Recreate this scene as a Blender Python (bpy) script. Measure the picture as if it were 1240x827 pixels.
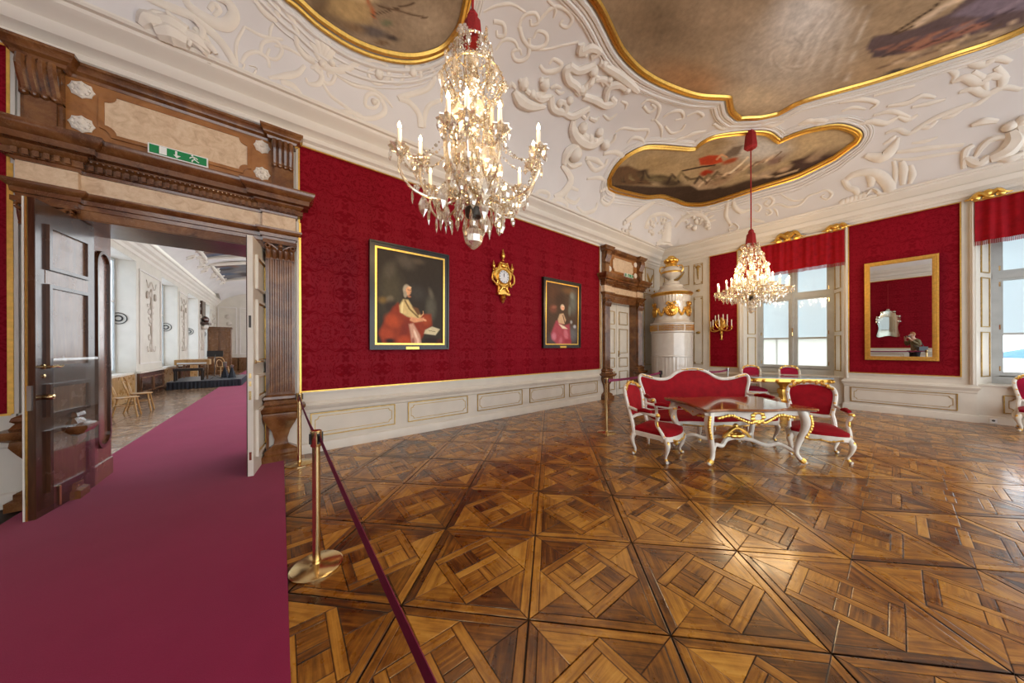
import bpy, bmesh, math, random
import numpy as np
from mathutils import Vector, Matrix, noise
random.seed(7)
for o in list(bpy.data.objects): bpy.data.objects.remove(o)
SC = bpy.context.scene
COL = SC.collection
PI = math.pi
# ------------------------------------------------------------------ camera, world, exposure
EYE = 1.6
YAW = math.radians(52.0504)
ROLL = math.radians(-0.2023)
FPX, HY = 359.7, 420.99
cam = bpy.data.cameras.new('camera'); camo = bpy.data.objects.new('camera', cam); COL.objects.link(camo)
cam.sensor_width = 36.0; cam.lens = FPX * 36 / 1240; cam.shift_y = (HY - 413.5) / 1240
cam.clip_start = 0.05; cam.clip_end = 300
_d = Vector((math.cos(YAW), math.sin(YAW), 0)); _r = Vector((math.sin(YAW), -math.cos(YAW), 0)); _u = Vector((0, 0, 1))
_r2 = math.cos(ROLL) * _r + math.sin(ROLL) * _u; _u2 = -math.sin(ROLL) * _r + math.cos(ROLL) * _u
camo.matrix_world = Matrix(((_r2.x, _u2.x, -_d.x, 0), (_r2.y, _u2.y, -_d.y, 0), (_r2.z, _u2.z, -_d.z, EYE), (0, 0, 0, 1)))
SC.camera = camo
SC.view_settings.view_transform = 'Standard'; SC.view_settings.look = 'None'
SC.view_settings.gamma = 1; SC.view_settings.use_curve_mapping = False
SC.view_settings.exposure = 0.92
SC.cycles.max_bounces = 10; SC.cycles.diffuse_bounces = 5; SC.cycles.glossy_bounces = 4
SC.cycles.transmission_bounces = 6; SC.cycles.transparent_max_bounces = 24
SC.cycles.caustics_reflective = False; SC.cycles.caustics_refractive = False
SC.cycles.sample_clamp_indirect = 6; SC.cycles.use_denoising = True
W = bpy.data.worlds.new('overcast_sky'); SC.world = W; W.use_nodes = True
W.node_tree.nodes['Background'].inputs[0].default_value = (0.93, 0.97, 1.0, 1)
W.node_tree.nodes['Background'].inputs[1].default_value = 2.0

# ------------------------------------------------------------------ objects and tags
def link(name, data, parent=None):
    o = bpy.data.objects.new(name, data); COL.objects.link(o)
    if parent is not None: o.parent = parent
    return o
def tag(o, label, cat, group=None, kind=None):
    o['label'] = label; o['category'] = cat
    if group: o['group'] = group
    if kind: o['kind'] = kind
    return o
def thing(name, label, cat, loc=(0, 0, 0), rz=0, group=None):
    o = link(name, None); o.empty_display_size = .1
    o.location = loc; o.rotation_euler = (0, 0, rz)
    return tag(o, label, cat, group)
def structure(o, label=None):
    o['kind'] = 'structure'
    if label: o['label'] = label
    return o
def copy_tree(o, parent=None):
    c = o.copy(); COL.objects.link(c)
    if parent is not None: c.parent = parent
    for ch in o.children: copy_tree(ch, c)
    return c
def cam2w(r, f, z=0):
    """ground position from metres right of and ahead of the viewpoint"""
    return Vector((_d.x * f + _r.x * r, _d.y * f + _r.y * r, z))
def ray(px, py):
    v = ((px - 620) / FPX) * _r2 - ((py - HY) / FPX) * _u2 + _d
    return v
def on_y(px, py, Y): d = ray(px, py); return Vector((0, 0, EYE)) + d * (Y / d.y)
def on_x(px, py, X): d = ray(px, py); return Vector((0, 0, EYE)) + d * (X / d.x)

# ------------------------------------------------------------------ mesh builder
class MB:
    def __init__(s, M=None):
        s.v = []; s.f = []; s.uv = {}; s.M = M or Matrix.Identity(4)
    def add(s, vs, fs, M=None):
        T = s.M @ M if M is not None else s.M
        b = len(s.v)
        s.v += [tuple(T @ Vector(v)) for v in vs]
        s.f += [tuple(b + i for i in f) for f in fs]
        return s
    def box(s, c, d, M=None):
        x, y, z = d[0] / 2, d[1] / 2, d[2] / 2
        vs = [(c[0] + i * x, c[1] + j * y, c[2] + k * z) for i in (-1, 1) for j in (-1, 1) for k in (-1, 1)]
        return s.add(vs, [(0, 1, 3, 2), (4, 6, 7, 5), (0, 4, 5, 1), (2, 3, 7, 6), (0, 2, 6, 4), (1, 5, 7, 3)], M)
    def bx(s, x0, x1, y0, y1, z0, z1, M=None):
        return s.box(((x0 + x1) / 2, (y0 + y1) / 2, (z0 + z1) / 2), (abs(x1 - x0), abs(y1 - y0), abs(z1 - z0)), M)
    def lathe(s, prof, n=16, M=None, a0=0, a1=2 * PI, wave=0, wn=0):
        full = abs(a1 - a0 - 2 * PI) < 1e-6
        m = n if full else n + 1
        vs = []
        for r, z in prof:
            for i in range(m):
                a = a0 + (a1 - a0) * i / n
                rr = r * (1 + wave * math.cos(wn * a)) if wn else r
                vs.append((rr * math.cos(a), rr * math.sin(a), z))
        fs = []
        for k in range(len(prof) - 1):
            for i in range(n):
                j = (i + 1) % m if full else i + 1
                fs.append((k * m + i, k * m + j, (k + 1) * m + j, (k + 1) * m + i))
        if full:
            if prof[0][0] > 1e-5: fs.append(tuple(range(m))[::-1])
            if prof[-1][0] > 1e-5: fs.append(tuple((len(prof) - 1) * m + i for i in range(m)))
        return s.add(vs, fs, M)
    def ball(s, c, r, n=10, m=6, M=None):
        if not hasattr(r, '__len__'): r = (r, r, r)
        prof = [(math.sin(PI * k / m), -math.cos(PI * k / m)) for k in range(m + 1)]
        T = Matrix.Translation(c) @ Matrix.Diagonal((r[0], r[1], r[2], 1))
        return s.lathe(prof, n, (M @ T) if M is not None else T)
    def tube(s, pts, rad, n=8, M=None, closed=False, flat=1.0, up=None):
        """swept round (or flattened) section along pts; rad a number or a list"""
        P = [Vector(p) for p in pts]; L = len(P)
        if not hasattr(rad, '__len__'): rad = [rad] * L
        vs = []; prev = None
        for i in range(L):
            if closed: t = P[(i + 1) % L] - P[i - 1]
            else: t = P[min(i + 1, L - 1)] - P[max(i - 1, 0)]
            if t.length < 1e-9: t = Vector((0, 0, 1))
            t.normalize()
            if up is not None: a = Vector(up)
            elif prev is None: a = Vector((0, 0, 1)) if abs(t.z) < .9 else Vector((1, 0, 0))
            else: a = prev
            a = a - t * a.dot(t)
            if a.length < 1e-6: a = t.orthogonal()
            a.normalize(); b = t.cross(a); prev = a
            for k in range(n):
                w = 2 * PI * (k + .5) / n
                vs.append(tuple(P[i] + rad[i] * (math.cos(w) * a * flat + math.sin(w) * b)))
        fs = []
        for i in range(L if closed else L - 1):
            j = (i + 1) % L
            for k in range(n):
                q = (k + 1) % n
                fs.append((i * n + k, i * n + q, j * n + q, j * n + k))
        if not closed:
            fs.append(tuple(range(n))[::-1]); fs.append(tuple((L - 1) * n + k for k in range(n)))
        return s.add(vs, fs, M)
    def prism(s, poly, z0, z1, M=None, bev=0):
        """polygon in xy extruded between z0 and z1, optional chamfer on top"""
        n = len(poly)
        lv = [[(x, y, z0) for x, y in poly]]
        if bev:
            lv.append([(x, y, z1 - bev) for x, y in poly]); lv.append([(x, y, z1) for x, y in inset(poly, bev)])
        else: lv.append([(x, y, z1) for x, y in poly])
        vs = [v for l in lv for v in l]; fs = []
        for k in range(len(lv) - 1):
            for i in range(n):
                j = (i + 1) % n
                fs.append((k * n + i, k * n + j, (k + 1) * n + j, (k + 1) * n + i))
        fs.append(tuple(range(n))[::-1]); fs.append(tuple((len(lv) - 1) * n + i for i in range(n)))
        return s.add(vs, fs, M)
    def ring(s, outer, inner, z0, z1, M=None):
        """frame between two outlines of the same point count"""
        n = len(outer)
        vs = [(x, y, z0) for x, y in outer] + [(x, y, z0) for x, y in inner] + [(x, y, z1) for x, y in outer] + [(x, y, z1) for x, y in inner]
        fs = []
        for i in range(n):
            j = (i + 1) % n
            fs += [(i, j, 2 * n + j, 2 * n + i), (n + j, n + i, 3 * n + i, 3 * n + j), (2 * n + i, 2 * n + j, 3 * n + j, 3 * n + i), (j, i, n + i, n + j)]
        return s.add(vs, fs, M)
    def sweep(s, prof, path, M=None, closed=False, caps=True):
        """profile (offset, z) swept with mitres along a horizontal path; offset goes to the left of travel"""
        L = len(path); n = len(prof); vs = []
        for i in range(L):
            p = Vector(path[i])
            a = (p - Vector(path[i - 1])) if (i > 0 or closed) else None
            b = (Vector(path[(i + 1) % L]) - p) if (i < L - 1 or closed) else None
            if a is None: a = b
            if b is None: b = a
            a = a.normalized(); b = b.normalized()
            na = Vector((-a.y, a.x)); nb = Vector((-b.y, b.x)); m = (na + nb)
            m = m / max(.2, (1 + na.dot(nb)))
            for o, z in prof: vs.append((p.x + m.x * o, p.y + m.y * o, z))
        fs = []
        for i in range(L if closed else L - 1):
            j = (i + 1) % L
            for k in range(n - 1): fs.append((i * n + k, j * n + k, j * n + k + 1, i * n + k + 1))
        if caps and not closed:
            fs.append(tuple(range(n))); fs.append(tuple((L - 1) * n + k for k in range(n))[::-1])
        return s.add(vs, fs, M)
    def grid(s, fn, nu, nv, M=None):
        vs = [fn(i / nu, j / nv) for j in range(nv + 1) for i in range(nu + 1)]
        fs = [(j * (nu + 1) + i, j * (nu + 1) + i + 1, (j + 1) * (nu + 1) + i + 1, (j + 1) * (nu + 1) + i) for j in range(nv) for i in range(nu)]
        return s.add(vs, fs, M)
    def mesh(s, name, m, smooth=True, angle=40, recalc=True):
        me = bpy.data.meshes.new(name); me.from_pydata(s.v, [], s.f)
        if recalc:
            bm = bmesh.new(); bm.from_mesh(me); bmesh.ops.recalc_face_normals(bm, faces=bm.faces); bm.to_mesh(me); bm.free()
        if smooth:
            me.shade_smooth(); me.set_sharp_from_angle(angle=math.radians(angle))
        if m is not None: me.materials.append(m)
        me.update(); return me
    def build(s, name, m, parent=None, smooth=True, angle=40, recalc=True):
        return link(name, s.mesh(name, m, smooth, angle, recalc), parent)
def inset(poly, d):
    n = len(poly); out = []
    A = sum(poly[i][0] * poly[(i + 1) % n][1] - poly[(i + 1) % n][0] * poly[i][1] for i in range(n))
    sg = 1 if A > 0 else -1
    for i in range(n):
        p = Vector(poly[i]); a = (p - Vector(poly[i - 1])).normalized(); b = (Vector(poly[(i + 1) % n]) - p).normalized()
        na = Vector((-a.y, a.x)) * sg; nb = Vector((-b.y, b.x)) * sg
        m = (na + nb) / max(.25, 1 + na.dot(nb)); out.append((p.x + m.x * d, p.y + m.y * d))
    return out
def rect(x0, x1, y0, y1): return [(x0, y0), (x1, y0), (x1, y1), (x0, y1)]
def notched(x0, x1, y0, y1, r, n=4):
    """rectangle with concave quarter-round corners"""
    out = []
    for cx, cy, a in ((x0, y0, 90), (x1, y0, 180), (x1, y1, 270), (x0, y1, 0)):
        for k in range(n + 1):
            t = math.radians(a - 90 * k / n); out.append((cx + r * math.cos(t), cy + r * math.sin(t)))
    return out
def spline(pts, n=6, closed=False):
    P = [Vector(p) for p in pts]; L = len(P); out = []
    for i in range(L if closed else L - 1):
        p1 = P[i]; p2 = P[(i + 1) % L]
        p0 = P[i - 1] if (i > 0 or closed) else p1 * 2 - p2
        p3 = P[(i + 2) % L] if (i + 2 < L or closed) else p2 * 2 - p1
        for k in range(n):
            t = k / n
            out.append(.5 * ((2 * p1) + (p2 - p0) * t + (2 * p0 - 5 * p1 + 4 * p2 - p3) * t * t + (3 * p1 - p0 - 3 * p2 + p3) * t ** 3))
    if not closed: out.append(P[-1])
    return out
def lerp(a, b, t): return a + (b - a) * t
def interp(xs, n):
    """resample a list of numbers to n values"""
    return [float(np.interp(i / (n - 1) * (len(xs) - 1), range(len(xs)), xs)) for i in range(n)]
RX90 = Matrix.Rotation(PI / 2, 4, 'X')
# wall frames: local x along the wall, local y up, local z out of the wall into the room
def wallM(origin, along, out):
    a = Vector(along); o = Vector(out); u = Vector((0, 0, 1))
    return Matrix(((a.x, u.x, o.x, origin[0]), (a.y, u.y, o.y, origin[1]), (a.z, u.z, o.z, origin[2]), (0, 0, 0, 1)))
# ------------------------------------------------------------------ materials
class NT:
    def __init__(s, name):
        s.m = bpy.data.materials.new(name); s.m.use_nodes = True; s.t = s.m.node_tree
        s.p = s.t.nodes['Principled BSDF']; s.out = s.t.nodes['Material Output']
    def n(s, typ, **kw):
        x = s.t.nodes.new(typ)
        for k, v in kw.items():
            if k.startswith('i_'):
                key = k[2:]; x.inputs[int(key) if key.isdigit() else key.replace('_', ' ')].default_value = v
            else: setattr(x, k, v)
        return x
    def l(s, a, b): s.t.links.new(a, b)
    def set(s, **kw):
        for k, v in kw.items():
            s.p.inputs[k.replace('_', ' ')].default_value = v
        return s
    def ramp(s, fac, stops, interp='LINEAR'):
        r = s.n('ShaderNodeValToRGB'); r.color_ramp.interpolation = interp
        e = r.color_ramp.elements
        while len(e) < len(stops): e.new(.5)
        for q, (p, c) in zip(e, stops): q.position = p; q.color = (*c, 1)
        s.l(fac, r.inputs[0]); return r.outputs[0]
    def math(s, op, a, b=None, c=None):
        x = s.n('ShaderNodeMath', operation=op)
        for i, v in enumerate((a, b, c)):
            if v is None: continue
            if isinstance(v, (int, float)): x.inputs[i].default_value = v
            else: s.l(v, x.inputs[i])
        return x.outputs[0]
    def mix(s, fac, a, b, typ='MIX'):
        x = s.n('ShaderNodeMix', data_type='RGBA', blend_type=typ)
        for sock, v in ((x.inputs[0], fac), (x.inputs[6], a), (x.inputs[7], b)):
            if isinstance(v, (int, float)): sock.default_value = v
            elif isinstance(v, tuple): sock.default_value = (*v, 1) if len(v) == 3 else v
            else: s.l(v, sock)
        return x.outputs[2]
    def coord(s, scale=(1, 1, 1), kind='Object', rot=(0, 0, 0)):
        tc = s.n('ShaderNodeTexCoord'); mp = s.n('ShaderNodeMapping'); mp.inputs['Scale'].default_value = scale
        mp.inputs['Rotation'].default_value = rot
        s.l(tc.outputs[kind], mp.inputs[0]); return mp.outputs[0]
    def noise(s, vec, scale=5, detail=4, rough=.5, dist=0):
        x = s.n('ShaderNodeTexNoise'); x.inputs['Scale'].default_value = scale; x.inputs['Detail'].default_value = detail
        x.inputs['Roughness'].default_value = rough; x.inputs['Distortion'].default_value = dist
        if vec is not None: s.l(vec, x.inputs['Vector'])
        return x.outputs['Fac']
    def bump(s, h, strength=.3, dist=.01):
        b = s.n('ShaderNodeBump'); b.inputs['Strength'].default_value = strength; b.inputs['Distance'].default_value = dist
        s.l(h, b.inputs['Height']); s.l(b.outputs[0], s.p.inputs['Normal'])
    def col(s, c): s.l(c, s.p.inputs['Base Color'])
def plain(name, c, rough=.5, metal=0, var=.08, scale=6, bump=0, spec=.5, coat=0, **kw):
    m = NT(name); m.set(Roughness=rough, Metallic=metal, Specular_IOR_Level=spec, Coat_Weight=coat, **kw)
    f = m.noise(m.coord(), scale, 4)
    lo = tuple(x * (1 - var) for x in c); hi = tuple(min(1, x * (1 + var)) for x in c)
    m.col(m.ramp(f, [(.3, lo), (.7, hi)]))
    if bump: m.bump(m.noise(m.coord(), scale * 6, 3), bump, .004)
    return m.m
MAT = {}
def build_materials():
    M = MAT
    M['cream'] = plain('cream_paint', (.66, .61, .53), .45, var=.05, scale=3)
    M['stucco'] = plain('stucco_white', (.74, .70, .66), .8, var=.05, scale=2, bump=.15)
    M['relief'] = plain('stucco_relief', (.77, .71, .63), .75, var=.06, scale=3, bump=.2)
    M['ceiling_paint'] = plain('ceiling_paint', (.69, .66, .65), .85, var=.05, scale=1.2)
    M['cornice'] = plain('cornice_paint', (.72, .67, .60), .6, var=.04, scale=1.5)
    M['gold'] = plain('gilding', (.80, .50, .12), .34, 1, var=.12, scale=22, bump=.1)
    M['goldline'] = plain('gilt_line', (.50, .33, .10), .4, .85, var=.2, scale=20)
    M['brass'] = plain('polished_brass', (.72, .55, .28), .18, 1, var=.06, scale=8)
    M['darkmetal'] = plain('dark_iron', (.06, .055, .05), .4, .8)
    M['steel'] = plain('steel', (.5, .5, .48), .3, 1)
    M['ivory'] = plain('ivory_lacquer', (.76, .72, .64), .35, var=.07, scale=12, coat=.2)
    M['white_door'] = plain('white_door_paint', (.70, .66, .58), .4, var=.05, scale=4)
    M['white_plastic'] = plain('white_plastic', (.8, .8, .8), .35, var=.02)
    M['black'] = plain('black_lacquer', (.012, .010, .010), .3, var=.2)
    M['dark_fabric'] = plain('dark_cloth', (.02, .024, .035), .8, var=.2, scale=20)
    M['window_paint'] = plain('window_grey_paint', (.45, .47, .46), .45, var=.08, scale=5)
    M['porcelain'] = plain('white_glazed_tile', (.60, .57, .52), .08, var=.05, coat=.6)
    M['candle'] = plain('candle_white', (.85, .80, .68), .5, var=.04)
    M['ribbon'] = plain('burgundy_ribbon', (.20, .012, .065), .8, var=.1, scale=60)
    M['red_cord'] = plain('red_cord', (.33, .012, .012), .8, var=.2, scale=50, bump=.3)
    M['green'] = plain('exit_green', (.0, .22, .06), .4, var=.03)
    M['white'] = plain('sign_white', (.85, .86, .84), .4, var=.02)
    M['dial'] = plain('enamel_dial', (.80, .80, .82), .25, var=.03)
    M['grille'] = plain('vent_grille', (.05, .05, .045), .6)
    M['skin'] = plain('skin', (.55, .33, .24), .5, var=.06, scale=12)
    M['jacket'] = plain('khaki_jacket', (.17, .14, .08), .85, var=.2, scale=9, bump=.3)
    M['trousers'] = plain('dark_trousers', (.012, .013, .018), .85, var=.2)
    M['hair'] = plain('sandy_hair', (.33, .13, .05), .7, var=.3, scale=30)
    M['bag'] = plain('grey_bag', (.08, .09, .11), .7, var=.2)
    M['bentwood'] = plain('bentwood_honey', (.48, .27, .09), .3, var=.2, scale=14, coat=.3)
    M['parasol_blue'] = plain('blue_parasol_cloth', (.10, .24, .52), .8)
    M['blue_sign'] = plain('light_blue_panel', (.32, .62, .78), .6)
    # damask: a mirrored leafy figure in satin on a matt ground
    m = NT('red_damask'); tc = m.n('ShaderNodeTexCoord'); sp = m.n('ShaderNodeSeparateXYZ'); m.l(tc.outputs['UV'], sp.inputs[0])
    u = m.math('PINGPONG', sp.outputs[0], .28); half = m.math('FLOOR', m.math('DIVIDE', sp.outputs[1], .62))
    v = sp.outputs[1]
    cb = m.n('ShaderNodeCombineXYZ'); m.l(u, cb.inputs[0]); m.l(m.math('PINGPONG', v, .62), cb.inputs[1])
    cb.inputs[2].default_value = 3.7
    f1 = m.noise(cb.outputs[0], 4.6, 3.2, .6, 2.4)
    leaf = m.ramp(f1, [(.40, (0, 0, 0)), (.445, (1, 1, 1)), (.52, (1, 1, 1)), (.56, (.1, .1, .1)), (.63, (.1, .1, .1)), (.66, (.9, .9, .9))])
    big = m.noise(m.coord((1, 1, .4)), .9, 3)
    base = m.mix(leaf, (.165, .0007, .0062), (.222, .0014, .0100))
    seam = m.noise(m.coord((1.4, 1.4, .05)), 2.2, 2)
    c = m.mix(m.math('MULTIPLY', m.math('ADD', big, seam), .5), m.mix(1.0, base, (.72, .6, .6), 'MULTIPLY'), m.mix(1.0, base, (1.3, 1.5, 1.5), 'MULTIPLY'))
    m.col(c); m.l(m.ramp(leaf, [(0, (.85, .85, .85)), (1, (.55, .55, .55))]), m.p.inputs['Roughness'])
    m.set(Specular_IOR_Level=.12); m.bump(leaf, .12, .002); M['damask'] = m.m
    # velvet upholstery and curtain velvet
    for nm, c, key in (('red_velvet', (.27, .003, .009), 'velvet'), ('red_drape', (.27, .003, .009), 'drape'), ('pink_velvet', (.30, .007, .035), 'velvet2')):
        m = NT(nm); f = m.noise(m.coord(), 9, 4, .6); m.col(m.ramp(f, [(.3, tuple(x * .8 for x in c)), (.72, tuple(x * 1.25 for x in c))]))
        m.set(Roughness=.75, Sheen_Weight=.14, Sheen_Roughness=.35, Specular_IOR_Level=.15)
        m.p.inputs['Sheen Tint'].default_value = (1, .3, .25, 1); m.bump(m.noise(m.coord(), 160, 2), .15, .002); M[key] = m.m
    # carpet
    m = NT('crimson_carpet'); big = m.noise(m.coord(), 1.1, 5, .6); fine = m.noise(m.coord(), 260, 2)
    c = m.mix(big, (.26, .011, .064), (.40, .027, .112)); c = m.mix(m.math('MULTIPLY', fine, .4), c, (.15, .005, .03)); m.col(c)
    m.set(Roughness=.95, Specular_IOR_Level=.1, Sheen_Weight=.12); m.bump(fine, .5, .004); M['carpet'] = m.m
    # brown veined marble, pale marble
    def marble(nm, lo, mid, hi, vein, rough, sc=2.2):
        m = NT(nm); v = m.coord(); f = m.noise(v, sc, 7, .62, 1.1); c = m.ramp(f, [(.25, lo), (.5, mid), (.75, hi)])
        g = m.noise(v, sc * 1.7, 9, .7, 2.2); w = m.ramp(m.math('ABSOLUTE', m.math('SUBTRACT', g, .5)), [(0, (1, 1, 1)), (.009, (0, 0, 0))])
        m.col(m.mix(m.math('MULTIPLY', w, .35), c, vein)); m.set(Roughness=rough, Coat_Weight=.3, Coat_Roughness=.12); return m.m
    M['marble'] = marble('brown_marble', (.040, .012, .004), (.155, .058, .017), (.30, .135, .045), (.36, .22, .11), .2)
    M['marble_orange'] = marble('orange_marble', (.19, .070, .018), (.33, .135, .038), (.41, .185, .062), (.30, .13, .05), .25, 3)
    M['marble_dark'] = marble('dark_marble', (.025, .009, .006), (.075, .024, .014), (.13, .05, .03), (.30, .2, .15), .2, 3)
    M['marble_pale'] = marble('pale_marble', (.50, .33, .20), (.68, .50, .33), (.78, .62, .45), (.34, .20, .11), .35, 9)
    # woods driven by UV (u along the grain) and a per-piece tone
    def wood(nm, stops, rough, coat=.0, scl=(2.2, 28), use_attr=False, bump=.12):
        m = NT(nm)
        mp = m.n('ShaderNodeMapping'); mp.inputs['Scale'].default_value = (scl[0], scl[1], 1)
        tc = m.n('ShaderNodeTexCoord'); m.l(tc.outputs['UV' if use_attr else 'Object'], mp.inputs[0])
        if not use_attr: mp.inputs['Scale'].default_value = (scl[1], scl[1], scl[0])
        vec = mp.outputs[0]
        if use_attr:
            oi = m.n('ShaderNodeObjectInfo'); add = m.n('ShaderNodeVectorMath', operation='ADD')
            cx = m.n('ShaderNodeCombineXYZ'); m.l(m.math('MULTIPLY', oi.outputs['Random'], 91.7), cx.inputs[0]); m.l(m.math('MULTIPLY', oi.outputs['Random'], 37.1), cx.inputs[2])
            m.l(vec, add.inputs[0]); m.l(cx.outputs[0], add.inputs[1]); vec = add.outputs[0]
        f = m.noise(vec, 1.0, 6, .62, .7)
        if use_attr:
            at = m.n('ShaderNodeAttribute'); at.attribute_name = 'tone'
            g = m.noise(m.coord((1, 1, 1), 'Object'), 4.5, 5, .65)
            k = m.math('ADD', m.math('MULTIPLY', f, .82), m.math('MULTIPLY', m.math('SUBTRACT', at.outputs['Fac'], .5), .34))
            k = m.math('ADD', k, m.math('MULTIPLY', m.math('SUBTRACT', oi.outputs['Random'], .5), .15))
            k = m.math('ADD', k, m.math('MULTIPLY', m.math('SUBTRACT', g, .5), .60)); k = m.math('ADD', k, .09)
        else: k = f
        m.col(m.ramp(k, stops)); m.set(Coat_Weight=coat, Coat_Roughness=.135 if use_attr else .15)
        rr = m.noise(m.coord((1, 1, 1), 'Object'), 7, 4); m.l(m.ramp(rr, [(.3, (rough * .75,) * 3), (.7, (rough * 1.3,) * 3)]), m.p.inputs['Roughness'])
        m.bump(f, bump, .003); return m.m
    M['parquet'] = wood('oak_parquet', [(.13, (.012, .003, .0004)), (.32, (.10, .032, .0030)), (.50, (.29, .112, .0105)), (.70, (.54, .255, .035)), (.95, (.70, .39, .08))], .30, .55, use_attr=True, scl=(2.6, 34), bump=.22)
    M['parquet_joint'] = plain('parquet_joint', (.014, .005, .002), .6)
    M['parquet_far'] = wood('gallery_parquet', [(.25, (.10, .045, .02)), (.5, (.27, .15, .08)), (.75, (.42, .28, .17))], .22, .2, use_attr=True)
    M['door_wood'] = wood('dark_walnut', [(.25, (.020, .007, .004)), (.5, (.055, .021, .010)), (.8, (.115, .05, .024))], .22, .25, (1.2, 16))
    M['door_wood_light'] = wood('figured_walnut', [(.25, (.10, .040, .015)), (.5, (.19, .085, .034)), (.8, (.30, .15, .065))], .24, .25, (1.2, 14))
    M['panel_wood'] = wood('polished_brown_wood', [(.25, (.10, .034, .018)), (.5, (.19, .072, .040)), (.8, (.27, .12, .07))], .22, .35, (1.0, 9))
    M['brown_wood'] = wood('brown_wood', [(.25, (.08, .03, .01)), (.5, (.16, .07, .025)), (.8, (.25, .12, .05))], .3, .2, (1.5, 12))
    M['oak_wood'] = wood('honey_oak', [(.25, (.26, .13, .04)), (.5, (.40, .22, .075)), (.8, (.52, .31, .12))], .3, .2, (1.5, 12))
    # table top veneer
    m = NT('inlaid_tabletop'); f = m.noise(m.coord((3, 14, 1)), 1.6, 6, .6, .6)
    m.col(m.ramp(f, [(.25, (.13, .035, .007)), (.55, (.27, .085, .017)), (.8, (.40, .15, .035))])); m.set(Roughness=.10, Coat_Weight=.6, Coat_Roughness=.05); M['tabletop'] = m.m
    m = NT('grey_blue_marble'); f = m.noise(m.coord(), 3, 6, .6, 1); m.col(m.ramp(f, [(.3, (.20, .27, .32)), (.7, (.42, .50, .55))])); m.set(Roughness=.08); M['blue_marble'] = m.m
    # crystal: mostly clear, with strong facets; and true clear sheets
    def clear(nm, tint, gl, rough=.0, fres=False, milk=0):
        m = NT(nm); t = m.n('ShaderNodeBsdfTransparent'); t.inputs[0].default_value = (*tint, 1)
        g = m.n('ShaderNodeBsdfGlossy'); g.inputs['Roughness'].default_value = rough; g.inputs[0].default_value = (1, .98, .95, 1)
        x = m.n('ShaderNodeMixShader')
        if fres:
            lw = m.n('ShaderNodeFresnel'); lw.inputs[0].default_value = 1.5; gm = m.n('ShaderNodeNewGeometry'); m.l(m.math('MULTIPLY', m.math('MULTIPLY', lw.outputs[0], gl), m.math('SUBTRACT', 1.0, gm.outputs['Backfacing'])), x.inputs[0])
        else: x.inputs[0].default_value = gl
        m.l(t.outputs[0], x.inputs[1])
        if milk:
            dn = m.n('ShaderNodeBsdfDiffuse'); dn.inputs[0].default_value = (.95, .90, .80, 1); y = m.n('ShaderNodeMixShader'); y.inputs[0].default_value = milk
            m.l(g.outputs[0], y.inputs[1]); m.l(dn.outputs[0], y.inputs[2]); m.l(y.outputs[0], x.inputs[2])
        else: m.l(g.outputs[0], x.inputs[2])
        m.l(x.outputs[0], m.out.inputs[0]); return m.m
    M['crystal'] = clear('cut_crystal', (.95, .90, .80), .52, .05, milk=.28)
    M['crystal_arm'] = clear('moulded_crystal', (.92, .84, .66), .50, .12, milk=.3)
    M['pane'] = clear('window_pane_glass', (.95, .97, .98), 1.0, .0, True)
    M['acrylic'] = clear('clear_acrylic', (.93, .94, .95), 1.3, .0, True)
    m = NT('mirror_glass'); m.set(Metallic=1, Roughness=.0); m.p.inputs['Base Color'].default_value = (.80, .80, .78, 1); M['mirror'] = m.m
    m = NT('cut_mirror_glass'); m.set(Metallic=1, Roughness=.05); m.p.inputs['Base Color'].default_value = (.88, .93, .93, 1); M['cut_mirror'] = m.m
    # window blinds: cloth that lets daylight through
    def cloth_through(nm, c, f):
        m = NT(nm); d = m.n('ShaderNodeBsdfDiffuse'); d.inputs[0].default_value = (*c, 1)
        t = m.n('ShaderNodeBsdfTranslucent'); t.inputs[0].default_value = (*c, 1)
        x = m.n('ShaderNodeMixShader'); x.inputs[0].default_value = f
        m.l(d.outputs[0], x.inputs[1]); m.l(t.outputs[0], x.inputs[2]); m.l(x.outputs[0], m.out.inputs[0]); return m.m
    M['blind'] = cloth_through('blind_cloth', (.74, .79, .81), .62)
    M['frosted'] = cloth_through('frosted_film', (.86, .86, .82), .8)
    M['gallery_blind'] = cloth_through('gallery_blind_cloth', (.86, .91, .97), .8)
    M['fringe'] = plain('red_fringe', (.26, .02, .025), .8)
    m = NT('flame_bulb'); e = m.n('ShaderNodeEmission'); e.inputs[0].default_value = (1, .70, .36, 1); e.inputs[1].default_value = 22
    m.l(e.outputs[0], m.out.inputs[0]); M['flame'] = m.m
    # picture surfaces coloured by a painted point-colour attribute
    m = NT('oil_paint'); a = m.n('ShaderNodeAttribute'); a.attribute_name = 'paint'; m.l(a.outputs['Color'], m.p.inputs['Base Color'])
    m.set(Roughness=.55, Specular_IOR_Level=.3); m.bump(m.noise(m.coord(), 60, 3), .06, .002); M['paint'] = m.m
    m = NT('fresco_paint'); a = m.n('ShaderNodeAttribute'); a.attribute_name = 'paint'
    f = m.noise(m.coord(), 14, 5, .6); m.col(m.mix(1.0, a.outputs['Color'], m.ramp(f, [(.3, (.86, .86, .86)), (.7, (1.1, 1.1, 1.1))]), 'MULTIPLY')); m.set(Roughness=.7, Specular_IOR_Level=.2); M['fresco'] = m.m
build_materials()
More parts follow.
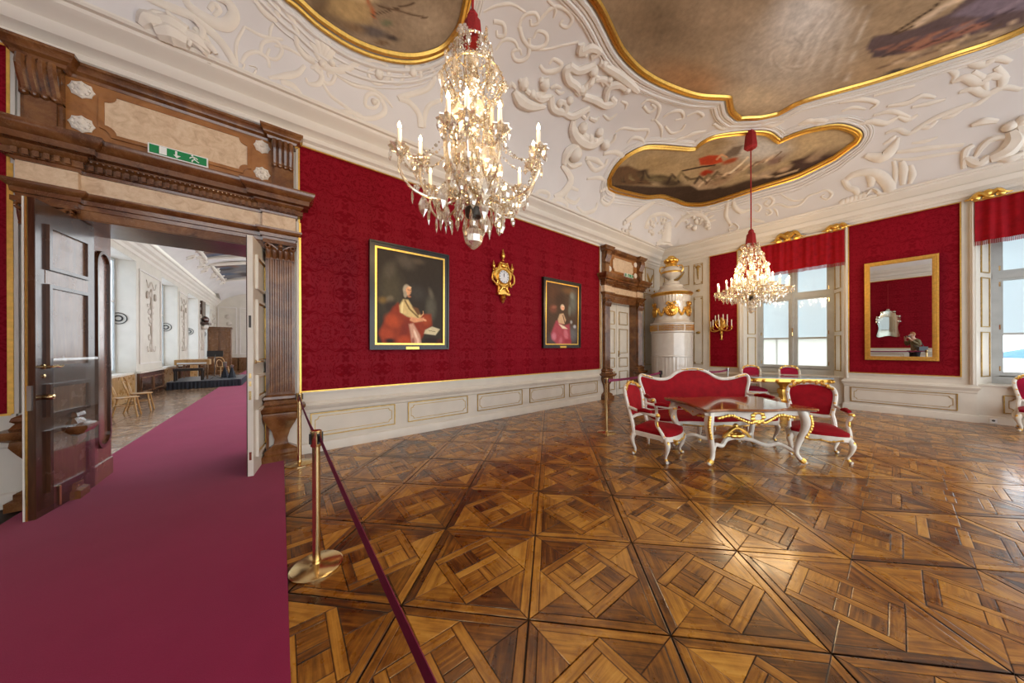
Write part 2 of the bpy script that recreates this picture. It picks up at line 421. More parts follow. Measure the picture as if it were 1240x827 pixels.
# ------------------------------------------------------------------ room dimensions
WX, EX, SY, NY = -3.6, 11.477, -5.75, 5.5      # west, east, south edge, north wall planes
COV_A, COV_B, COV_Z, COV_C = 2.6, 1.75, 5.18, .35
DADO = .72; DAM0, DAM1 = .953, 4.645
def ceil_z(x, y):
    t = 0
    for s in (x - WX - COV_C, EX - COV_C - x, y - SY - COV_C, NY - COV_C - y):
        t += max(0., 1 - max(0., s) / COV_A) ** 6
    t = min(1., t ** (1 / 6))
    return COV_Z + COV_B * math.sqrt(max(0., 1 - t * t))
def ceil_n(x, y, e=.03):
    gx = (ceil_z(x + e, y) - ceil_z(x - e, y)) / (2 * e); gy = (ceil_z(x, y + e) - ceil_z(x, y - e)) / (2 * e)
    return Vector((gx, gy, -1)).normalized()
def ceil_hit(px, py):
    d = ray(px, py); o = Vector((0, 0, EYE))
    def above(p): return p.z > COV_Z and (not (WX + COV_C < p.x < EX - COV_C and SY + COV_C < p.y < NY - COV_C) or p.z > ceil_z(p.x, p.y))
    t = 1.
    while t < 40 and not above(o + d * t): t += .1
    lo, hi = t - .1, t
    for _ in range(24):
        m = (lo + hi) / 2
        if above(o + d * m): hi = m
        else: lo = m
    return o + d * lo
def uv_from(o, fn):
    me = o.data; l = me.uv_layers.new(name='UVMap')
    idx = np.empty(len(me.loops), np.int32); me.loops.foreach_get('vertex_index', idx)
    co = np.empty(len(me.vertices) * 3, np.float32); me.vertices.foreach_get('co', co); co = co.reshape(-1, 3)
    l.data.foreach_set('uv', np.array([fn(c) for c in co], np.float32)[idx].ravel())
# ------------------------------------------------------------------ floor: panels of diagonal oak basket weave
GA = math.radians(44.804); PS = .79054; PO = Vector((1.70777, 1.87847, 0))
def panel_pieces():
    h = PS / 2 - .0042; b = .052; out = []
    I = h - b - .001; q = I / math.sqrt(2); w = .030; g = .0017
    for k in range(4):                                   # mitred border
        R = Matrix.Rotation(k * PI / 2, 2)
        out.append(([R @ Vector(p) for p in ((-h + g, -h), (h - g, -h), (h - b - g, -h + b), (-h + b + g, -h + b))], R @ Vector((1, 0))))
    D = Matrix.Rotation(PI / 4, 2)
    def dpoly(pts, gr): out.append(([D @ Vector(p) for p in pts], D @ Vector(gr)))
    # strips of the lozenge that joins the middles of the sides, v = +-(q - w) outer edge at q
    L = q; s = q - 2 * w
    dpoly([(-L + g, s), (L - g, s), (L - g - 0, L), (-L + g, L)][:4], (1, 0))
    dpoly([(-L + g, -L), (L - g, -L), (L - g, -s), (-L + g, -s)], (1, 0))
    dpoly([(-L, -s + g), (-s, -s + g), (-s, s - g), (-L, s - g)], (0, 1))
    dpoly([(s, -s + g), (L, -s + g), (L, s - g), (s, s - g)], (0, 1))
    c = w * .95
    dpoly([(-s + g, -c), (s - g, -c), (s - g, c), (-s + g, c)], (1, 0))
    dpoly([(-c, c + g), (c, c + g), (c, s - g), (-c, s - g)], (0, 1)); dpoly([(-c, -s + g), (c, -s + g), (c, -c - g), (-c, -c - g)], (0, 1))
    for i, (sx, sy) in enumerate(((1, 1), (1, -1), (-1, 1), (-1, -1))):
        x0, x1 = sorted((sx * (c + g), sx * (s - g))); y0, y1 = sorted((sy * (c + g), sy * (s - g)))
        dpoly(rect(x0, x1, y0, y1), (1, 0) if i in (0, 3) else (0, 1))
    for k in range(4):                                   # corner triangles, split in two boards
        R = Matrix.Rotation(k * PI / 2, 2); g2 = .0012
        A, B, C = Vector((-I, -I)), Vector((-g2 * 2, -I)), Vector((-I, -g2 * 2)); m = (B + C) / 2 - Vector((.001, .001))
        out.append(([R @ p for p in (A, B, m)], R @ Vector((1, -.0))))
        out.append(([R @ p for p in (A + Vector((0, .001)), m, C)], R @ Vector((0, 1))))
    return out
PIECES = panel_pieces()
def parquet_mesh(name, pieces, rnd):
    vs, fs, uv, tn = [], [], [], []
    for poly, gr in pieces:
        poly = [tuple(p) for p in poly]; n = len(poly)
        A = sum(poly[i][0] * poly[(i + 1) % n][1] - poly[(i + 1) % n][0] * poly[i][1] for i in range(n))
        if A < 0: poly = poly[::-1]
        top = inset(poly, .0045); b = len(vs); dz = rnd.uniform(-.0012, .0006); o1, o2 = rnd.uniform(0, 40), rnd.uniform(0, 40); t = rnd.random()
        for ring, z in ((poly, -.02), (poly, -.0009 + dz), (top, dz)):
            for p in ring:
                vs.append((p[0], p[1], z)); uv.append((p[0] * gr[0] + p[1] * gr[1] + o1, -p[0] * gr[1] + p[1] * gr[0] + o2)); tn.append(t if ring is top else t - .75)
        for k in range(2):
            for i in range(n):
                j = (i + 1) % n; fs.append((b + k * n + i, b + k * n + j, b + (k + 1) * n + j, b + (k + 1) * n + i))
        fs.append(tuple(b + 2 * n + i for i in range(n)))
    me = bpy.data.meshes.new(name); me.from_pydata(vs, [], fs)
    l = me.uv_layers.new(name='UVMap'); idx = np.empty(len(me.loops), np.int32); me.loops.foreach_get('vertex_index', idx)
    l.data.foreach_set('uv', np.array(uv, np.float32)[idx].ravel())
    a = me.attributes.new('tone', 'FLOAT', 'POINT'); a.data.foreach_set('value', np.array(tn, np.float32))
    me.materials.append(MAT['parquet']); return me
floor = structure(MB().bx(WX - .2, EX + .9, SY - .3, NY + .75, -.30, -.014).build('floor', MAT['parquet_joint'], smooth=False))
def to_px(p):
    v = Vector(p) - Vector((0, 0, EYE)); z = v.dot(_d)
    return (620 + FPX * v.dot(_r2) / z, HY - FPX * v.dot(_u2) / z, z) if z > .05 else (-9999, -9999, z)
cells = []
for i in range(-16, 17):
    for j in range(-16, 18):
        c = PO + PS * (Vector((math.cos(GA), math.sin(GA), 0)) * (j - .5) + Vector((math.sin(GA), -math.cos(GA), 0)) * (i + .5))
        if not (-1.9 < c.x < EX + .35 and -4.2 < c.y < NY + .3): continue
        x, y, z = to_px(c)
        if z < -.8 or x < -1200 or x > 2600: continue
        seen = -150 < x < 1390 and 300 < y < 960
        cells.append((0 if seen and c.x > -.3 else 1, c.length, c))
cells.sort(key=lambda t: t[:2])
rnd = random.Random(3)
piece_me = [parquet_mesh('parquet_block', [p], rnd) for p in PIECES]
panel_me = [parquet_mesh('parquet_panel', PIECES, random.Random(40 + k)) for k in range(10)]
bed_me = MB().bx(-PS / 2 + .004, PS / 2 - .004, -PS / 2 + .004, PS / 2 - .004, -.022, -.013).mesh('parquet_panel', MAT['parquet_joint'], False)
NEARN = 299 // len(PIECES)
for k, (_, _, c) in enumerate(cells):
    p = link('parquet_panel', bed_me if k < NEARN else panel_me[k % 10], floor)
    p.location = c; p.rotation_euler = (0, 0, GA + (PI / 2) * (rnd.randrange(4)))
    if k < NEARN:
        for me in piece_me: link('parquet_block', me, p)
# ------------------------------------------------------------------ gilt wainscot panels
def gilt_panel(M, x0, x1, y0, y1, parent, z=0, name='wainscot_panel', inner=True, w=.016, field='cream', nr=.05):
    p = MB(M).prism(rect(x0, x1, y0, y1), z - .01, z + .006).build(name, MAT[field], parent, False)
    MB(M).ring(rect(x0, x1, y0, y1), rect(x0 + w, x1 - w, y0 + w, y1 - w), z - .005, z + .020).build('gilt_frame', MAT['goldline'], p, False)
    if inner and x1 - x0 > .2:
        d = .055
        a = notched(x0 + d, x1 - d, y0 + d, y1 - d, nr); MB(M).ring(a, notched(x0 + d + .009, x1 - d - .009, y0 + d + .009, y1 - d - .009, nr), z, z + .012).build('gilt_line', MAT['goldline'], p, False)
    return p
def damask(M, x0, x1, parent, y0=DAM0, y1=DAM1, z=0, ears=False):
    o = MB(M).prism(rect(x0, x1, y0, y1), z - .02, z + .012).build('damask_panel', MAT['damask'], parent, False)
    iM = M.inverted(); uv_from(o, lambda c: (lambda q: (q.x, q.y))(iM @ Vector(c)))
    fr = MB(M)
    for d, w, h, mt in ((-.045, .03, .03, 'cream'), (-.018, .02, .036, 'gold')):
        MB(M).ring(rect(x0 + d, x1 - d, y0 + d, y1 - d), rect(x0 + d + w, x1 - d - w, y0 + d + w, y1 - d - w), z - .01, z + h).build('wall_moulding' if mt == 'cream' else 'gilt_moulding', MAT[mt], o, False)
    return o
RAIL = [(0, .60), (.012, .615), (.018, .66), (.045, .70), (.05, .725), (.03, .735), (.03, .75), (.012, .775), (.0, .78)]
BASE = [(0, .155), (.022, .14), (.03, .12), (.03, 0), (0, 0)]
# north wall with the two portals
OP = .80; OPZ = 3.05; D1, D2 = -.95, 8.90
NT_ = .70
w = MB()
for a, b, z0, z1 in ((WX - .2, D1 - OP, 0, 5.3), (D1 - OP, D1 + OP, OPZ, 5.3), (D1 + OP, D2 - OP, 0, 5.3), (D2 - OP, D2 + OP, OPZ, 5.3), (D2 + OP, EX + .9, 0, 5.3)):
    w.bx(a, b, NY, NY + NT_, z0, z1)
w.bx(D2 - OP, D2 + OP, NY + .35, NY + NT_, 0, OPZ)
wall_n = structure(w.build('wall_north', MAT['cream'], smooth=False))
MN = wallM((0, NY, 0), (1, 0, 0), (0, -1, 0))
def MNH(z=0): return Matrix(((1, 0, 0, 0), (0, -1, 0, NY), (0, 0, 1, z), (0, 0, 0, 1)))      # x along, y out of wall, z up
damask(MN, WX + .12, -2.16, wall_n); damask(MN, .235, 7.64, wall_n)
for a, b in ((.36, 1.62), (1.85, 3.10), (3.335, 4.59), (4.825, 6.08), (6.28, 7.545)): gilt_panel(MN, a, b, .235, .60, wall_n)
gilt_panel(MN, WX + .2, -2.35, .235, .60, wall_n)
for a, b in ((WX, -2.12), (.17, 7.70), (10.12, EX)):
    MB(MNH()).sweep(RAIL, [(a, 0), (b, 0)]).build('chair_rail', MAT['cream'], wall_n, angle=25)
    structure(MB(MNH()).sweep(BASE, [(a, 0), (b, 0)]).build('baseboard_north', MAT['cream'], wall_n, angle=25))
gilt_panel(MN, 10.30, 11.15, .95, 3.55, wall_n, w=.02); gilt_panel(MN, 10.38, 11.02, 3.82, 4.5, wall_n, inner=False, w=.02)
gilt_panel(MN, 10.3, 11.1, .235, .6, wall_n)
g = MB(MN); g.tube([(10.5 + .4 * t, 4.28 - .28 * math.sin(PI * t), .03) for t in [i / 10 for i in range(11)]], interp([.012, .04, .05, .04, .012], 11), 6)
for k in range(3): g.ball((10.32 + .36 * k, 3.68, .02), (.045, .045, .02), 8, 5)
g.build('gilt_garland', MAT['goldline'], wall_n)
# east wall: piers, window niches, dado
ME = wallM((EX, 0, 0), (0, -1, 0), (-1, 0, 0))          # local x = -y
def MEH(z=0, dx=0): return Matrix(((0, -1, 0, EX + dx), (-1, 0, 0, 0), (0, 0, 1, z), (0, 0, 0, 1)))
WIN = [(-2.885, -.775), (1.075, 3.185)]                  # niche edges in local x
WTOP = 4.62; WPL = .62                                   # niche head, depth of the window plane behind the wall
w = MB(ME)
edges = [-NY - .7] + [e for p in WIN for e in p] + [-SY + .3]
for a, b in zip(edges[::2], edges[1::2]): w.bx(a, b, 0, 5.3, -.9, 0)
for a, b in WIN:
    w.bx(a, b, WTOP, 5.3, -.9, 0); w.bx(a, b, 0, .775, -.9, -.085)
    for s, e in ((1, a), (-1, b)):                       # splayed reveals
        w.prism([(e, .0), (e + s * .25, -WPL), (e, -WPL)], .775, WTOP, M=Matrix(((1, 0, 0, 0), (0, 0, 1, 0), (0, 1, 0, 0), (0, 0, 0, 1))))
wall_e = structure(w.build('wall_east', MAT['cream'], smooth=False))
damask(ME, -3.80, -3.04, wall_e); damask(ME, -.685, .885, wall_e, y1=4.66)
for a, b in ((-NY, WIN[0][0]), (WIN[0][1], WIN[1][0]), (WIN[1][1], -SY)):
    MB(MEH()).sweep(BASE, [(a, 0), (b, 0), ] if b < 0 else [(a, -.085), (a, 0), (b, 0), (b, -.085)]).build('baseboard_east', MAT['cream'], wall_e, angle=25)
    MB(MEH()).sweep(RAIL, [(a, -.085), (a, 0), (b, 0), (b, -.085)]).build('chair_rail', MAT['cream'], wall_e, angle=25)
for a, b in WIN:
    MB(MEH(0, .085)).sweep(BASE, [(a + .03, 0), (b - .03, 0)]).build('baseboard_east', MAT['cream'], wall_e, angle=25)
    gilt_panel(ME, a + .30, b - .30, .235, .60, wall_e, z=-.085)
    MB(ME).bx(a, b, .775, .80, -WPL, -.05).build('window_board', MAT['cream'], wall_e, False)
gilt_panel(ME, -.667, .857, .21, .575, wall_e); gilt_panel(ME, -3.75, -3.08, .235, .60, wall_e)
gilt_panel(ME, -4.30, -4.02, 1.0, 3.35, wall_e, inner=False, w=.014); gilt_panel(ME, -4.30, -4.02, 3.78, 4.5, wall_e, inner=False, w=.014)
gilt_panel(ME, -5.32, -4.45, 3.82, 4.5, wall_e, inner=False, w=.02); gilt_panel(ME, -5.30, -4.48, .95, 3.55, wall_e, w=.02)
g = MB(ME)
for y in (3.56, 2.1): g.ball((-4.16, y, .02), (.07, .045, .025), 10, 6)
for x in (-4.26, -4.06):
    for y in (1.06, 3.28, 3.84, 4.44): g.ball((x, y, .02), .022, 8, 5)
g.tube([(-4.24, 4.36, .02), (-4.16, 4.42, .03), (-4.08, 4.36, .02)], [.015, .04, .015], 6); g.tube([(-4.16, 4.4, .025), (-4.16, 4.2, .03), (-4.16, 3.95, .02)], [.04, .025, .012], 6)
g.tube([(-5.2 + .6 * t, 4.3 - .25 * math.sin(PI * t), .03) for t in [i / 10 for i in range(11)]], interp([.012, .04, .05, .04, .012], 11), 6)
g.build('gilt_garland', MAT['goldline'], wall_e)
# pilaster strips beside the niches
for x in (-2.965, -.73, 1.03, 3.23):
    q = MB(ME)
    if x in (-2.965,): q.bx(x - .03, x + .03, .80, 4.66, 0, .05)
    else: q.bx(x - .028, x + .028, .80, 4.66, 0, .05)
    q.tube([(x, .8, .05), (x, 4.66, .05)], .018, 8); q.build('wall_moulding', MAT['cream'], wall_e, angle=30)
# reveal panels (both sides of each niche)
for a, b in WIN:
    for s, e in ((1, a), (-1, b)):
        al = Vector((s * .25, -WPL)).normalized()
        p0 = ME @ Vector((e, 0, 0)); alw = ME.to_3x3() @ Vector((al.x, 0, al.y)); out = ME.to_3x3() @ Vector((WPL * s, 0, .25)).normalized()
        MR = wallM(p0, alw, out)
        for y0, y1 in ((.95, 1.9), (2.0, 3.05), (3.15, 4.3)): gilt_panel(MR, .16, .50, y0, y1, wall_e, z=.0, inner=False, w=.02)
# west wall (seen in the mirror)
MW = wallM((WX, 0, 0), (0, 1, 0), (1, 0, 0))
wall_w = structure(MB(MW).bx(SY - .3, NY + .7, 0, 5.3, -.4, 0).build('wall_west', MAT['cream'], smooth=False))
damask(MW, -4.6, 4.6, wall_w, y0=.93, y1=4.63)
for k in range(6): gilt_panel(MW, -4.4 + 1.5 * k, -3.1 + 1.5 * k, .235, .60, wall_w)
MWH = Matrix(((0, 1, 0, WX), (1, 0, 0, 0), (0, 0, 1, 0), (0, 0, 0, 1)))
MB(MWH).sweep(RAIL, [(SY, 0), (NY, 0)]).build('chair_rail', MAT['cream'], wall_w, angle=25)
MB(MWH).sweep(BASE, [(SY, 0), (NY, 0)]).build('baseboard_west', MAT['cream'], wall_w, angle=25)
# cornice, one piece round west, north and east
CORN = [(0, 4.655), (.02, 4.665), (.03, 4.72), (.075, 4.745), (.08, 4.80), (.06, 4.815), (.08, 4.835), (.16, 4.87), (.20, 4.93), (.205, 4.975), (.175, 4.985), (.19, 5.0), (.28, 5.06), (.32, 5.10), (.325, 5.14), (.36, 5.15), (.375, 5.175), (.375, 5.195), (.30, 5.21), (0, 5.21)]
structure(MB().sweep(CORN, [(EX, SY), (EX, NY), (WX, NY), (WX, SY)]).build('trim_1', MAT['cornice'], angle=30), 'moulded white cornice between walls and painted ceiling')
# ceiling with its cove
xs = [WX + .3] + [WX + COV_C + COV_A * (1 - math.cos(PI / 2 * k / 18)) for k in range(19)]
xs += list(np.linspace(WX + COV_C + COV_A, EX - COV_C - COV_A, 26)[1:-1]) + [EX - COV_C - COV_A * (1 - math.cos(PI / 2 * k / 18)) for k in range(18, -1, -1)] + [EX - .3]
ys = [SY + .3] + [SY + COV_C + COV_A * (1 - math.cos(PI / 2 * k / 18)) for k in range(19)] + list(np.linspace(SY + COV_C + COV_A, NY - COV_C - COV_A, 18)[1:-1]) + [NY - COV_C - COV_A * (1 - math.cos(PI / 2 * k / 18)) for k in range(18, -1, -1)] + [NY - .3]
c = MB(); nx, ny = len(xs), len(ys)
c.add([(x, y, ceil_z(x, y)) for y in ys for x in xs], [(j * nx + i, (j + 1) * nx + i, (j + 1) * nx + i + 1, j * nx + i + 1) for j in range(ny - 1) for i in range(nx - 1)])
b0 = len(c.v)
c.add([(WX - .3, SY - .2, 7.2), (EX + .3, SY - .2, 7.2), (EX + .3, NY + .3, 7.2), (WX - .3, NY + .3, 7.2), (WX - .3, SY - .2, 5.2), (EX + .3, SY - .2, 5.2), (EX + .3, NY + .3, 5.2), (WX - .3, NY + .3, 5.2)],
      [(0, 1, 2, 3), (1, 5, 6, 2), (2, 6, 7, 3), (3, 7, 4, 0)])
ceiling = structure(c.build('ceiling', MAT['ceiling_paint'], angle=60, recalc=False))
# ------------------------------------------------------------------ marble portals and their doors
def xf(x0, y0, z0=0): return Matrix.Translation((x0, y0, z0))
def horiz(xc, z=0):      # sweep frame on the north wall, centred on xc
    return Matrix(((1, 0, 0, xc), (0, -1, 0, NY), (0, 0, 1, z), (0, 0, 0, 1)))
def pedestal_outline(w):
    pts = [(w + .07, 0), (w + .07, .09), (w + .03, .11), (w + .03, .16), (w - .07, .22), (w - .08, .30), (w - .05, .42), (w + .015, .55), (w + .05, .63), (w + .045, .68), (w + .10, .71), (w + .13, .76), (w + .13, .79), (w + .05, .81), (w + .02, .86), (w + .045, .885), (w + .035, .92), (w - .005, .945)]
    return pts
def front_poly(M, outline, d0, d1, prof_scale=1.0):
    """pedestal as a stack: bulging in front and at both sides"""
    m = MB(M); n = len(outline); vs = []
    for hw, y in outline:
        e = (hw - outline[-1][0])
        z1 = d1 + e * .8
        vs += [(-hw, y, d0), (-hw, y, z1), (hw, y, z1), (hw, y, d0)]
    fs = []
    for k in range(n - 1):
        for i in range(3): fs.append((k * 4 + i, k * 4 + i + 1, (k + 1) * 4 + i + 1, (k + 1) * 4 + i))
    fs += [(0, 1, 2, 3), tuple((n - 1) * 4 + i for i in (3, 2, 1, 0))]
    return m.add(vs, fs)
def portal(name, label, xc):
    D = structure(link(name, None), label); D.location = (0, 0, 0)
    M = MN @ xf(xc, 0)
    H = horiz(xc)
    mb, mo, mp, md = MAT['marble'], MAT['marble_orange'], MAT['marble_pale'], MAT['marble_dark']
    for s in (-1, 1):
        px = s * .955
        pil = MB(M).bx(px - .165, px + .165, .9, 3.13, 0, .05)
        pil.bx(px - .14, px + .14, .93, 2.90, .05, .10)
        for k in range(5):
            x = px - .105 + .0525 * k; pil.tube([(x, .98, .10), (x, 2.86, .10)], .020, 8)
        P = pil.build('pilaster', mb, D, angle=30)
        front_poly(M @ xf(px, 0), pedestal_outline(.155), -.02, .12).build('pedestal', mb, P, angle=30)
        cp = MB(M @ xf(px, 0))
        cp.bx(-.16, .16, 2.86, 2.885, 0, .125)
        for k in range(5):
            x = -.13 + .065 * k; cp.tube([(x, 2.88, .10), (x, 2.96, .13), (x, 3.01, .155), (x + .008, 2.985, .175)], [.035, .034, .028, .012], 7)
        for k in (-1, 1): cp.tube([(k * (.14 + .025 * math.cos(a)), 3.04 + .03 * math.sin(a), .15) for a in np.linspace(0, 6, 10)], .014, 6); cp.tube([(k * .03, 3.0, .14), (k * .09, 3.05, .15), (k * .14, 3.07, .15)], .016, 6)
        cp.bx(-.19, .19, 3.075, 3.125, 0, .17); cp.ball((0, 3.05, .16), (.03, .03, .02), 8, 5)
        cp.build('capital', MAT['marble'], P)
    # inner architrave of the opening
    a = MB(M)
    for z, w, d in ((0, .0, .03), (0, .0, .05)):
        pass
    for s in (-1, 1): a.bx(s * (OP - .012), s * (OP + .02), 0, OPZ, -.24, .06)
    a.bx(-.80, .80, OPZ - .02, 3.14, -.2, .05)
    a.bx(-OP - .01, OP + .01, OPZ - .03, OPZ, -NT_ + .02, .03)
    a.build('architrave', mb, D, False)
    ENT = [(-1.12, 0), (-1.12, .11), (-.77, .11), (-.77, .05), (.77, .05), (.77, .11), (1.12, .11), (1.12, 0)]
    ARCH = [(0, 3.12), (.01, 3.125), (.015, 3.17), (.035, 3.175), (.04, 3.22), (.065, 3.24), (.085, 3.275), (.085, 3.29), (0, 3.295)]
    MB(H).sweep(ARCH, ENT).build('lintel_moulding', mb, D, angle=30)
    MB(H).sweep([(0, 3.29), (.012, 3.29), (.012, 3.50), (0, 3.50)], ENT).build('frieze', mp, D, False)
    q = MB(M)
    for x in (-.77, .77): q.bx(x - .004, x + .004, 3.295, 3.5, 0, .064)
    q.build('frieze_joint', md, D, False)
    CORNI = [(0, 3.495), (.03, 3.50), (.035, 3.53), (.06, 3.535), (.06, 3.60), (.085, 3.615), (.10, 3.64), (.10, 3.655), (.165, 3.665), (.17, 3.725), (.185, 3.735), (.215, 3.77), (.235, 3.815), (.235, 3.84), (.12, 3.86), (0, 3.865)]
    C = MB(H).sweep(CORNI, ENT).build('cornice', mb, D, angle=30)
    d = MB(M)
    for x in np.arange(-.73, .74, .0615): d.bx(x - .018, x + .018, 3.54, 3.598, .08, .145)
    for s in (-1, 1):
        for x in np.arange(.80, 1.13, .0615): d.bx(s * x - .018, s * x + .018, 3.54, 3.598, .14, .205)
        for z in (.02, .075, .13): d.bx(s * 1.17, s * 1.215, 3.54, 3.598, z, z + .035)
    for x in np.arange(-.75, .76, .041): d.ball((x, 3.63, .15), (.014, .016, .012), 6, 4)
    o = d.build('dentil_row', mb, C, False); o['kind'] = 'stuff'
    # attic
    MB(M).prism(rect(-.86, .86, 3.86, 4.64), 0, .045).build('attic_field', mo, D, False)
    a = notched(-.64, .64, 3.99, 4.50, .085, 5); b = notched(-.60, .60, 4.03, 4.46, .085, 5)
    P = MB(M).prism(b, .03, .055).build('attic_panel', mp, D, False)
    MB(M).ring(a, b, .03, .068).build('panel_moulding', mo, P, False)
    for x in (-.755, .755):
        for y in (4.06, 4.435):
            r = MB(M @ xf(x, y, .045)).lathe([(.085, 0), (.085, .012), (.07, .022), (.06, .014), (.04, .03), (.022, .034), (.012, .05), (0, .052)], 24, wave=.09, wn=8)
            for k in range(8): r.ball((.058 * math.cos(k * PI / 4), .058 * math.sin(k * PI / 4), .02), (.018, .018, .014), 6, 4)
            r.build('rosette', MAT['relief'], D)
    for s in (-1, 1):
        x = s * .985; v = MB(M)
        v.bx(x - .125, x + .125, 3.86, 4.20, 0, .10); v.bx(x - .095, x + .095, 3.90, 4.18, .10, .125)
        for k in range(4):
            xx = x - .09 + .06 * k
            v.tube([(xx, 4.18, .10), (xx, 4.27, .12), (xx, 4.36, .165), (xx, 4.45, .19), (xx, 4.53, .185)], [.032, .034, .036, .036, .03], 8)
            v.ball((xx, 4.20, .125), (.035, .035, .035), 8, 5)
        v.bx(x - .125, x + .125, 4.18, 4.56, 0, .13)
        v.build('volute_bracket', mb, D, angle=35)
    AT = [(-1.12, 0), (-1.12, .14), (-.84, .14), (-.84, .03), (.84, .03), (.84, .14), (1.12, .14), (1.12, 0)]
    MB(H).sweep([(0, 4.535), (.02, 4.545), (.03, 4.575), (.065, 4.60), (.085, 4.645), (.10, 4.66), (.10, 4.69), (0, 4.70)], AT).build('attic_cornice', mb, D, angle=30)
    # wooden lining of the doorway
    for s in (-1, 1):
        for e, mt in ((1.16, 'cream'), (1.185, 'gold')):
            q = MB(M).bx(s * e - .014, s * e + .014, .95, 3.48, 0, .04); q.build('wall_moulding' if mt == 'cream' else 'gilt_moulding', MAT[mt], D, False)
    return D
D1o = portal('door_1', 'brown marble portal with open double doors and crimson carpet running through', D1)
D2o = portal('door_2', 'brown marble portal with closed white double doors beside the tiled stove', D2)
# panelled lining of door_1's deep reveal (left) and the right jamb
for s, x in ((-1, D1 - OP), (1, D1 + OP)):
    MR = wallM((x, NY, 0), (0, -s, 0), (-s, 0, 0)) if s > 0 else wallM((x, NY, 0), (0, 1, 0), (1, 0, 0))
    a0, a1 = (-.69, -.20) if s > 0 else (.20, .69)
    rv = MB(MR).prism(rect(a0, a1, 0, OPZ - .02), -.01, .03).build('reveal_lining', MAT['panel_wood'], D1o, False)
    c0, c1 = a0 + .07, a1 - .07; r = (c1 - c0) / 2; cx = (c0 + c1) / 2
    def arch(d): return [(c0 + d, .55 + d * .4)] + [(cx + (r - d) * math.cos(t), .55 + d * .4 - (r - d) * .9 * math.sin(t)) for t in np.linspace(PI, 0, 11)[1:-1]] + [(c1 - d, .55 + d * .4), (c1 - d, 2.62)] + [(cx + (r - d) * math.cos(t), 2.62 + (r - d) * math.sin(t)) for t in np.linspace(0, PI, 11)[1:-1]] + [(c0 + d, 2.62)]
    MB(MR).ring(arch(0), arch(.035), .02, .055).build('arched_moulding', MAT['door_wood'], rv, False)
    MB(MR).prism(rect(a0 - .0, a1 + .0, 0, .22), .0, .045).build('plinth', MAT['panel_wood'], rv, False)
LW, LH, LT = .79, 3.0, .055
def leaf_frame(hinge, ang, sgn):
    """local x from the hinge towards the free edge, y up, z = face normal"""
    a = Vector((math.cos(ang), math.sin(ang), 0)); u = Vector((0, 0, 1)); n = a.cross(u)
    return Matrix(((a.x, u.x, n.x, hinge[0]), (a.y, u.y, n.y, hinge[1]), (a.z, u.z, n.z, hinge[2]), (0, 0, 0, 1)))
def lever(M, parent, mat, s=1, x=.70, y=1.42, name='handle'):
    h = MB(M).lathe([(.026, 0), (.026, .012), (.012, .018), (.010, .06), (0, .06)], 10, xf(x, y, 0))
    h.tube([(x, y, .055), (x - .04, y + .006, .06), (x - .09, y - .006, .06), (x - .12, y + .008, .06)], [.011, .012, .010, .008], 8)
    h.build(name, mat, parent)
PANELS = [(.12, .67, 2.36, 2.80), (.12, .67, 1.40, 2.22), (.12, .67, .93, 1.25), (.12, .67, .20, .80)]
# left leaf: white face towards the red room's wall, dark walnut face towards us
ML = leaf_frame((D1 - OP + .02, 5.70, .012), math.atan2(4.925 - 5.70, -1.83 - (D1 - OP + .02)), 1)
leaf = MB(ML).bx(0, LW, 0, LH, -LT / 2, LT / 2).build('door_leaf', MAT['door_wood'], D1o, False)
sL = -1 if (ML.to_3x3() @ Vector((0, 0, 1))).x < 0 else 1
MB(ML).bx(-.001, LW + .004, 0, LH, -sL * (LT / 2), -sL * (LT / 2 + .012)).build('white_face', MAT['white_door'], leaf, False)
MB(ML).bx(LW - .001, LW + .006, 0, LH, -sL * (LT / 2 - .004), -sL * (LT / 2 - .016)).build('gilt_edge', MAT['gold'], leaf, False)
Mf = ML @ Matrix.Diagonal((1, 1, sL, 1))
MB(Mf).bx(.0, LW - .005, .0, LH, LT / 2, LT / 2 + .003).build('walnut_veneer', MAT['door_wood'], leaf, False)
for x0, x1, y0, y1 in PANELS:
    p = MB(Mf).ring(rect(x0, x1, y0, y1), rect(x0 + .035, x1 - .035, y0 + .035, y1 - .035), LT / 2, LT / 2 + .028).build('panel_moulding', MAT['door_wood'], leaf, False)
    MB(Mf).prism(rect(x0 + .034, x1 - .034, y0 + .034, y1 - .034), LT / 2, LT / 2 + .008).build('raised_panel', MAT['door_wood_light'], leaf, False)
MB(Mf).prism(rect(.11, .68, 2.225, 2.355), LT / 2, LT / 2 + .006).build('rail_veneer', MAT['door_wood_light'], leaf, False)
MB(Mf).bx(.05, LW - .11, .03, 1.50, LT / 2 + .045, LT / 2 + .051).build('clear_guard', MAT['acrylic'], leaf, False)
lever(Mf @ xf(0, 0, LT / 2), leaf, MAT['brass'])
k = MB(Mf); k.lathe([(.02, 0), (.02, .01), (.008, .014), (0, .014)], 10, xf(.70, 1.33, LT / 2)); k.lathe([(.018, 0), (.026, .02), (.03, .045), (.022, .065), (0, .07)], 12, xf(.70, 1.13, LT / 2)); k.build('knob', MAT['brass'], leaf)
MB(Mf).bx(LW, LW + .012, 1.02, 1.25, -.012, .014).build('lock_plate', MAT['steel'], leaf, False)
MB(Mf).tube([(.62, .05, LT / 2 + .06), (.62, .24, LT / 2 + .06)], .008, 6).build('floor_bolt', MAT['brass'], leaf)
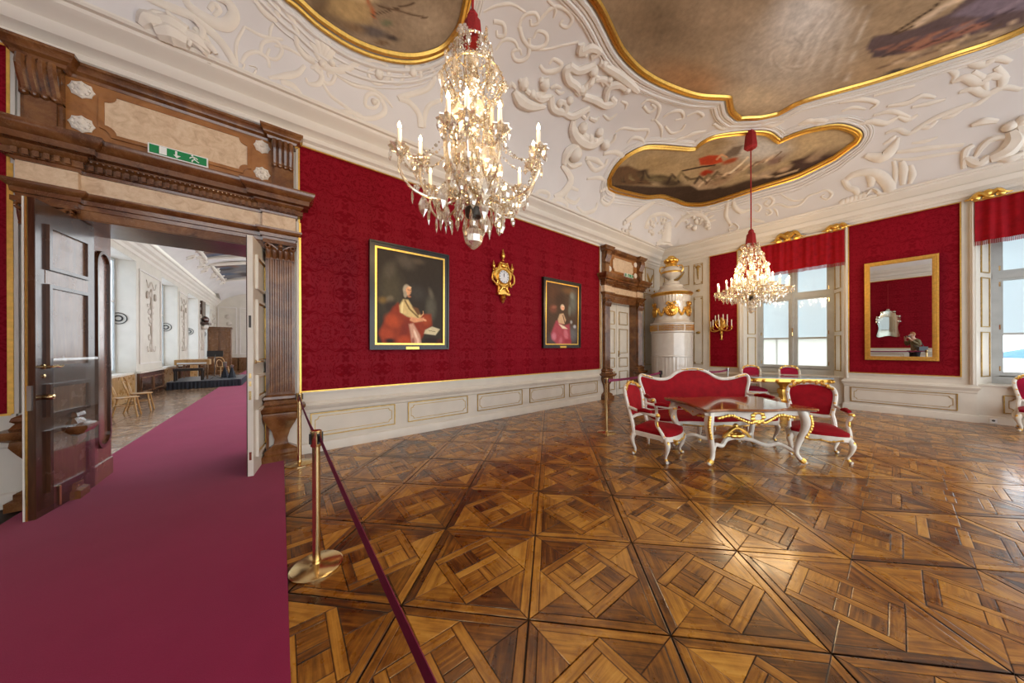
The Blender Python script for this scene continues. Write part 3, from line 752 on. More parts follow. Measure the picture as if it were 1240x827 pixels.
# right leaf
MR_ = leaf_frame((D1 + OP - .03, 5.70, .012), math.atan2(4.92 - 5.70, -.295 - (D1 + OP - .03)), 1)
leaf = MB(MR_).bx(0, LW, 0, LH, -LT / 2, LT / 2).build('door_leaf', MAT['white_door'], D1o, False)
leaf['label'] = 'white and gilt leaf standing open'
sR = 1 if (MR_.to_3x3() @ Vector((0, 0, 1))).x > 0 else -1
Mf = MR_ @ Matrix.Diagonal((1, 1, sR, 1))
MB(Mf).bx(0, LW - .01, 0, LH, -LT / 2 - .012, -LT / 2).build('walnut_veneer', MAT['door_wood'], leaf, False)
for x0, x1, y0, y1 in PANELS:
    MB(Mf).ring(rect(x0, x1, y0, y1), rect(x0 + .035, x1 - .035, y0 + .035, y1 - .035), LT / 2, LT / 2 + .028).build('panel_moulding', MAT['white_door'], leaf, False)
    MB(Mf).ring(rect(x0 + .036, x1 - .036, y0 + .036, y1 - .036), rect(x0 + .05, x1 - .05, y0 + .05, y1 - .05), LT / 2, LT / 2 + .012).build('gilt_line', MAT['gold'], leaf, False)
lever(Mf @ xf(0, 0, LT / 2), leaf, MAT['brass'])
for y0, y1 in ((1.85, 2.0), (1.22, 1.28), (1.12, 1.18), (.95, 1.06), (.2, .3)): MB(Mf).bx(LW, LW + .004, y0, y1, -.014, .010).build('lock_plate', MAT['brass'] if y1 < 1.9 else MAT['darkmetal'], leaf, False)
# closed white leaves of door_2
for s in (-1, 1):
    x0 = D2 if s > 0 else D2 - OP + .02; x1 = D2 + OP - .02 if s > 0 else D2
    M = MN @ xf(0, 0, -.20)
    leaf = MB(M).bx(x0 + .004, x1 - .004, .012, OPZ - .03, -.05, 0).build('door_leaf', MAT['white_door'], D2o, False)
    for _, _, y0, y1 in PANELS:
        a, b = x0 + .13, x1 - .13
        MB(M).ring(rect(a, b, y0, y1), rect(a + .02, b - .02, y0 + .02, y1 - .02), -.005, .018).build('gilt_moulding', MAT['goldline'], leaf, False)
        MB(M).ring(rect(a + .06, b - .06, y0 + .06, y1 - .06), rect(a + .085, b - .085, y0 + .085, y1 - .085), -.005, .012).build('panel_moulding', MAT['white_door'], leaf, False)
    if s < 0:
        MB(M).bx(D2 - .035, D2 + .035, .012, OPZ - .03, -.005, .02).build('meeting_strip', MAT['white_door'], leaf, False)
    else:
        lever(M, leaf, MAT['brass'], x=D2 + .12, y=1.36); MB(M).bx(D2 + .085, D2 + .155, 1.28, 1.48, 0, .004).build('lock_plate', MAT['brass'], leaf, False)
# exit signs
def exit_sign(M, label, w=.50, h=.125):
    t = thing('exit_sign', label, 'exit sign', (0, 0, 0), 0, 'emergency exit signs over the doors')
    t.matrix_world = M
    MB().bx(-w / 2, w / 2, -h / 2, h / 2, 0, .05).build('housing', MAT['white_plastic'], t, False)
    f = MB().bx(-w / 2 + .012, w / 2 - .012, -h / 2 + .016, h / 2 - .012, .045, .053).build('green_field', MAT['green'], t, False)
    k = MB(Matrix.Translation((0, .002, .053)))
    k.bx(-w * .32, -w * .20, -h / 2 + .02, h / 2 - .016, 0, .002); k.build('doorway_symbol', MAT['white'], f, False)
    k = MB(Matrix.Translation((0, .002, .053))); k.bx(-.012 - .02, .0 - .02 + .006, -.012, .040, 0, .002); k.prism([(-.056 + .01, -.008), (.016, -.008), (-.018, -.044)], 0, .002); k.build('arrow_symbol', MAT['white'], f, False); k = MB(Matrix.Translation((0, .002, .053)))
    R = Matrix.Translation((.125, 0, 0))
    k.lathe([(.010, 0), (.010, .002), (0, .002)], 10, R @ Matrix.Translation((-.012, .038, 0)))          # running figure
    for a, b in (((-.005, .026), (.012, -.004)), ((-.002, .022), (-.026, .012)), ((-.026, .012), (-.034, -.002)), ((.0, .024), (.022, .018)), ((.022, .018), (.034, .004)), ((.010, -.002), (-.012, -.018)), ((-.012, -.018), (-.014, -.042)), ((.012, -.004), (.030, -.020)), ((.030, -.020), (.046, -.030))):
        A, B = Vector(a), Vector(b); n = (B - A).normalized(); n = Vector((-n.y, n.x)) * .0055
        k.prism([tuple(A + n), tuple(A - n), tuple(B - n), tuple(B + n)], 0, .002, R)
    k.build('running_figure', MAT['white'], f, False)
    return t
exit_sign(MN @ xf(-.975, 3.975, .06), 'green exit sign above the open portal at the near end')
exit_sign(MN @ xf(9.16, 3.975, .06), 'green exit sign above the closed white doors beside the stove')
# ------------------------------------------------------------------ painted canvases
def lin(c): return tuple(((v / 255 + .055) / 1.055) ** 2.4 if v > 10 else v / 255 / 12.92 for v in c)
def smooth01(x): x = np.clip(x, 0, 1); return x * x * (3 - 2 * x)
class Brush:
    """colours for a flat picture, laid down in picture coordinates (x right, y down)"""
    def __init__(s, x, y, base, seed=1):
        s.x = np.asarray(x, float); s.y = np.asarray(y, float); s.c = np.tile(np.array(lin(base)), (len(s.x), 1)); s.r = np.random.RandomState(seed)
    def put(s, a, col): s.c += a[:, None] * (np.array(lin(col)) - s.c); return s
    def blob(s, cx, cy, rx, ry, col, rot=0, soft=.5, op=1):
        t = math.radians(rot); dx, dy = s.x - cx, s.y - cy
        u = (dx * math.cos(t) + dy * math.sin(t)) / rx; v = (-dx * math.sin(t) + dy * math.cos(t)) / ry
        return s.put(op * smooth01((1 - np.sqrt(u * u + v * v)) / soft), col)
    def stroke(s, pts, w, col, soft=.5, op=1):
        d = np.full(len(s.x), 1e9)
        for (a, b), (c, e) in zip(pts[:-1], pts[1:]):
            vx, vy = c - a, e - b; t = np.clip(((s.x - a) * vx + (s.y - b) * vy) / (vx * vx + vy * vy + 1e-9), 0, 1)
            d = np.minimum(d, np.hypot(s.x - a - t * vx, s.y - b - t * vy))
        return s.put(op * smooth01((1 - d / w) / soft), col)
    def poly(s, pts, col, soft=3, op=1):
        ins = np.zeros(len(s.x), bool); d = np.full(len(s.x), 1e9); n = len(pts)
        for i in range(n):
            (a, b), (c, e) = pts[i], pts[(i + 1) % n]
            with np.errstate(divide='ignore', invalid='ignore'):
                k = ((b > s.y) != (e > s.y)) & (s.x < (c - a) * (s.y - b) / (e - b + 1e-12) + a)
            ins ^= k
            vx, vy = c - a, e - b; t = np.clip(((s.x - a) * vx + (s.y - b) * vy) / (vx * vx + vy * vy + 1e-9), 0, 1)
            d = np.minimum(d, np.hypot(s.x - a - t * vx, s.y - b - t * vy))
        sd = np.where(ins, d, -d)
        return s.put(op * smooth01(.5 + sd / (2 * soft)), col)
    def clouds(s, scale, amp, seed=0, ang=0, st=1):
        r = np.random.RandomState(seed); t = math.radians(ang); u = (s.x * math.cos(t) + s.y * math.sin(t)) / st; v = -s.x * math.sin(t) + s.y * math.cos(t)
        f = np.zeros(len(s.x))
        for k in range(14):
            fr = (1 + k * .55) / scale; a = r.uniform(0, 2 * PI); f += np.sin(fr * (u * math.cos(a) + v * math.sin(a)) * 6.28 + r.uniform(0, 6.28) + 1.5 * np.sin(fr * 3 * v + k)) / (1 + k * .35)
        s.c *= (1 + amp * f / 3)[:, None]; s.c = np.clip(s.c, .001, 1); return s
    def gain(s, k): s.c *= k; return s
    def apply(s, me):
        a = me.attributes.new('paint', 'FLOAT_COLOR', 'POINT'); c = np.ones((len(s.x), 4), np.float32); c[:, :3] = np.clip(s.c, 0, 1); a.data.foreach_set('color', c.ravel())
def canvas(M, x0, x1, y0, y1, z, nu, nv, pw, ph, painter, name, parent, mat='paint'):
    o = MB(M).grid(lambda u, v: (lerp(x0, x1, u), lerp(y1, y0, v), z), nu, nv).build(name, MAT[mat], parent, False, recalc=False)
    uu, vv = np.meshgrid(np.linspace(0, pw, nu + 1), np.linspace(0, ph, nv + 1)); b = painter(uu.ravel(), vv.ravel()); b.apply(o.data)
    return o
def portrait_one(x, y):
    b = Brush(x, y, (42, 33, 22), 3)          # 560 x 720
    b.blob(120, 320, 150, 260, (70, 62, 42), 0, .9, .8).blob(230, 80, 120, 80, (84, 74, 62), 20, .9, .7).blob(110, 160, 70, 110, (88, 80, 66), 20, .9, .5).blob(330, 60, 90, 40, (92, 78, 62), 0, 1, .6)
    b.blob(420, 200, 150, 190, (38, 28, 16), 0, .8, .8).blob(440, 420, 70, 150, (84, 80, 66), 0, .8, .75).blob(440, 300, 30, 70, (110, 102, 84), -20, .9, .5).blob(320, 310, 120, 90, (60, 56, 50), 10, .9, .6)
    b.blob(60, 390, 60, 40, (120, 92, 40), 0, .9, .7).blob(110, 380, 40, 45, (130, 116, 90), 30, .8, .5).blob(120, 430, 70, 70, (36, 22, 14), 0, .7, .8)
    b.poly([(30, 640), (60, 560), (130, 440), (170, 400), (200, 440), (330, 480), (440, 470), (450, 560), (400, 600), (330, 720), (60, 720)], (128, 44, 14), 14)
    b.blob(130, 540, 90, 70, (164, 64, 24), 30, .8, .9).blob(90, 640, 80, 60, (150, 56, 22), 30, .7).blob(230, 600, 60, 120, (112, 34, 14), 20, .8).blob(220, 690, 80, 60, (158, 58, 22), 0, .7).blob(400, 520, 60, 60, (150, 62, 22), 0, .8, .9).blob(110, 690, 60, 30, (40, 14, 8), 0, .8)
    b.poly([(180, 420), (210, 370), (250, 370), (290, 430), (360, 490), (330, 520), (240, 500), (185, 470)], (196, 172, 116), 8)
    b.stroke([(225, 380), (260, 440), (330, 500)], 9, (120, 96, 56)).stroke([(205, 400), (200, 470)], 10, (220, 198, 140)).poly([(280, 420), (330, 430), (350, 470), (330, 490)], (96, 62, 30), 8)
    b.poly([(255, 560), (290, 550), (345, 640), (360, 720), (280, 720), (270, 640)], (186, 140, 116), 10).blob(310, 640, 14, 60, (220, 190, 168), -20, .7).blob(290, 690, 18, 40, (140, 80, 66), 0, .7).blob(330, 690, 14, 40, (216, 180, 158), 0, .7)
    b.blob(270, 300, 9, 9, (30, 14, 8))
    b.blob(238, 296, 36, 52, (166, 152, 128), 0, .35).blob(252, 300, 26, 42, (206, 152, 108), 8, .35).blob(262, 272, 18, 10, (224, 178, 134), 0, .6).blob(226, 330, 18, 34, (150, 138, 116), 0, .5).blob(258, 344, 20, 10, (170, 108, 74), 0, .6)
    for ex in (250, 268): b.blob(ex, 292, 5, 3, (46, 24, 14), 0, .6)
    b.stroke([(262, 294), (266, 312)], 3, (160, 96, 62), .6).stroke([(252, 324), (268, 324)], 3, (150, 60, 46), .6)
    b.poly([(270, 500), (330, 510), (380, 500), (372, 530), (300, 545), (262, 530)], (200, 140, 100), 6).blob(385, 520, 24, 12, (206, 150, 108), 20, .6).stroke([(350, 500), (375, 470), (372, 450)], 4, (210, 160, 110))
    b.poly([(390, 600), (450, 570), (520, 590), (480, 640), (380, 630)], (186, 174, 140), 5).stroke([(420, 602), (480, 612)], 3, (110, 98, 72)).blob(450, 680, 100, 30, (36, 18, 10), 0, .7).blob(520, 690, 40, 30, (70, 24, 12), 0, .8)
    return b.clouds(60, .10, 4).clouds(16, .07, 9).gain(1.45)
def portrait_two(x, y):
    b = Brush(x, y, (66, 46, 32), 5)          # 360 x 680
    b.blob(80, 120, 120, 180, (84, 50, 30), 0, .9, .8).blob(250, 70, 120, 60, (120, 82, 44), 0, .9, .6).blob(300, 200, 70, 200, (96, 98, 88), 0, .9, .8).blob(290, 120, 40, 60, (126, 128, 116), 0, .9, .6).blob(150, 180, 90, 120, (56, 34, 20), 0, .8, .8)
    b.blob(80, 290, 60, 70, (120, 64, 48), 0, .8, .7).blob(90, 270, 40, 25, (140, 84, 62), -20, .7, .7).blob(260, 290, 26, 90, (112, 116, 104), 0, .8, .6).blob(120, 620, 140, 120, (74, 70, 76), 0, .9, .8).blob(300, 560, 90, 140, (96, 96, 98), 0, .9, .8)
    b.poly([(60, 560), (110, 420), (150, 400), (190, 470), (260, 440), (270, 560), (280, 680), (130, 680), (70, 620)], (150, 60, 70), 14).blob(90, 590, 36, 60, (178, 104, 116), 0, .7).blob(220, 560, 36, 90, (176, 96, 106), -10, .7).blob(240, 640, 60, 40, (140, 40, 54), 0, .7).blob(160, 640, 30, 70, (170, 90, 100), 10, .8)
    b.poly([(130, 400), (150, 340), (190, 330), (220, 400), (200, 450), (140, 440)], (184, 150, 116), 8).stroke([(185, 350), (205, 430)], 6, (90, 60, 44)).poly([(140, 450), (200, 470), (240, 500), (180, 500)], (206, 186, 160), 6)
    b.blob(180, 262, 28, 40, (196, 168, 140), 0, .4).blob(184, 268, 21, 33, (220, 160, 122), 0, .4).blob(186, 252, 14, 9, (236, 186, 148), 0, .6)
    for ex in (178, 194): b.blob(ex, 264, 4, 2.5, (60, 34, 24), 0, .6)
    b.stroke([(180, 288), (194, 288)], 2.5, (160, 70, 60), .6).stroke([(188, 266), (191, 280)], 2, (176, 110, 82), .6).blob(280, 420, 20, 30, (150, 146, 140), 0, .8).blob(320, 470, 26, 30, (156, 156, 158), 0, .8)
    return b.clouds(50, .12, 6).clouds(14, .08, 3).gain(1.4)
def portrait(xc, zc, wd, ht, label, painter, pw, ph, gilt):
    M = MN @ xf(xc, zc) @ Matrix.Rotation(math.radians(.8), 4, 'X') @ xf(0, 0, .05)
    t = thing('portrait', label, 'painting', (0, 0, 0), 0, 'portraits on the damask wall'); t.matrix_world = M
    f = .085
    O = rect(-wd / 2, wd / 2, -ht / 2, ht / 2); I = rect(-wd / 2 + f, wd / 2 - f, -ht / 2 + f, ht / 2 - f)
    fr = MB().ring(O, inset(O, .03), -.03, .05).ring(inset(O, .028), I, -.03, .032).build('black_frame', MAT['black'], t, False)
    g = inset(I, -.004); MB().ring(g, inset(g, gilt), -.02, .030).build('gilt_slip', MAT['gold'], t, False)
    canvas(Matrix.Identity(4), -wd / 2 + f, wd / 2 - f, -ht / 2 + f, ht / 2 - f, .012, 120, 150, pw, ph, painter, 'canvas', t)
    MB().bx(-wd / 2 + .01, wd / 2 - .01, -ht / 2 + .01, ht / 2 - .01, -.04, .008).build('backing', MAT['black'], t, False)
    MB().bx(-.12, .12, -ht / 2 + .004, -ht / 2 + .05, .04, .056).build('name_plate', MAT['gold'], t, False)
portrait(1.912, 2.505, 1.45, 1.86, 'larger looking portrait of a man in red robes, nearest the open portal', portrait_one, 560, 720, .036)
portrait(5.958, 2.49, 1.45, 1.80, 'portrait of a man in pink robes, further along beside the gilt clock', portrait_two, 360, 680, .030)
# ------------------------------------------------------------------ cartel clock
t = thing('wall_clock', 'gilded cartel wall clock with white dial between the two portraits', 'clock', (0, 0, 0)); t.matrix_world = MN @ xf(3.985, 3.20, .0)
c = MB()
body = spline([(0, .34, 0), (.11, .30, 0), (.13, .20, 0), (.24, .12, 0), (.23, -.04, 0), (.15, -.14, 0), (.14, -.32, 0), (.12, -.38, 0), (0, -.40, 0), (-.12, -.38, 0), (-.14, -.32, 0), (-.15, -.14, 0), (-.23, -.04, 0), (-.24, .12, 0), (-.13, .20, 0), (-.11, .30, 0)], 4, True)
c.prism([(p.x, p.y) for p in body], 0, .09, bev=.02)
for s in (-1, 1):
    c.tube(spline([(s * .22, .10, .08), (s * .29, .05, .09), (s * .30, -.10, .09), (s * .20, -.17, .09), (s * .17, -.10, .1)], 5), .022, 8)
    c.tube(spline([(s * .11, .28, .09), (s * .16, .18, .1), (s * .26, .15, .1)], 5), .02, 8); c.tube(spline([(s * .13, -.18, .1), (s * .06, -.25, .12), (s * .12, -.34, .1)], 5), .024, 8)
    c.ball((s * .2, -.2, .1), (.035, .03, .03), 8, 5); c.ball((s * .09, .3, .1), .03, 8, 5)
c.ball((0, .25, .1), (.07, .06, .04), 10, 6); c.ball((0, -.24, .11), (.06, .05, .04), 10, 6); c.bx(-.16, .16, -.41, -.37, 0, .12)
c.build('case', MAT['gold'], t)
def urn(x, y, s, z=.07): return MB(xf(x, y, z) @ Matrix.Rotation(-PI / 2, 4, 'X')).lathe([(.03 * s, 0), (.03 * s, .02 * s), (.012 * s, .04 * s), (.05 * s, .10 * s), (.055 * s, .15 * s), (.03 * s, .19 * s), (.035 * s, .2 * s), (.015 * s, .25 * s), (.018 * s, .27 * s), (0, .30 * s)], 10)
urn(0, .36, .95).build('finial', MAT['gold'], t)
for s in (-1, 1): urn(s * .26, .12, .75).build('side_urn', MAT['gold'], t)
MB(xf(0, -.40, .06) @ Matrix.Rotation(PI / 2, 4, 'X')).lathe([(.10, 0), (.06, .05), (.075, .08), (.03, .14), (.035, .16), (0, .20)], 10).build('pendant', MAT['gold'], t)
MB(xf(0, .0, .085)).lathe([(.175, 0), (.175, .03), (.155, .05), (.145, .035), (.145, 0)], 28).build('bezel', MAT['gold'], t)
d = MB(xf(0, 0, .10)).lathe([(.147, 0), (.147, .004), (0, .008)], 28).build('dial', MAT['dial'], t)
k = MB(xf(0, 0, .109))
for i in range(12): k.box((0, .118, 0), (.010 if i % 3 else .018, .030, .003), Matrix.Rotation(i * PI / 6, 4, 'Z'))
k.build('hour_marks', MAT['black'], d, False)['kind'] = 'stuff'
k = MB(xf(0, 0, .109)); k.box((0, .045, .003), (.009, .10, .002), Matrix.Rotation(-.10, 4, 'Z')); k.box((0, .03, .003), (.012, .075, .002), Matrix.Rotation(.05, 4, 'Z')); k.build('hands', MAT['black'], d, False)
# ------------------------------------------------------------------ pier mirror, gently leaning out from the wall
t = thing('wall_mirror', 'tall gilt-framed mirror on the red panel between the two windows', 'mirror', (0, 0, 0))
t.matrix_world = ME @ xf(.10, 2.455) @ Matrix.Rotation(math.radians(-.88), 4, 'Y') @ Matrix.Rotation(math.radians(1.12), 4, 'X') @ xf(0, 0, .06)
wd, ht = 1.055, 2.36
O = rect(-wd / 2, wd / 2, -ht / 2, ht / 2); I = inset(O, .088)
MB().ring(O, inset(O, .035), -.03, .03).ring(inset(O, .034), inset(O, .070), -.03, .045).ring(inset(O, .069), I, -.03, .02).build('gilt_frame', MAT['gold'], t, False)
b = MB(); per = [(x, s * (ht / 2 - .022)) for s in (-1, 1) for x in np.arange(-wd / 2 + .02, wd / 2, .04)] + [(s * (wd / 2 - .022), y) for s in (-1, 1) for y in np.arange(-ht / 2 + .04, ht / 2 - .02, .04)]
for x, y in per: b.ball((x, y, .03), (.014, .014, .01), 6, 4)
b.build('bead_moulding', MAT['gold'], t)['kind'] = 'stuff'
MB().bx(I[0][0] - .005, I[1][0] + .005, I[0][1] - .005, I[2][1] + .005, -.02, .008).build('mirror_glass', MAT['mirror'], t, False)
MB().bx(-wd / 2 + .02, wd / 2 - .02, -ht / 2 + .02, ht / 2 - .02, -.035, -.02).build('backing', MAT['black'], t, False)
# Venetian mirror hanging on the west wall (seen in the pier mirror)
t = thing('venetian_mirror', 'scalloped silver mirror on the far red wall, seen reflected in the gilt mirror', 'mirror', (0, 0, 0)); t.matrix_world = MW @ xf(.62, 2.24, .05)
out = spline([(-.52, -.70, 0), (.0, -.64, 0), (.52, -.70, 0), (.44, -.2, 0), (.58, .30, 0), (.40, .42, 0), (.30, .62, 0), (.0, .74, 0), (-.30, .62, 0), (-.40, .42, 0), (-.58, .30, 0), (-.44, -.2, 0)], 4, True)
out = [(p.x * .74, p.y) for p in out]
MB().ring(out, [(x * .66, y * .62 - .02) for x, y in out], -.02, .05).build('faceted_border', MAT['cut_mirror'], t, False)
MB().prism([(x * .68, y * .64 - .02) for x, y in out], -.02, .02).build('mirror_plate', MAT['mirror'], t, False)
for x, y in ((0, .78), (-.2, .66), (-.36, .40), (-.38, .12), (.2, .66), (.36, .40), (.38, .12)):
    MB().ball((x, y, .06), (.085, .07, .045), 7, 4).build('glass_leaf', MAT['cut_mirror'], t)
MB().tube([(0, .8, .02), (0, 2.2, .02)], .006, 5).build('cord', MAT['red_cord'], t)
# ------------------------------------------------------------------ sconce
def candle_part(parent, loc, h=.16, r=.013, lit=False, mat='candle'):
    m = MB(Matrix.Translation(loc)).lathe([(r * 1.1, 0), (r, .004), (r * .95, h), (r * .3, h + .004), (0, h + .005)], 8).build('candle', MAT[mat], parent)
    return m
t = thing('wall_sconce', 'gilded seven-light candle sconce with white candles on the narrow red panel', 'sconce', (0, 0, 0)); t.matrix_world = ME @ xf(-3.455, 2.25)
s_ = MB(); s_.ball((0, .12, .02), (.10, .19, .03), 10, 6); s_.ball((0, -.02, .05), (.06, .06, .05), 10, 6); s_.ball((0, .26, .04), (.05, .06, .03), 8, 5)
s_.lathe([(.0, -.44), (.03, -.40), (.015, -.36), (.03, -.30), (.02, -.26), (.05, -.20), (.03, -.14), (.07, -.08), (.05, -.02), (.02, .04)], 10, xf(0, 0, .06) @ Matrix.Rotation(-PI / 2, 4, 'X'))
for k in (-1, 1): s_.tube(spline([(k * .04, .2, .04), (k * .12, .24, .05), (k * .14, .14, .05), (k * .08, .10, .04)], 4), .016, 6); s_.tube([(-.05 * 0, -.40, .06), (k * .045, -.40, .06)], .008, 5)
s_.build('back_plate', MAT['gold'], t)
for i, (x, y, z) in enumerate(((-.29, -.02, .12), (-.20, .02, .20), (.0, .0, .27), (.20, .02, .22), (.29, .0, .12), (-.16, .17, .10), (-.06, .19, .14), (.07, .19, .14), (.17, .18, .10))):
    a = MB(); a.tube(spline([(0, -.06 + max(0, y - .05) * .8, .06), (x * .5, -.13 + y * .6, .05 + z * .5), (x * .92, -.10 + y, z), (x, y - .04, z)], 5), .012, 6)
    a.lathe([(.0, -.045), (.03, -.03), (.045, -.005), (.02, .0), (.022, .03), (0, .03)], 10, xf(x, y, z) @ Matrix.Rotation(-PI / 2, 4, 'X'))
    arm = a.build('arm', MAT['gold'], t)
    MB(xf(x, y + .02, z) @ Matrix.Rotation(-PI / 2, 4, 'X')).lathe([(.015, 0), (.014, .20), (.004, .205), (0, .206)], 8).build('candle', MAT['candle'], arm)
# ------------------------------------------------------------------ windows
def window(idx, a, b, label):
    root = structure(link('window_%d' % idx, None), label)
    M = ME @ xf(0, 0, -WPL); x0, x1 = a + .24, b - .24; y0, y1 = .95, WTOP; xm = (x0 + x1) / 2
    MB(M).bx(x0 - .05, x1 + .05, .78, y0 + .02, -.05, .06).build('sill', MAT['window_paint'], root, False)
    fr = MB(M)
    for p, q in ((x0 - .02, x0 + .07), (x1 - .07, x1 + .02)): fr.bx(p, q, y0, y1, -.06, .07)
    fr.bx(x0, x1, y0, y0 + .05, -.06, .06); fr.bx(x0, x1, y1 - .06, y1, -.06, .06)
    fr.bx(x0, x1, 3.03, 3.15, -.05, .08)
    fr.bx(xm - .05, xm + .05, y0, y1, -.05, .085); fr.tube([(xm, y0 + .03, .085), (xm, y1, .085)], .022, 8)
    fr.build('frame', MAT['window_paint'], root, angle=30)
    rows = ((y0 + .05, 1.60, 'lower'), (1.60, 3.03, 'upper'), (3.15, y1 - .06, 'top'))
    for s in (-1, 1):
        p, q = (x0 + .07, xm - .05) if s < 0 else (xm + .05, x1 - .07)
        for ya, yb, n in ((y0 + .05, 3.03, 'casement'), (3.15, y1 - .06, 'fanlight')):
            O = rect(p, q, ya, yb); sash = MB(M).ring(O, inset(O, .05), -.03, .045)
            if n == 'casement': sash.bx(p + .04, q - .04, 1.83, 1.875, -.025, .04)
            sa = sash.build('sash', MAT['window_paint'], root, False)
            cells_ = ((ya + .04, 1.84), (1.865, yb - .04)) if n == 'casement' else ((ya + .04, yb - .04),)
            for u, v in cells_: MB(M).bx(p + .04, q - .04, u, v, .0, .006).build('pane', MAT['pane'], sa, False)
            hg = MB(M); ex = p + .008 if s < 0 else q - .008
            for yy in ((ya + .1, yb - .1) if n == 'fanlight' else (ya + .12, 2.0, yb - .12)): hg.tube([(ex, yy - .05, .055), (ex, yy + .05, .055)], .016, 6)
            hg.build('hinge', MAT['brass'], sa)
    cat = MB(M); cat.bx(xm - .015, xm + .015, 1.9, 2.15, .105, .125); cat.tube([(xm, 2.02, .12), (xm, 2.02, .15), (xm + .0, 1.92, .155)], .012, 6); cat.bx(xm - .09, xm + .09, y0 + .06, y0 + .10, .09, .115); cat.build('window_catch', MAT['brass'], root)
    # roller blind outside the glass
    bl = thing('roller_blind', 'pale blue-grey roller blind behind %s' % ('the window by the sconce' if idx == 1 else 'the window at the right edge'), 'blind', (0, 0, 0), 0, 'roller blinds behind the windows')
    MB(M).bx(x0 + .02, x1 - .02, 1.86, WTOP - .06, -.16, -.157).build('blind_cloth', MAT['blind'], bl, False)
    MB(M).tube([(x0 + .02, 1.86, -.158), (x1 - .02, 1.86, -.158)], .014, 8).build('bottom_bar', MAT['white_plastic'], bl)
    MB(M).tube([(x0 + .01, WTOP - .07, -.16), (x1 - .01, WTOP - .07, -.16)], .03, 10).build('roller', MAT['white_plastic'], bl)
    return root
window(1, *WIN[0], 'tall grey-framed window with frosted lower panes behind the gilt console table')
window(2, *WIN[1], 'tall grey-framed window cut by the right edge of the view')
# frosted panes low in window_1
x0, x1 = WIN[0][0] + .24, WIN[0][1] - .24
for k, (p, q) in enumerate(((x0 + .08, (x0 + x1) / 2 - .06), ((x0 + x1) / 2 + .06, x1 - .08))):
    MB(ME @ xf(0, 0, -WPL)).bx(p, q, 1.03, 1.84, -.012, -.009).build('frosted_film', MAT['frosted'], bpy.data.objects['window_1'], False)
MB(ME @ xf(0, 0, -WPL)).tube([((x0 + x1) / 2 - .38, .9, -.03), ((x0 + x1) / 2 - .38, 1.86, -.03)], .012, 6).build('blind_cord', MAT['steel'], bpy.data.objects['window_1'])
# parasol standing outside under the second window
t = thing('parasol', 'blue parasol outside, seen through the window at the right edge', 'parasol', (17.2, -2.75, -.3))
MB().lathe([(1.15, 1.55), (1.13, 1.57), (.6, 1.75), (.05, 1.92), (0, 1.94)], 8).build('canopy', MAT['parasol_blue'], t, angle=15)
MB().tube([(0, 0, 0), (0, 0, 1.9)], .02, 6).build('pole', MAT['steel'], t)
MB().lathe([(.3, 0), (.3, .06), (.05, .1), (0, .1)], 12).build('foot', MAT['steel'], t)
structure(MB().bx(EX + 1.0, 40, -30, 30, -.5, -.3).build('trim_2', plain('outside_paving', (.55, .54, .50), .9), smooth=False), 'pale paving outside the windows')
# ------------------------------------------------------------------ valances with gilt pelmets and fringe
def valance(a, b, label):
    x0, x1 = a - .02, b + .02; y1, y0 = 4.60, 3.77
    t = thing('valance', label, 'valance', (0, 0, 0), 0, 'red valances over the windows'); t.matrix_world = ME
    def fold(x): return .075 + .018 * math.sin(x * 21) + .012 * math.sin(x * 47 + 1) + .008 * math.sin(x * 9)
    pts = [(x0, .0)] + [(x, fold(x)) for x in np.linspace(x0, x1, 110)] + [(x1, 0)]
    m = MB()
    m.grid(lambda u, v: (lambda p: (p[0], lerp(y1, y0, v), p[1] * (1 - .0 * v) + .012 * math.sin(p[0] * 33) * v))(pts[min(int(round(u * (len(pts) - 1))), len(pts) - 1)]), len(pts) - 1, 5)
    m.build('cloth', MAT['drape'], t, recalc=False, angle=60)
    fr = MB()
    for x in np.arange(x0 + .01, x1, .019): fr.bx(x - .006, x + .006, y0 - .085, y0 + .004, fold(x) + .012 * math.sin(x * 33) - .004, fold(x) + .012 * math.sin(x * 33) + .004)
    fr.build('fringe', MAT['fringe'], t, False)['kind'] = 'stuff'
    MB().prism(rect(x0 - .02, x1 + .02, y1, y1 + .05), 0, .12).build('pelmet_board', MAT['cream'], t, False)
    MB().tube([(x0 - .02, y1 + .0, .12), (x1 + .02, y1 + .0, .12)], .014, 6).build('gilt_moulding', MAT['gold'], t)
    for cx, s in ((x0 + .14, 1.25), ((x0 + x1) / 2, 1.8), (x1 - .14, 1.25)):
        g = MB()
        for k in (-1, 1):
            g.tube(spline([(cx, y1 + .05, .13), (cx + k * .08 * s, y1 + .11 * s, .13), (cx + k * .15 * s, y1 + .06, .13), (cx + k * .21 * s, y1 + .05, .12)], 4), interp([.03 * s, .035 * s, .028, .01], 13), 6)
            g.ball((cx + k * .11 * s, y1 + .05, .14), (.05 * s, .035 * s, .03), 8, 5)
        g.ball((cx, y1 + .09 * s, .14), (.055 * s, .06 * s, .035), 8, 5); g.ball((cx, y1 + .03, .14), (.06 * s, .03, .03), 8, 5)
        g.build('gilt_carving', MAT['gold'], t)
valance(*WIN[0], 'red fringed valance over the window behind the far chandelier')
valance(*WIN[1], 'red fringed valance over the window at the right edge')
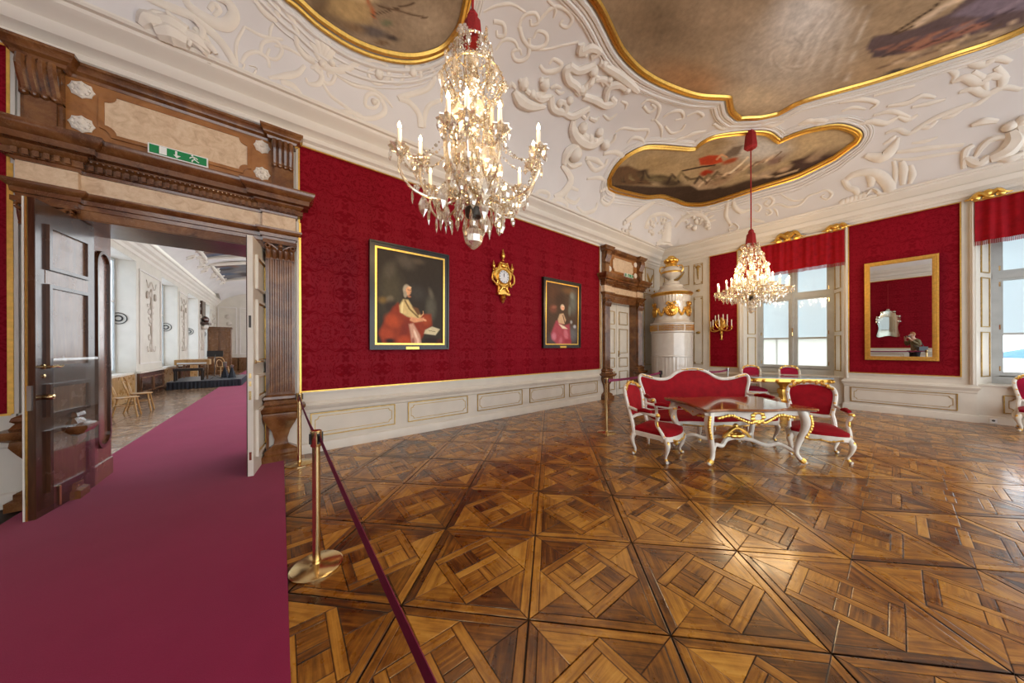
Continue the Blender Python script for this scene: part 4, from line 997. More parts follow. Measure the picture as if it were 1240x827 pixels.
# ------------------------------------------------------------------ small fittings
def socket(M, label):
    t = thing('wall_socket', label, 'socket', (0, 0, 0), 0, 'white sockets low on the wainscot'); t.matrix_world = M
    MB().prism(rect(-.042, .042, -.042, .042), 0, .014, bev=.004).build('plate', MAT['white_plastic'], t, False)
    MB(xf(0, 0, .0135)).lathe([(.021, 0), (.021, .002), (.018, .001), (0, .0005)], 14).build('outlet', MAT['grille'], t)
p = on_y(605.5, 502.5, NY); socket(MN @ xf(p.x, p.z, .012), 'white socket low on the wainscot under the picture wall')
p = on_x(1202.5, 509, EX + .085); socket(ME @ xf(-p.y, p.z, -.055), 'white socket on the skirting under the window at the right edge')
# ------------------------------------------------------------------ ceiling pictures in gilded and stucco frames
def on_ceil(x, y, off=0):
    z = ceil_z(x, y); return Vector((x, y, z)) + ceil_n(x, y) * off
def offset_loop(P, d):
    """loop of plan points pushed outwards by d"""
    n = len(P); A = sum(P[i].x * P[(i + 1) % n].y - P[(i + 1) % n].x * P[i].y for i in range(n)); sg = -1 if A > 0 else 1; out = []
    for i in range(n):
        t = (P[(i + 1) % n] - P[i - 1]).normalized(); out.append(P[i] + Vector((-t.y, t.x)) * sg * d)
    return out
def ceiling_picture(name, label, plan, centre, painter, rings=34, ws=1.):
    t = thing(name, label, 'ceiling painting', (0, 0, 0), 0, 'frescoes in gilded frames on the ceiling')
    P = [Vector(p) for p in plan]; n = len(P); c = Vector(centre)
    vs = []; fs = []
    for k in range(rings + 1):
        f = k / rings
        for p in P:
            q = c.lerp(p, f); vs.append(tuple(on_ceil(q.x, q.y, .02)))
    for k in range(rings):
        for i in range(n):
            j = (i + 1) % n; fs.append((k * n + i, k * n + j, (k + 1) * n + j, (k + 1) * n + i))
    m = MB(); m.add(vs, fs); o = m.build('fresco', MAT['fresco'], t, recalc=False)
    px = np.array([to_px(v)[:2] for v in vs]); painter(px[:, 0], px[:, 1], np.array(vs)).apply(o.data)
    g = MB()
    for d, r in ((.0, .042), (.055, .028)):
        L = offset_loop(P, d); g.tube([tuple(on_ceil(q.x, q.y, .03)) for q in L], r, 6, closed=True)
    g.build('gilded_frame', MAT['gold'], t)
    g = MB()
    for d, r in ((.08 + .08 * ws, .06), (.08 + .17 * ws, .035), (.08 + .25 * ws, .045), (.08 + .32 * ws, .022)):
        L = offset_loop(P, d); g.tube([tuple(on_ceil(q.x, q.y, .008)) for q in L], r * ws, 6, closed=True)
    g.build('stucco_frame', MAT['stucco'], t)
    return t
def sp2(pts, n=5, closed=False): return [Vector((p.x, p.y)) for p in spline([(a, b, 0) for a, b in pts], n, closed)]
# great central picture
R_ = sp2([(.6, 1.55), (.75, 1.9), (1.2, 2.05)], 3) + sp2([(1.25, 2.1), (1.9, 2.5), (2.9, 2.75), (3.86, 2.77), (4.85, 2.94), (5.77, 2.88), (6.84, 2.55), (7.5, 2.14)], 12) + \
     sp2([(7.55, 2.12), (8.02, 2.20), (8.42, 2.16)], 8) + sp2([(8.46, 2.12), (8.74, 1.86), (8.90, 1.58)], 6) + sp2([(8.90, 1.54), (8.86, 1.3), (8.90, 1.06)], 3)[:-1] + \
     sp2([(8.92, 1.03), (9.24, .2), (9.44, -.62), (9.55, -1.3), (9.35, -2.4), (8.8, -3.3), (7.6, -3.9), (5.6, -4.2), (3.4, -4.1), (1.6, -3.4), (.6, -2.2), (.3, -.6), (.5, 1.0)], 12)
def paint_big(x, y, P):
    b = Brush(x, y, (146, 124, 98), 1)
    b.blob(800, 30, 90, 70, (112, 92, 70), 0, .9, .8).blob(830, 100, 90, 40, (158, 116, 78), 10, .9, .8).blob(960, 60, 120, 90, (172, 160, 146), -30, .9, .95).blob(980, 20, 70, 60, (196, 190, 184), -35, .9, .9)
    b.blob(910, 120, 60, 26, (186, 166, 138), 0, .9, .8).blob(1100, 80, 130, 50, (160, 132, 100), -25, .9, .8).blob(880, 10, 90, 60, (150, 128, 104), -30, .9, .7)
    for k in range(16):
        X = 950 + 5 * k; b.stroke([(X, 75 + 1.5 * k), (X + 14, 45), (X + 36, 20 - k)], 2.2 + 2 * ((k * 7) % 5) / 5, (136, 120, 104) if (k * 5) % 3 else (206, 198, 188), 1., .22 + .05 * (k % 4))
    b.poly([(1048, 58), (1058, 44), (1080, 40), (1110, 34), (1150, 16), (1180, -10), (1260, -30), (1260, 24), (1180, 42), (1120, 58), (1090, 66), (1060, 70)], (86, 70, 70), 2)
    b.poly([(1060, 60), (1110, 46), (1180, 24), (1200, 30), (1110, 62)], (136, 92, 76), 2).poly([(1150, 20), (1200, -10), (1260, -20), (1260, 8), (1190, 20)], (112, 98, 108), 3).poly([(1130, 74), (1180, 58), (1260, 26), (1260, 42), (1150, 82)], (122, 96, 78), 2, .8)
    b.stroke([(1080, 42), (1130, 10), (1160, -20)], 1.6, (70, 54, 40), .6).stroke([(1085, 42), (1140, 14), (1170, -14)], 1.4, (80, 62, 46), .6).blob(1085, 86, 18, 4, (84, 72, 62), -15, .6).stroke([(1110, 30), (1150, 4), (1170, -4)], 5, (210, 186, 160), .8, .7)
    for k, (q, cc) in enumerate((((1068, 62), (70, 58, 62)), ((1085, 56), (120, 86, 72)), ((1100, 52), (78, 66, 70)), ((1120, 48), (150, 106, 84)), ((1140, 40), (88, 76, 84)), ((1165, 32), (126, 104, 100)), ((1190, 22), (76, 66, 78)), ((1215, 10), (132, 116, 124)))):
        b.stroke([(q[0] - 10, q[1] + 6), (q[0] + 4, q[1]), (q[0] + 20, q[1] - 9)], 3.2, cc, .7, .8).stroke([(q[0] - 4, q[1] + 9), (q[0] + 16, q[1] - 1)], 1.4, (54, 42, 44), .6, .7)
    for k in range(9): b.stroke([(1060 + 20 * k, 84 - 6 * k), (1078 + 20 * k, 78 - 6 * k), (1092 + 20 * k, 70 - 7 * k)], 2 + k % 3, ((96, 74, 60), (186, 160, 132), (112, 96, 84))[k % 3], .8, .7)
    for k in range(12): a_ = .5 * k; b.stroke([(955 + 26 * math.cos(a_ + u) * (1 - u * .3), 66 + 20 * math.sin(a_ + u) * (1 - u * .3)) for u in (0, .3, .6, .9)], 2.4, ((120, 106, 92), (206, 198, 188))[k % 2], 1., .22)
    b.c[P[:, 0] < 3.4] = lin((140, 112, 84)); 
    return b.clouds(44, .13, 2, -30, 1.6).clouds(13, .08, 8, -35, 2.2).gain(1.3)
ceiling_picture('ceiling_fresco', 'largest ceiling painting, cloudy sky with dark figures at its right end', R_, (5.0, -.6), paint_big, 190, .8)
# corner picture
C_ = sp2([(7.007, 4.688), (6.98, 4.45), (7.06, 4.19), (7.3, 3.9), (7.64, 3.72), (8.15, 3.5), (8.66, 3.27)], 5)[:-1] + sp2([(8.69, 3.22), (8.62, 2.95), (8.71, 2.69), (9.11, 2.18), (9.4, 1.9), (9.74, 1.77)], 5)[:-1] + \
     sp2([(9.80, 1.735), (9.80, 1.4), (9.86, 1.13), (10.0, .8), (10.22, .58), (10.38, .49), (10.47, .52)], 5) + sp2([(10.62, .87), (10.69, 1.3), (10.72, 1.62), (10.70, 2.3), (10.685, 3.09), (10.67, 3.5), (10.60, 3.85), (10.40, 4.16), (9.99, 4.34), (9.7, 4.40), (9.4, 4.46), (8.95, 4.60), (8.56, 4.67), (7.62, 4.78), (7.2, 4.80)], 5)
def paint_corner(x, y, P):
    b = Brush(x, y, (150, 128, 96), 2)
    b.blob(790, 200, 50, 24, (142, 116, 78), 0, .9, .8).blob(920, 180, 60, 24, (176, 172, 166), -5, .9, .9).blob(990, 170, 50, 22, (172, 148, 112), -5, .9, .8).blob(840, 205, 60, 16, (160, 134, 96), -8, .9, .7).blob(900, 166, 30, 10, (196, 190, 180), 0, .9, .7)
    b.poly([(735, 222), (770, 224), (800, 226), (835, 224), (880, 226), (960, 200), (1040, 172), (1050, 190), (960, 226), (840, 256), (740, 240)], (58, 42, 30), 2.5)
    b.poly([(736, 204), (760, 200), (775, 206), (790, 224), (740, 224)], (86, 62, 40), 2).blob(800, 216, 34, 7, (92, 78, 52), 4, .7).blob(776, 209, 14, 4, (50, 34, 22), -20, .7).blob(812, 222, 22, 6, (64, 50, 34), 0, .7)
    b.poly([(836, 224), (862, 208), (880, 196), (898, 194), (900, 206), (884, 218), (866, 228), (846, 230)], (156, 132, 104), 1.6).blob(872, 218, 22, 8, (132, 106, 80), -20, .7)
    b.poly([(846, 192), (858, 188), (872, 188), (876, 196), (862, 200), (848, 200)], (160, 58, 30), 1.5).blob(856, 209, 12, 5, (150, 50, 24), -15, .6).blob(884, 195, 14, 4, (150, 70, 40), -20, .6).blob(866, 203, 12, 4, (120, 96, 72), -15, .6)
    b.stroke([(826, 207), (850, 202), (866, 200)], 1.3, (58, 42, 32), .6).poly([(876, 188), (888, 178), (900, 176), (894, 188), (882, 192)], (104, 90, 78), 1.5).blob(915, 205, 16, 6, (120, 104, 84), -25, .7).blob(938, 194, 16, 7, (116, 92, 80), -20, .7).blob(924, 212, 20, 5, (150, 128, 104), -22, .7)
    b.poly([(955, 196), (975, 190), (992, 184), (1012, 180), (1022, 180), (1006, 196), (970, 206)], (66, 48, 40), 1.6).blob(985, 192, 14, 5, (136, 112, 88), -18, .7).blob(950, 205, 12, 4, (170, 140, 110), -20, .7).stroke([(944, 196), (946, 184)], 1.2, (96, 70, 44), .6)
    b.stroke([(900, 212), (940, 214), (966, 206)], 1.5, (176, 150, 118), .7)
    for k in range(10): b.stroke([(846 + 9 * k, 226 - 3.4 * k), (853 + 9 * k, 219 - 3.2 * k), (862 + 9 * k, 217 - 3 * k)], 1.8, ((196, 170, 138), (92, 70, 54), (150, 122, 96))[k % 3], .7, .8)
    for k in range(12): b.stroke([(742 + 11 * k, 222 - (k % 3) * 4), (748 + 11 * k, 217 - (k % 4) * 3), (756 + 11 * k, 220 - (k % 3) * 2)], 2.2, ((46, 32, 24), (112, 96, 66), (76, 60, 40))[k % 3], .7, .8)
    b.stroke([(868, 193), (874, 187), (880, 190)], 1.6, (186, 140, 104), .6).stroke([(884, 210), (898, 198), (906, 190)], 1.6, (206, 188, 160), .7)
    return b.clouds(26, .12, 3, -12, 2).clouds(9, .10, 5, -12, 2).gain(1.35)
ceiling_picture('ceiling_fresco', 'curved corner painting with an orange-robed figure behind the far chandelier cord', C_, (9.55, 3.5), paint_corner, 90, .5)
L_ = sp2([(-.55, 4.5), (.0, 4.70), (.203, 4.736), (.462, 4.784), (.869, 4.797), (1.314, 4.743), (1.72, 4.624), (2.045, 4.415), (2.174, 4.157), (2.165, 3.93), (2.05, 3.6), (1.6, 3.2), (.7, 2.95), (-.2, 3.1), (-.7, 3.6), (-.75, 4.1)], 6, True)
def paint_left(x, y, P):
    b = Brush(x, y, (126, 106, 84), 3)
    b.blob(410, 10, 60, 40, (96, 74, 50), 20, .9, .8).blob(430, 12, 30, 22, (170, 140, 96), 20, .9, .9).blob(436, -4, 30, 10, (196, 172, 130), 10, .8, .7).poly([(395, 14), (420, 24), (448, 30), (450, 12), (440, 0), (400, -6)], (156, 128, 86), 6, .7)
    b.stroke([(446, 0), (452, 20)], 3, (150, 84, 50), .7).blob(450, 38, 30, 9, (86, 76, 70), 15, .7).blob(475, 46, 12, 5, (64, 54, 48), 15, .7).blob(430, 34, 22, 8, (110, 86, 62), 15, .8).blob(516, 26, 40, 40, (150, 130, 106), 0, .9, .8).blob(468, 28, 10, 6, (96, 94, 70), 0, .7).blob(462, 52, 12, 4, (98, 74, 50), 0, .7)
    b.stroke([(452, 18), (500, 4)], 1.6, (78, 60, 44), .6).stroke([(456, 6), (516, 22)], 1.6, (86, 66, 48), .6).blob(380, 20, 24, 30, (84, 64, 40), 30, .9, .7)
    return b.clouds(24, .12, 6, 20, 1.5).clouds(9, .08, 7, 0, 1.5).gain(1.35)
ceiling_picture('ceiling_fresco', 'smaller ceiling painting over the near wall with pale robed figures', L_, (.75, 3.9), paint_left, 70, .55)
# ------------------------------------------------------------------ white stucco ornament laid on the cove
def relief(strokes, name='stucco_scroll', mat='relief', flat=.55, n=7, lift=0):
    """strokes: list of (points, half widths) traced on the picture plane, each laid on the cove in metres"""
    m = MB()
    for pts, wd in strokes:
        Q = spline([(a, b, 0) for a, b in pts], 4); W_ = interp(wd if hasattr(wd, '__len__') else [wd * .6, wd, wd, wd * .6], len(Q))
        P = []; R = []
        for q, w in zip(Q, W_):
            h = ceil_hit(q.x, q.y); f = (h - Vector((0, 0, EYE))).dot(_d); P.append(h); R.append(max(.006, w * f / FPX * 1.0))
        c = P[len(P) // 2]; nv = ceil_n(c.x, c.y)
        # lift so that the relief is bedded, not floating
        m.tube([p + nv * (r * flat * .25 + lift) for p, r in zip(P, R)], R, n, flat=flat, up=nv)
    o = m.build(name, MAT[mat], ceiling); return o
def blobs(items, name, mat='relief'):
    m = MB()
    for x, y, r, h in items:
        p = ceil_hit(x, y); nv = ceil_n(p.x, p.y); f = (p - Vector((0, 0, EYE))).dot(_d); s = r * f / FPX
        q = nv.to_track_quat('Z', 'Y').to_matrix().to_4x4(); m.ball((0, 0, 0), (s, s, s * h), 10, 6, Matrix.Translation(p + nv * s * h * .3) @ q)
    return m.build(name, MAT[mat], ceiling)
def T(x0, y0, s, pts): return [(x0 + a / s, y0 + b / s) for a, b in pts]
def many(x0, y0, s, rows, **k):
    for pts, w in rows:
        ww = [v / s for v in w] if hasattr(w, '__len__') else w / s
        relief([(T(x0, y0, s, pts), ww)], **k)
# over the near wall (left)
many(340, 0, 4.135, [([(-40, -30), (0, 20), (50, 90), (80, 160), (80, 220), (120, 280), (170, 310)], [8, 14, 12, 16]), ([(150, 340), (200, 330), (270, 350), (340, 340), (400, 310)], [6, 16, 18, 8]),
    ([(400, 310), (470, 300), (530, 330), (535, 390), (490, 420), (450, 400), (440, 360), (480, 340), (510, 370), (490, 395)], [9, 9, 8, 6]), ([(550, 370), (560, 410), (600, 415), (615, 365), (590, 350)], [9, 9, 5]),
    ([(620, 330), (650, 350), (690, 340), (700, 400), (660, 410)], [12, 14, 6]), ([(720, 310), (770, 370), (740, 440), (660, 470), (590, 490), (640, 510), (690, 570), (700, 640)], [8, 12, 12, 12, 14, 16]),
    ([(800, 500), (740, 530), (720, 590), (720, 640)], [8, 12, 8]), ([(170, 340), (205, 380), (190, 420), (140, 420), (125, 390)], [12, 12, 5]), ([(200, 350), (215, 410), (255, 415), (270, 370), (235, 365), (240, 390)], [9, 9, 5]),
    ([(210, 420), (250, 480), (330, 540), (400, 590), (470, 590), (520, 560), (510, 510), (470, 470), (430, 480), (425, 530), (470, 540), (490, 510), (470, 500)], [7, 10, 12, 10, 8, 6]), ([(-60, 390), (0, 385), (80, 370), (120, 330)], [7, 16, 8]),
    ([(0, 410), (60, 430), (110, 480)], [12, 14, 5]), ([(270, 370), (360, 425), (450, 445), (520, 490), (560, 540)], [6, 9, 9, 5]), ([(180, 560), (240, 570), (330, 560), (400, 580), (430, 630), (500, 690), (540, 690)], [6, 11, 9, 8, 6]), ([(-30, 230), (30, 240), (100, 280)], [5, 9, 5])])
for a in ((150, 210), (180, 190), (212, 188), (242, 205), (268, 250)): relief([(T(340, 0, 4.135, [(205, 330), ((205 + a[0]) / 2, (310 + a[1]) / 2), a]), [1.5, 3.6, 4.6, 2])], 'stucco_shell_rib')
blobs([(340 + 205 / 4.135, 322 / 4.135, 4, .8), (340 + 255 / 4.135, 318 / 4.135, 4, .8), (340 + 490 / 4.135, 375 / 4.135, 5, .7), (340 + 660 / 4.135, 360 / 4.135, 5, .7), (340 + 465 / 4.135, 510 / 4.135, 3.4, .8)], 'stucco_rosette')
# middle, beside the near chandelier
many(600, 0, 4.135, [([(120, 130), (140, 200), (190, 240), (250, 220), (255, 170), (210, 155), (190, 190)], [10, 11, 9, 6]), ([(115, 140), (140, 80), (200, 65), (215, 110), (180, 125), (175, 95)], [8, 9, 6]), ([(220, 100), (280, 40), (340, 40), (385, 90), (360, 135), (325, 120), (340, 95)], [8, 10, 9, 6]),
    ([(170, 250), (260, 245), (330, 228), (415, 210)], [5, 7, 6]), ([(170, 190), (165, 270), (140, 300), (100, 300), (85, 260), (120, 245), (130, 275)], [9, 10, 8, 5]), ([(-10, 105), (40, 120), (45, 175), (10, 180), (5, 150)], [10, 10, 6]), ([(0, 250), (40, 200), (95, 205), (115, 255)], [6, 9, 6]),
    ([(220, 325), (250, 358), (310, 350), (330, 320), (290, 295), (270, 320)], [8, 14, 10, 6]), ([(-60, 60), (0, 30), (80, 20), (150, 60)], [5, 8, 5]), ([(260, 0), (300, 40), (290, 90)], [6, 10, 5]), ([(540, 575), (570, 595), (610, 568)], [5, 10, 5]), ([(630, 505), (655, 520), (650, 545)], [5, 9, 5]),
    ([(730, 520), (770, 498), (820, 530), (805, 590), (780, 600)], [6, 9, 9, 5]), ([(740, 530), (770, 560), (800, 540), (780, 520)], [7, 9, 5]), ([(840, 585), (880, 560), (930, 555), (940, 590), (900, 600)], [6, 10, 8, 5]), ([(850, 630), (880, 665), (930, 650), (950, 620)], [5, 9, 5]), ([(660, 715), (690, 688), (735, 700), (735, 730), (690, 730)], [7, 10, 8, 5]),
    ([(600, 660), (640, 640), (700, 650), (765, 650), (745, 700)], [5, 8, 8, 5]), ([(880, 712), (930, 690), (985, 678)], [5, 11, 5]), ([(960, 580), (1010, 560), (1040, 580), (1010, 600)], [6, 9, 5]), ([(800, 600), (830, 640), (830, 690)], [5, 8, 4]), ([(540, 770), (600, 760), (640, 790), (610, 815)], [9, 13, 7]), ([(450, 790), (500, 800), (540, 830)], [9, 13, 7])])
many(600, 0, 4.135, [([(430, 215), (425, 260), (480, 235), (520, 255), (480, 285)], [18, 22, 14]), ([(375, 335), (352, 350), (365, 400), (405, 430), (425, 465), (400, 455)], [20, 22, 20, 12]), ([(370, 325), (410, 350), (470, 335), (500, 320)], [16, 22, 14]),
    ([(90, 455), (120, 500), (175, 530), (250, 535)], [14, 30, 24, 8]), ([(180, 470), (230, 492), (280, 482)], [14, 22, 12]), ([(275, 480), (285, 540), (340, 560), (352, 520), (315, 505)], [18, 20, 18, 10]), ([(335, 560), (380, 582), (430, 560), (470, 540)], [14, 20, 12]),
    ([(440, 480), (500, 500), (550, 525), (595, 512), (580, 485)], [16, 20, 18, 10]), ([(550, 500), (565, 435), (620, 420), (665, 455)], [16, 22, 14]), ([(470, 410), (445, 440), (440, 470)], [12, 18, 12]), ([(520, 310), (560, 335), (620, 372), (680, 420), (715, 455)], [14, 22, 22, 14]),
    ([(388, 600), (385, 650), (420, 700), (480, 720), (535, 692)], [14, 26, 28, 20]), ([(340, 820), (360, 760), (420, 720)], [16, 26, 16]), ([(500, 400), (545, 395), (575, 430), (545, 450)], [12, 18, 10]), ([(490, 375), (478, 410), (455, 440)], [12, 20, 12]), ([(500, 380), (530, 400), (540, 430)], [8, 11, 7]), ([(150, 450), (190, 478), (230, 470), (250, 445)], [12, 16, 12]), ([(100, 440), (80, 420), (70, 440)], [8, 12, 6]), ([(275, 440), (300, 430), (330, 440)], [7, 11, 6]), ([(300, 450), (320, 465), (345, 460)], [6, 9, 5]), ([(435, 665), (450, 690), (490, 705)], [14, 22, 14]), ([(400, 655), (380, 690), (400, 720)], [8, 12, 7]), ([(470, 590), (500, 600), (520, 585)], [7, 12, 6]), ([(420, 560), (450, 590), (470, 560)], [7, 10, 6]), ([(560, 720), (590, 700), (600, 670)], [7, 11, 6]), ([(350, 800), (380, 830), (430, 820)], [9, 14, 8])], flat=.8, name='stucco_ribbon')
blobs([(600 + x / 4.135, y / 4.135, r / 4.135, .9) for x, y, r in ((490, 352, 25), (140, 418, 27), (245, 418, 27), (435, 636, 26), (518, 660, 22), (548, 722, 25), (395, 770, 36), (545, 315, 18), (570, 395, 18), (660, 445, 20), (450, 265, 16), (430, 445, 20), (320, 515, 18), (370, 500, 20), (125, 405, 14), (150, 400, 14), (230, 400, 14), (258, 402, 14), (480, 335, 13), (500, 338, 13), (185, 470, 20), (215, 480, 18), (470, 690, 20), (495, 700, 17))], 'stucco_cherub')
# towards the far corner
many(680, 140, 3.263, [([(100, 175), (130, 215), (170, 195), (180, 170)], [7, 10, 5]), ([(0, 195), (35, 250), (10, 300), (-30, 320)], [9, 16, 16, 8]), ([(65, 295), (30, 285), (15, 325), (50, 345), (70, 325)], [6, 9, 9, 5]), ([(60, 360), (90, 385), (130, 372), (140, 345)], [5, 9, 5]), ([(150, 300), (180, 288), (205, 320), (180, 352), (155, 335), (170, 315)], [6, 9, 8, 5]),
    ([(250, 420), (290, 390), (330, 362), (365, 340)], [12, 16, 8]), ([(330, 440), (350, 400), (400, 388), (440, 410)], [6, 9, 6]), ([(450, 440), (490, 398), (550, 392), (580, 430), (570, 450)], [6, 9, 9, 5]), ([(420, 420), (415, 460), (410, 500)], [12, 18, 20]), ([(600, 30), (640, 50), (680, 20)], [6, 10, 5]), ([(470, 90), (520, 70), (570, 60)], [6, 11, 5]), ([(780, 20), (830, 40), (880, 20)], [6, 10, 5]), ([(940, 40), (990, 20), (1040, 20), (1030, 40)], [6, 12, 6]), ([(100, 250), (150, 245), (190, 270)], [5, 8, 4]), ([(-60, 360), (-20, 330), (20, 350), (10, 390)], [6, 9, 9, 5]), ([(-120, 330), (-90, 300), (-50, 310), (-60, 340)], [6, 9, 5])])
for k in range(9): a = PI * (.05 + .9 * k / 8); relief([([(804, 296), (804 + 5 * math.cos(a), 296 - 5.5 * math.sin(a)), (804 + 10.5 * math.cos(a), 299 - 10 * math.sin(a))], [.8, 1.7, 1.2])], 'stucco_shell_rib')
for cx, cy, rx, ry, nn, sd in ((797, 274, 15, 11, 16, 1), (845, 269, 17, 10, 18, 2), (758, 277, 9, 9, 14, 3)):
    r = random.Random(sd); blobs([(cx + rx * r.uniform(-1, 1) * .8, cy + ry * r.uniform(-1, 1) * .8, r.uniform(1.5, 3), .8) for _ in range(nn)], 'stucco_fruit_cluster')
for a in np.linspace(0, PI, 8): relief([([(845 + 15 * math.cos(a) * .8, 268 - 8 * math.sin(a)), (845 + 22 * math.cos(a), 266 - 13 * math.sin(a))], [1.4, 1.8, 1])], 'stucco_leaf'); relief([([(797 + 12 * math.cos(a), 276 - 8 * math.sin(a)), (797 + 17 * math.cos(a), 275 - 13 * math.sin(a))], [1.4, 1.8, 1])], 'stucco_leaf')
# over the window wall
many(840, 220, 6.2, [([(300, 125), (310, 190), (360, 222), (430, 205)], [10, 18, 18, 8]), ([(260, 130), (250, 190), (245, 260), (285, 330)], [8, 14, 14, 10]), ([(270, 335), (300, 312), (335, 340), (315, 385), (275, 385), (270, 355), (300, 350)], [9, 12, 10, 7]), ([(455, 180), (480, 168), (505, 190), (485, 222), (460, 210)], [8, 9, 6]), ([(420, 275), (480, 292), (530, 300)], [8, 14, 7]),
    ([(515, 125), (560, 108), (600, 140), (570, 182), (535, 165), (555, 140)], [8, 10, 9, 6]), ([(555, 190), (640, 168), (720, 190), (800, 172), (860, 110), (920, 88)], [6, 9, 9, 9, 6]), ([(640, 80), (700, 120), (760, 142), (835, 130)], [5, 8, 5]), ([(540, 215), (570, 210), (585, 235), (555, 250), (545, 232)], [6, 8, 5]), ([(920, 90), (990, 62), (1040, 90), (1005, 132), (960, 112), (985, 95)], [6, 9, 8, 5]), ([(600, 200), (625, 225), (630, 260)], [5, 8, 4]), ([(320, 400), (360, 370), (420, 370)], [7, 12, 6]), ([(-40, 240), (20, 220), (80, 260), (90, 310)], [6, 10, 10, 6]), ([(100, 180), (140, 200), (185, 195)], [6, 14, 6])])
many(1000, 120, 4.133, [([(95, 410), (140, 378), (210, 365), (270, 382), (312, 430), (322, 480), (280, 505)], [10, 16, 20, 22, 20, 12]), ([(205, 355), (230, 400), (225, 440)], [12, 16, 10]), ([(205, 475), (235, 450), (268, 475), (240, 505), (210, 490), (235, 478)], [12, 15, 12, 8]), ([(90, 400), (115, 440), (150, 455), (165, 495)], [10, 14, 10]), ([(200, 280), (280, 290), (330, 250), (365, 190)], [12, 26, 22, 6]), ([(290, 225), (330, 200), (350, 180)], [6, 10, 5]),
    ([(355, 265), (440, 255), (560, 240), (690, 228)], [8, 13, 8]), ([(335, 300), (430, 300), (560, 280), (700, 262)], [5, 9, 5]), ([(380, 310), (390, 360), (385, 430)], [9, 16, 9]), ([(425, 330), (435, 380), (420, 425)], [8, 13, 7]), ([(340, 310), (350, 370), (340, 450)], [6, 10, 6]), ([(480, 445), (540, 405), (620, 432), (760, 400), (860, 340), (1000, 290)], [8, 16, 16, 16, 14]), ([(300, 170), (360, 150), (420, 170), (500, 120), (560, 95)], [7, 11, 11, 7]), ([(560, 90), (620, 66), (700, 40), (760, 25)], [6, 10, 6]), ([(150, 130), (230, 110), (300, 120), (360, 90)], [8, 14, 14, 8]), ([(240, 80), (330, 60), (420, 90)], [7, 12, 6]), ([(430, 40), (520, 20), (600, 0)], [7, 12, 6]), ([(430, 220), (500, 210), (560, 190)], [5, 9, 5]), ([(80, 60), (140, 40), (200, 50)], [6, 10, 5]), ([(20, 110), (70, 100), (120, 110)], [6, 10, 5])])
many(727, 0, 2.417, [([(1040, 190), (1080, 180), (1120, 190), (1160, 170), (1200, 180)], [5, 10, 10, 6]), ([(1030, 240), (1070, 225), (1110, 240), (1150, 220), (1190, 230)], [6, 12, 12, 7]), ([(1050, 270), (1090, 260), (1130, 275), (1180, 255), (1230, 262)], [5, 9, 9, 5]), ([(1090, 210), (1120, 230), (1130, 265)], [6, 9, 5]), ([(1160, 195), (1180, 230), (1170, 265)], [6, 10, 6]), ([(920, 380), (980, 345), (1040, 320), (1090, 300)], [4, 7, 7, 4]), ([(930, 370), (960, 372), (985, 352)], [4, 7, 4]), ([(1000, 345), (1030, 338), (1060, 318)], [4, 7, 4]), ([(1080, 310), (1110, 300), (1150, 270)], [4, 7, 4]), ([(800, 280), (860, 262), (920, 250)], [4, 7, 4]), ([(840, 310), (900, 300), (940, 280), (980, 285)], [4, 8, 7, 4]), ([(700, 300), (760, 290), (810, 300), (790, 320)], [4, 7, 6, 3]), ([(870, 340), (900, 350), (930, 335)], [4, 7, 4]), ([(1100, 130), (1150, 140), (1200, 120), (1240, 130)], [5, 9, 8, 5]), ([(1010, 200), (1040, 215), (1030, 240)], [4, 7, 4]),
    ([(580, 365), (610, 352), (640, 362), (625, 378)], [4, 8, 6, 3])])
for k in range(6): relief([(T(1000, 120, 4.133, [(80 + 22 * k, 535 - 8 * k), (86 + 22 * k, 512 - 8 * k), (92 + 22 * k, 500 - 7 * k)]), [2.5, 3.2, 2])], 'stucco_shell_rib')
many(1000, 120, 4.133, [([(930, 160), (945, 210), (900, 265), (820, 300)], [20, 34, 34, 22]), ([(820, 290), (760, 325), (700, 300), (690, 350)], [20, 20, 14, 8]), ([(905, 190), (840, 198), (790, 230), (745, 295)], [12, 16, 14, 8]), ([(970, 120), (985, 190), (970, 260)], [16, 26, 16]), ([(740, 230), (700, 260), (690, 320)], [10, 15, 8]), ([(860, 300), (920, 300), (990, 270)], [12, 20, 12]), ([(730, 130), (790, 110), (860, 110)], [10, 18, 10])], flat=.85, name='stucco_reclining_figure')
blobs([(1000 + 920 / 4.133, 120 + 135 / 4.133, 6, .9), (1000 + 985 / 4.133, 120 + 105 / 4.133, 6, .9)], 'stucco_head')
# trophy and volute over the open portal
many(0, 0, 3.647, [([(640, -10), (700, 15), (780, 45), (860, 82), (940, 150), (1000, 220), (1040, 300), (1046, 365)], [10, 18, 18, 16, 10]), ([(810, -10), (860, 50), (940, 100), (1000, 112), (1034, 70), (1010, 15), (955, -10)], [12, 22, 24, 20, 10]), ([(925, 45), (945, 20), (970, 45), (945, 70)], [9, 12, 7]), ([(1080, 118), (1042, 200), (1048, 300)], [5, 7, 5]), ([(1080, 118), (1160, 160), (1250, 175)], [5, 7, 5]),
    ([(1150, 245), (1160, 190), (1215, 180), (1245, 222), (1220, 262), (1180, 250), (1190, 215)], [6, 8, 7, 5]), ([(1065, 280), (1090, 242), (1135, 230), (1180, 260), (1190, 300)], [6, 8, 8, 5]), ([(1080, 282), (1072, 332), (1110, 345), (1132, 302), (1100, 290)], [6, 8, 7, 4]), ([(1110, 365), (1165, 380), (1225, 405)], [5, 10, 5]), ([(1120, -10), (1160, 50), (1212, 84), (1225, 30), (1180, 18)], [9, 12, 12, 6]), ([(1190, 180), (1195, 130), (1210, 100)], [4, 6, 3])])
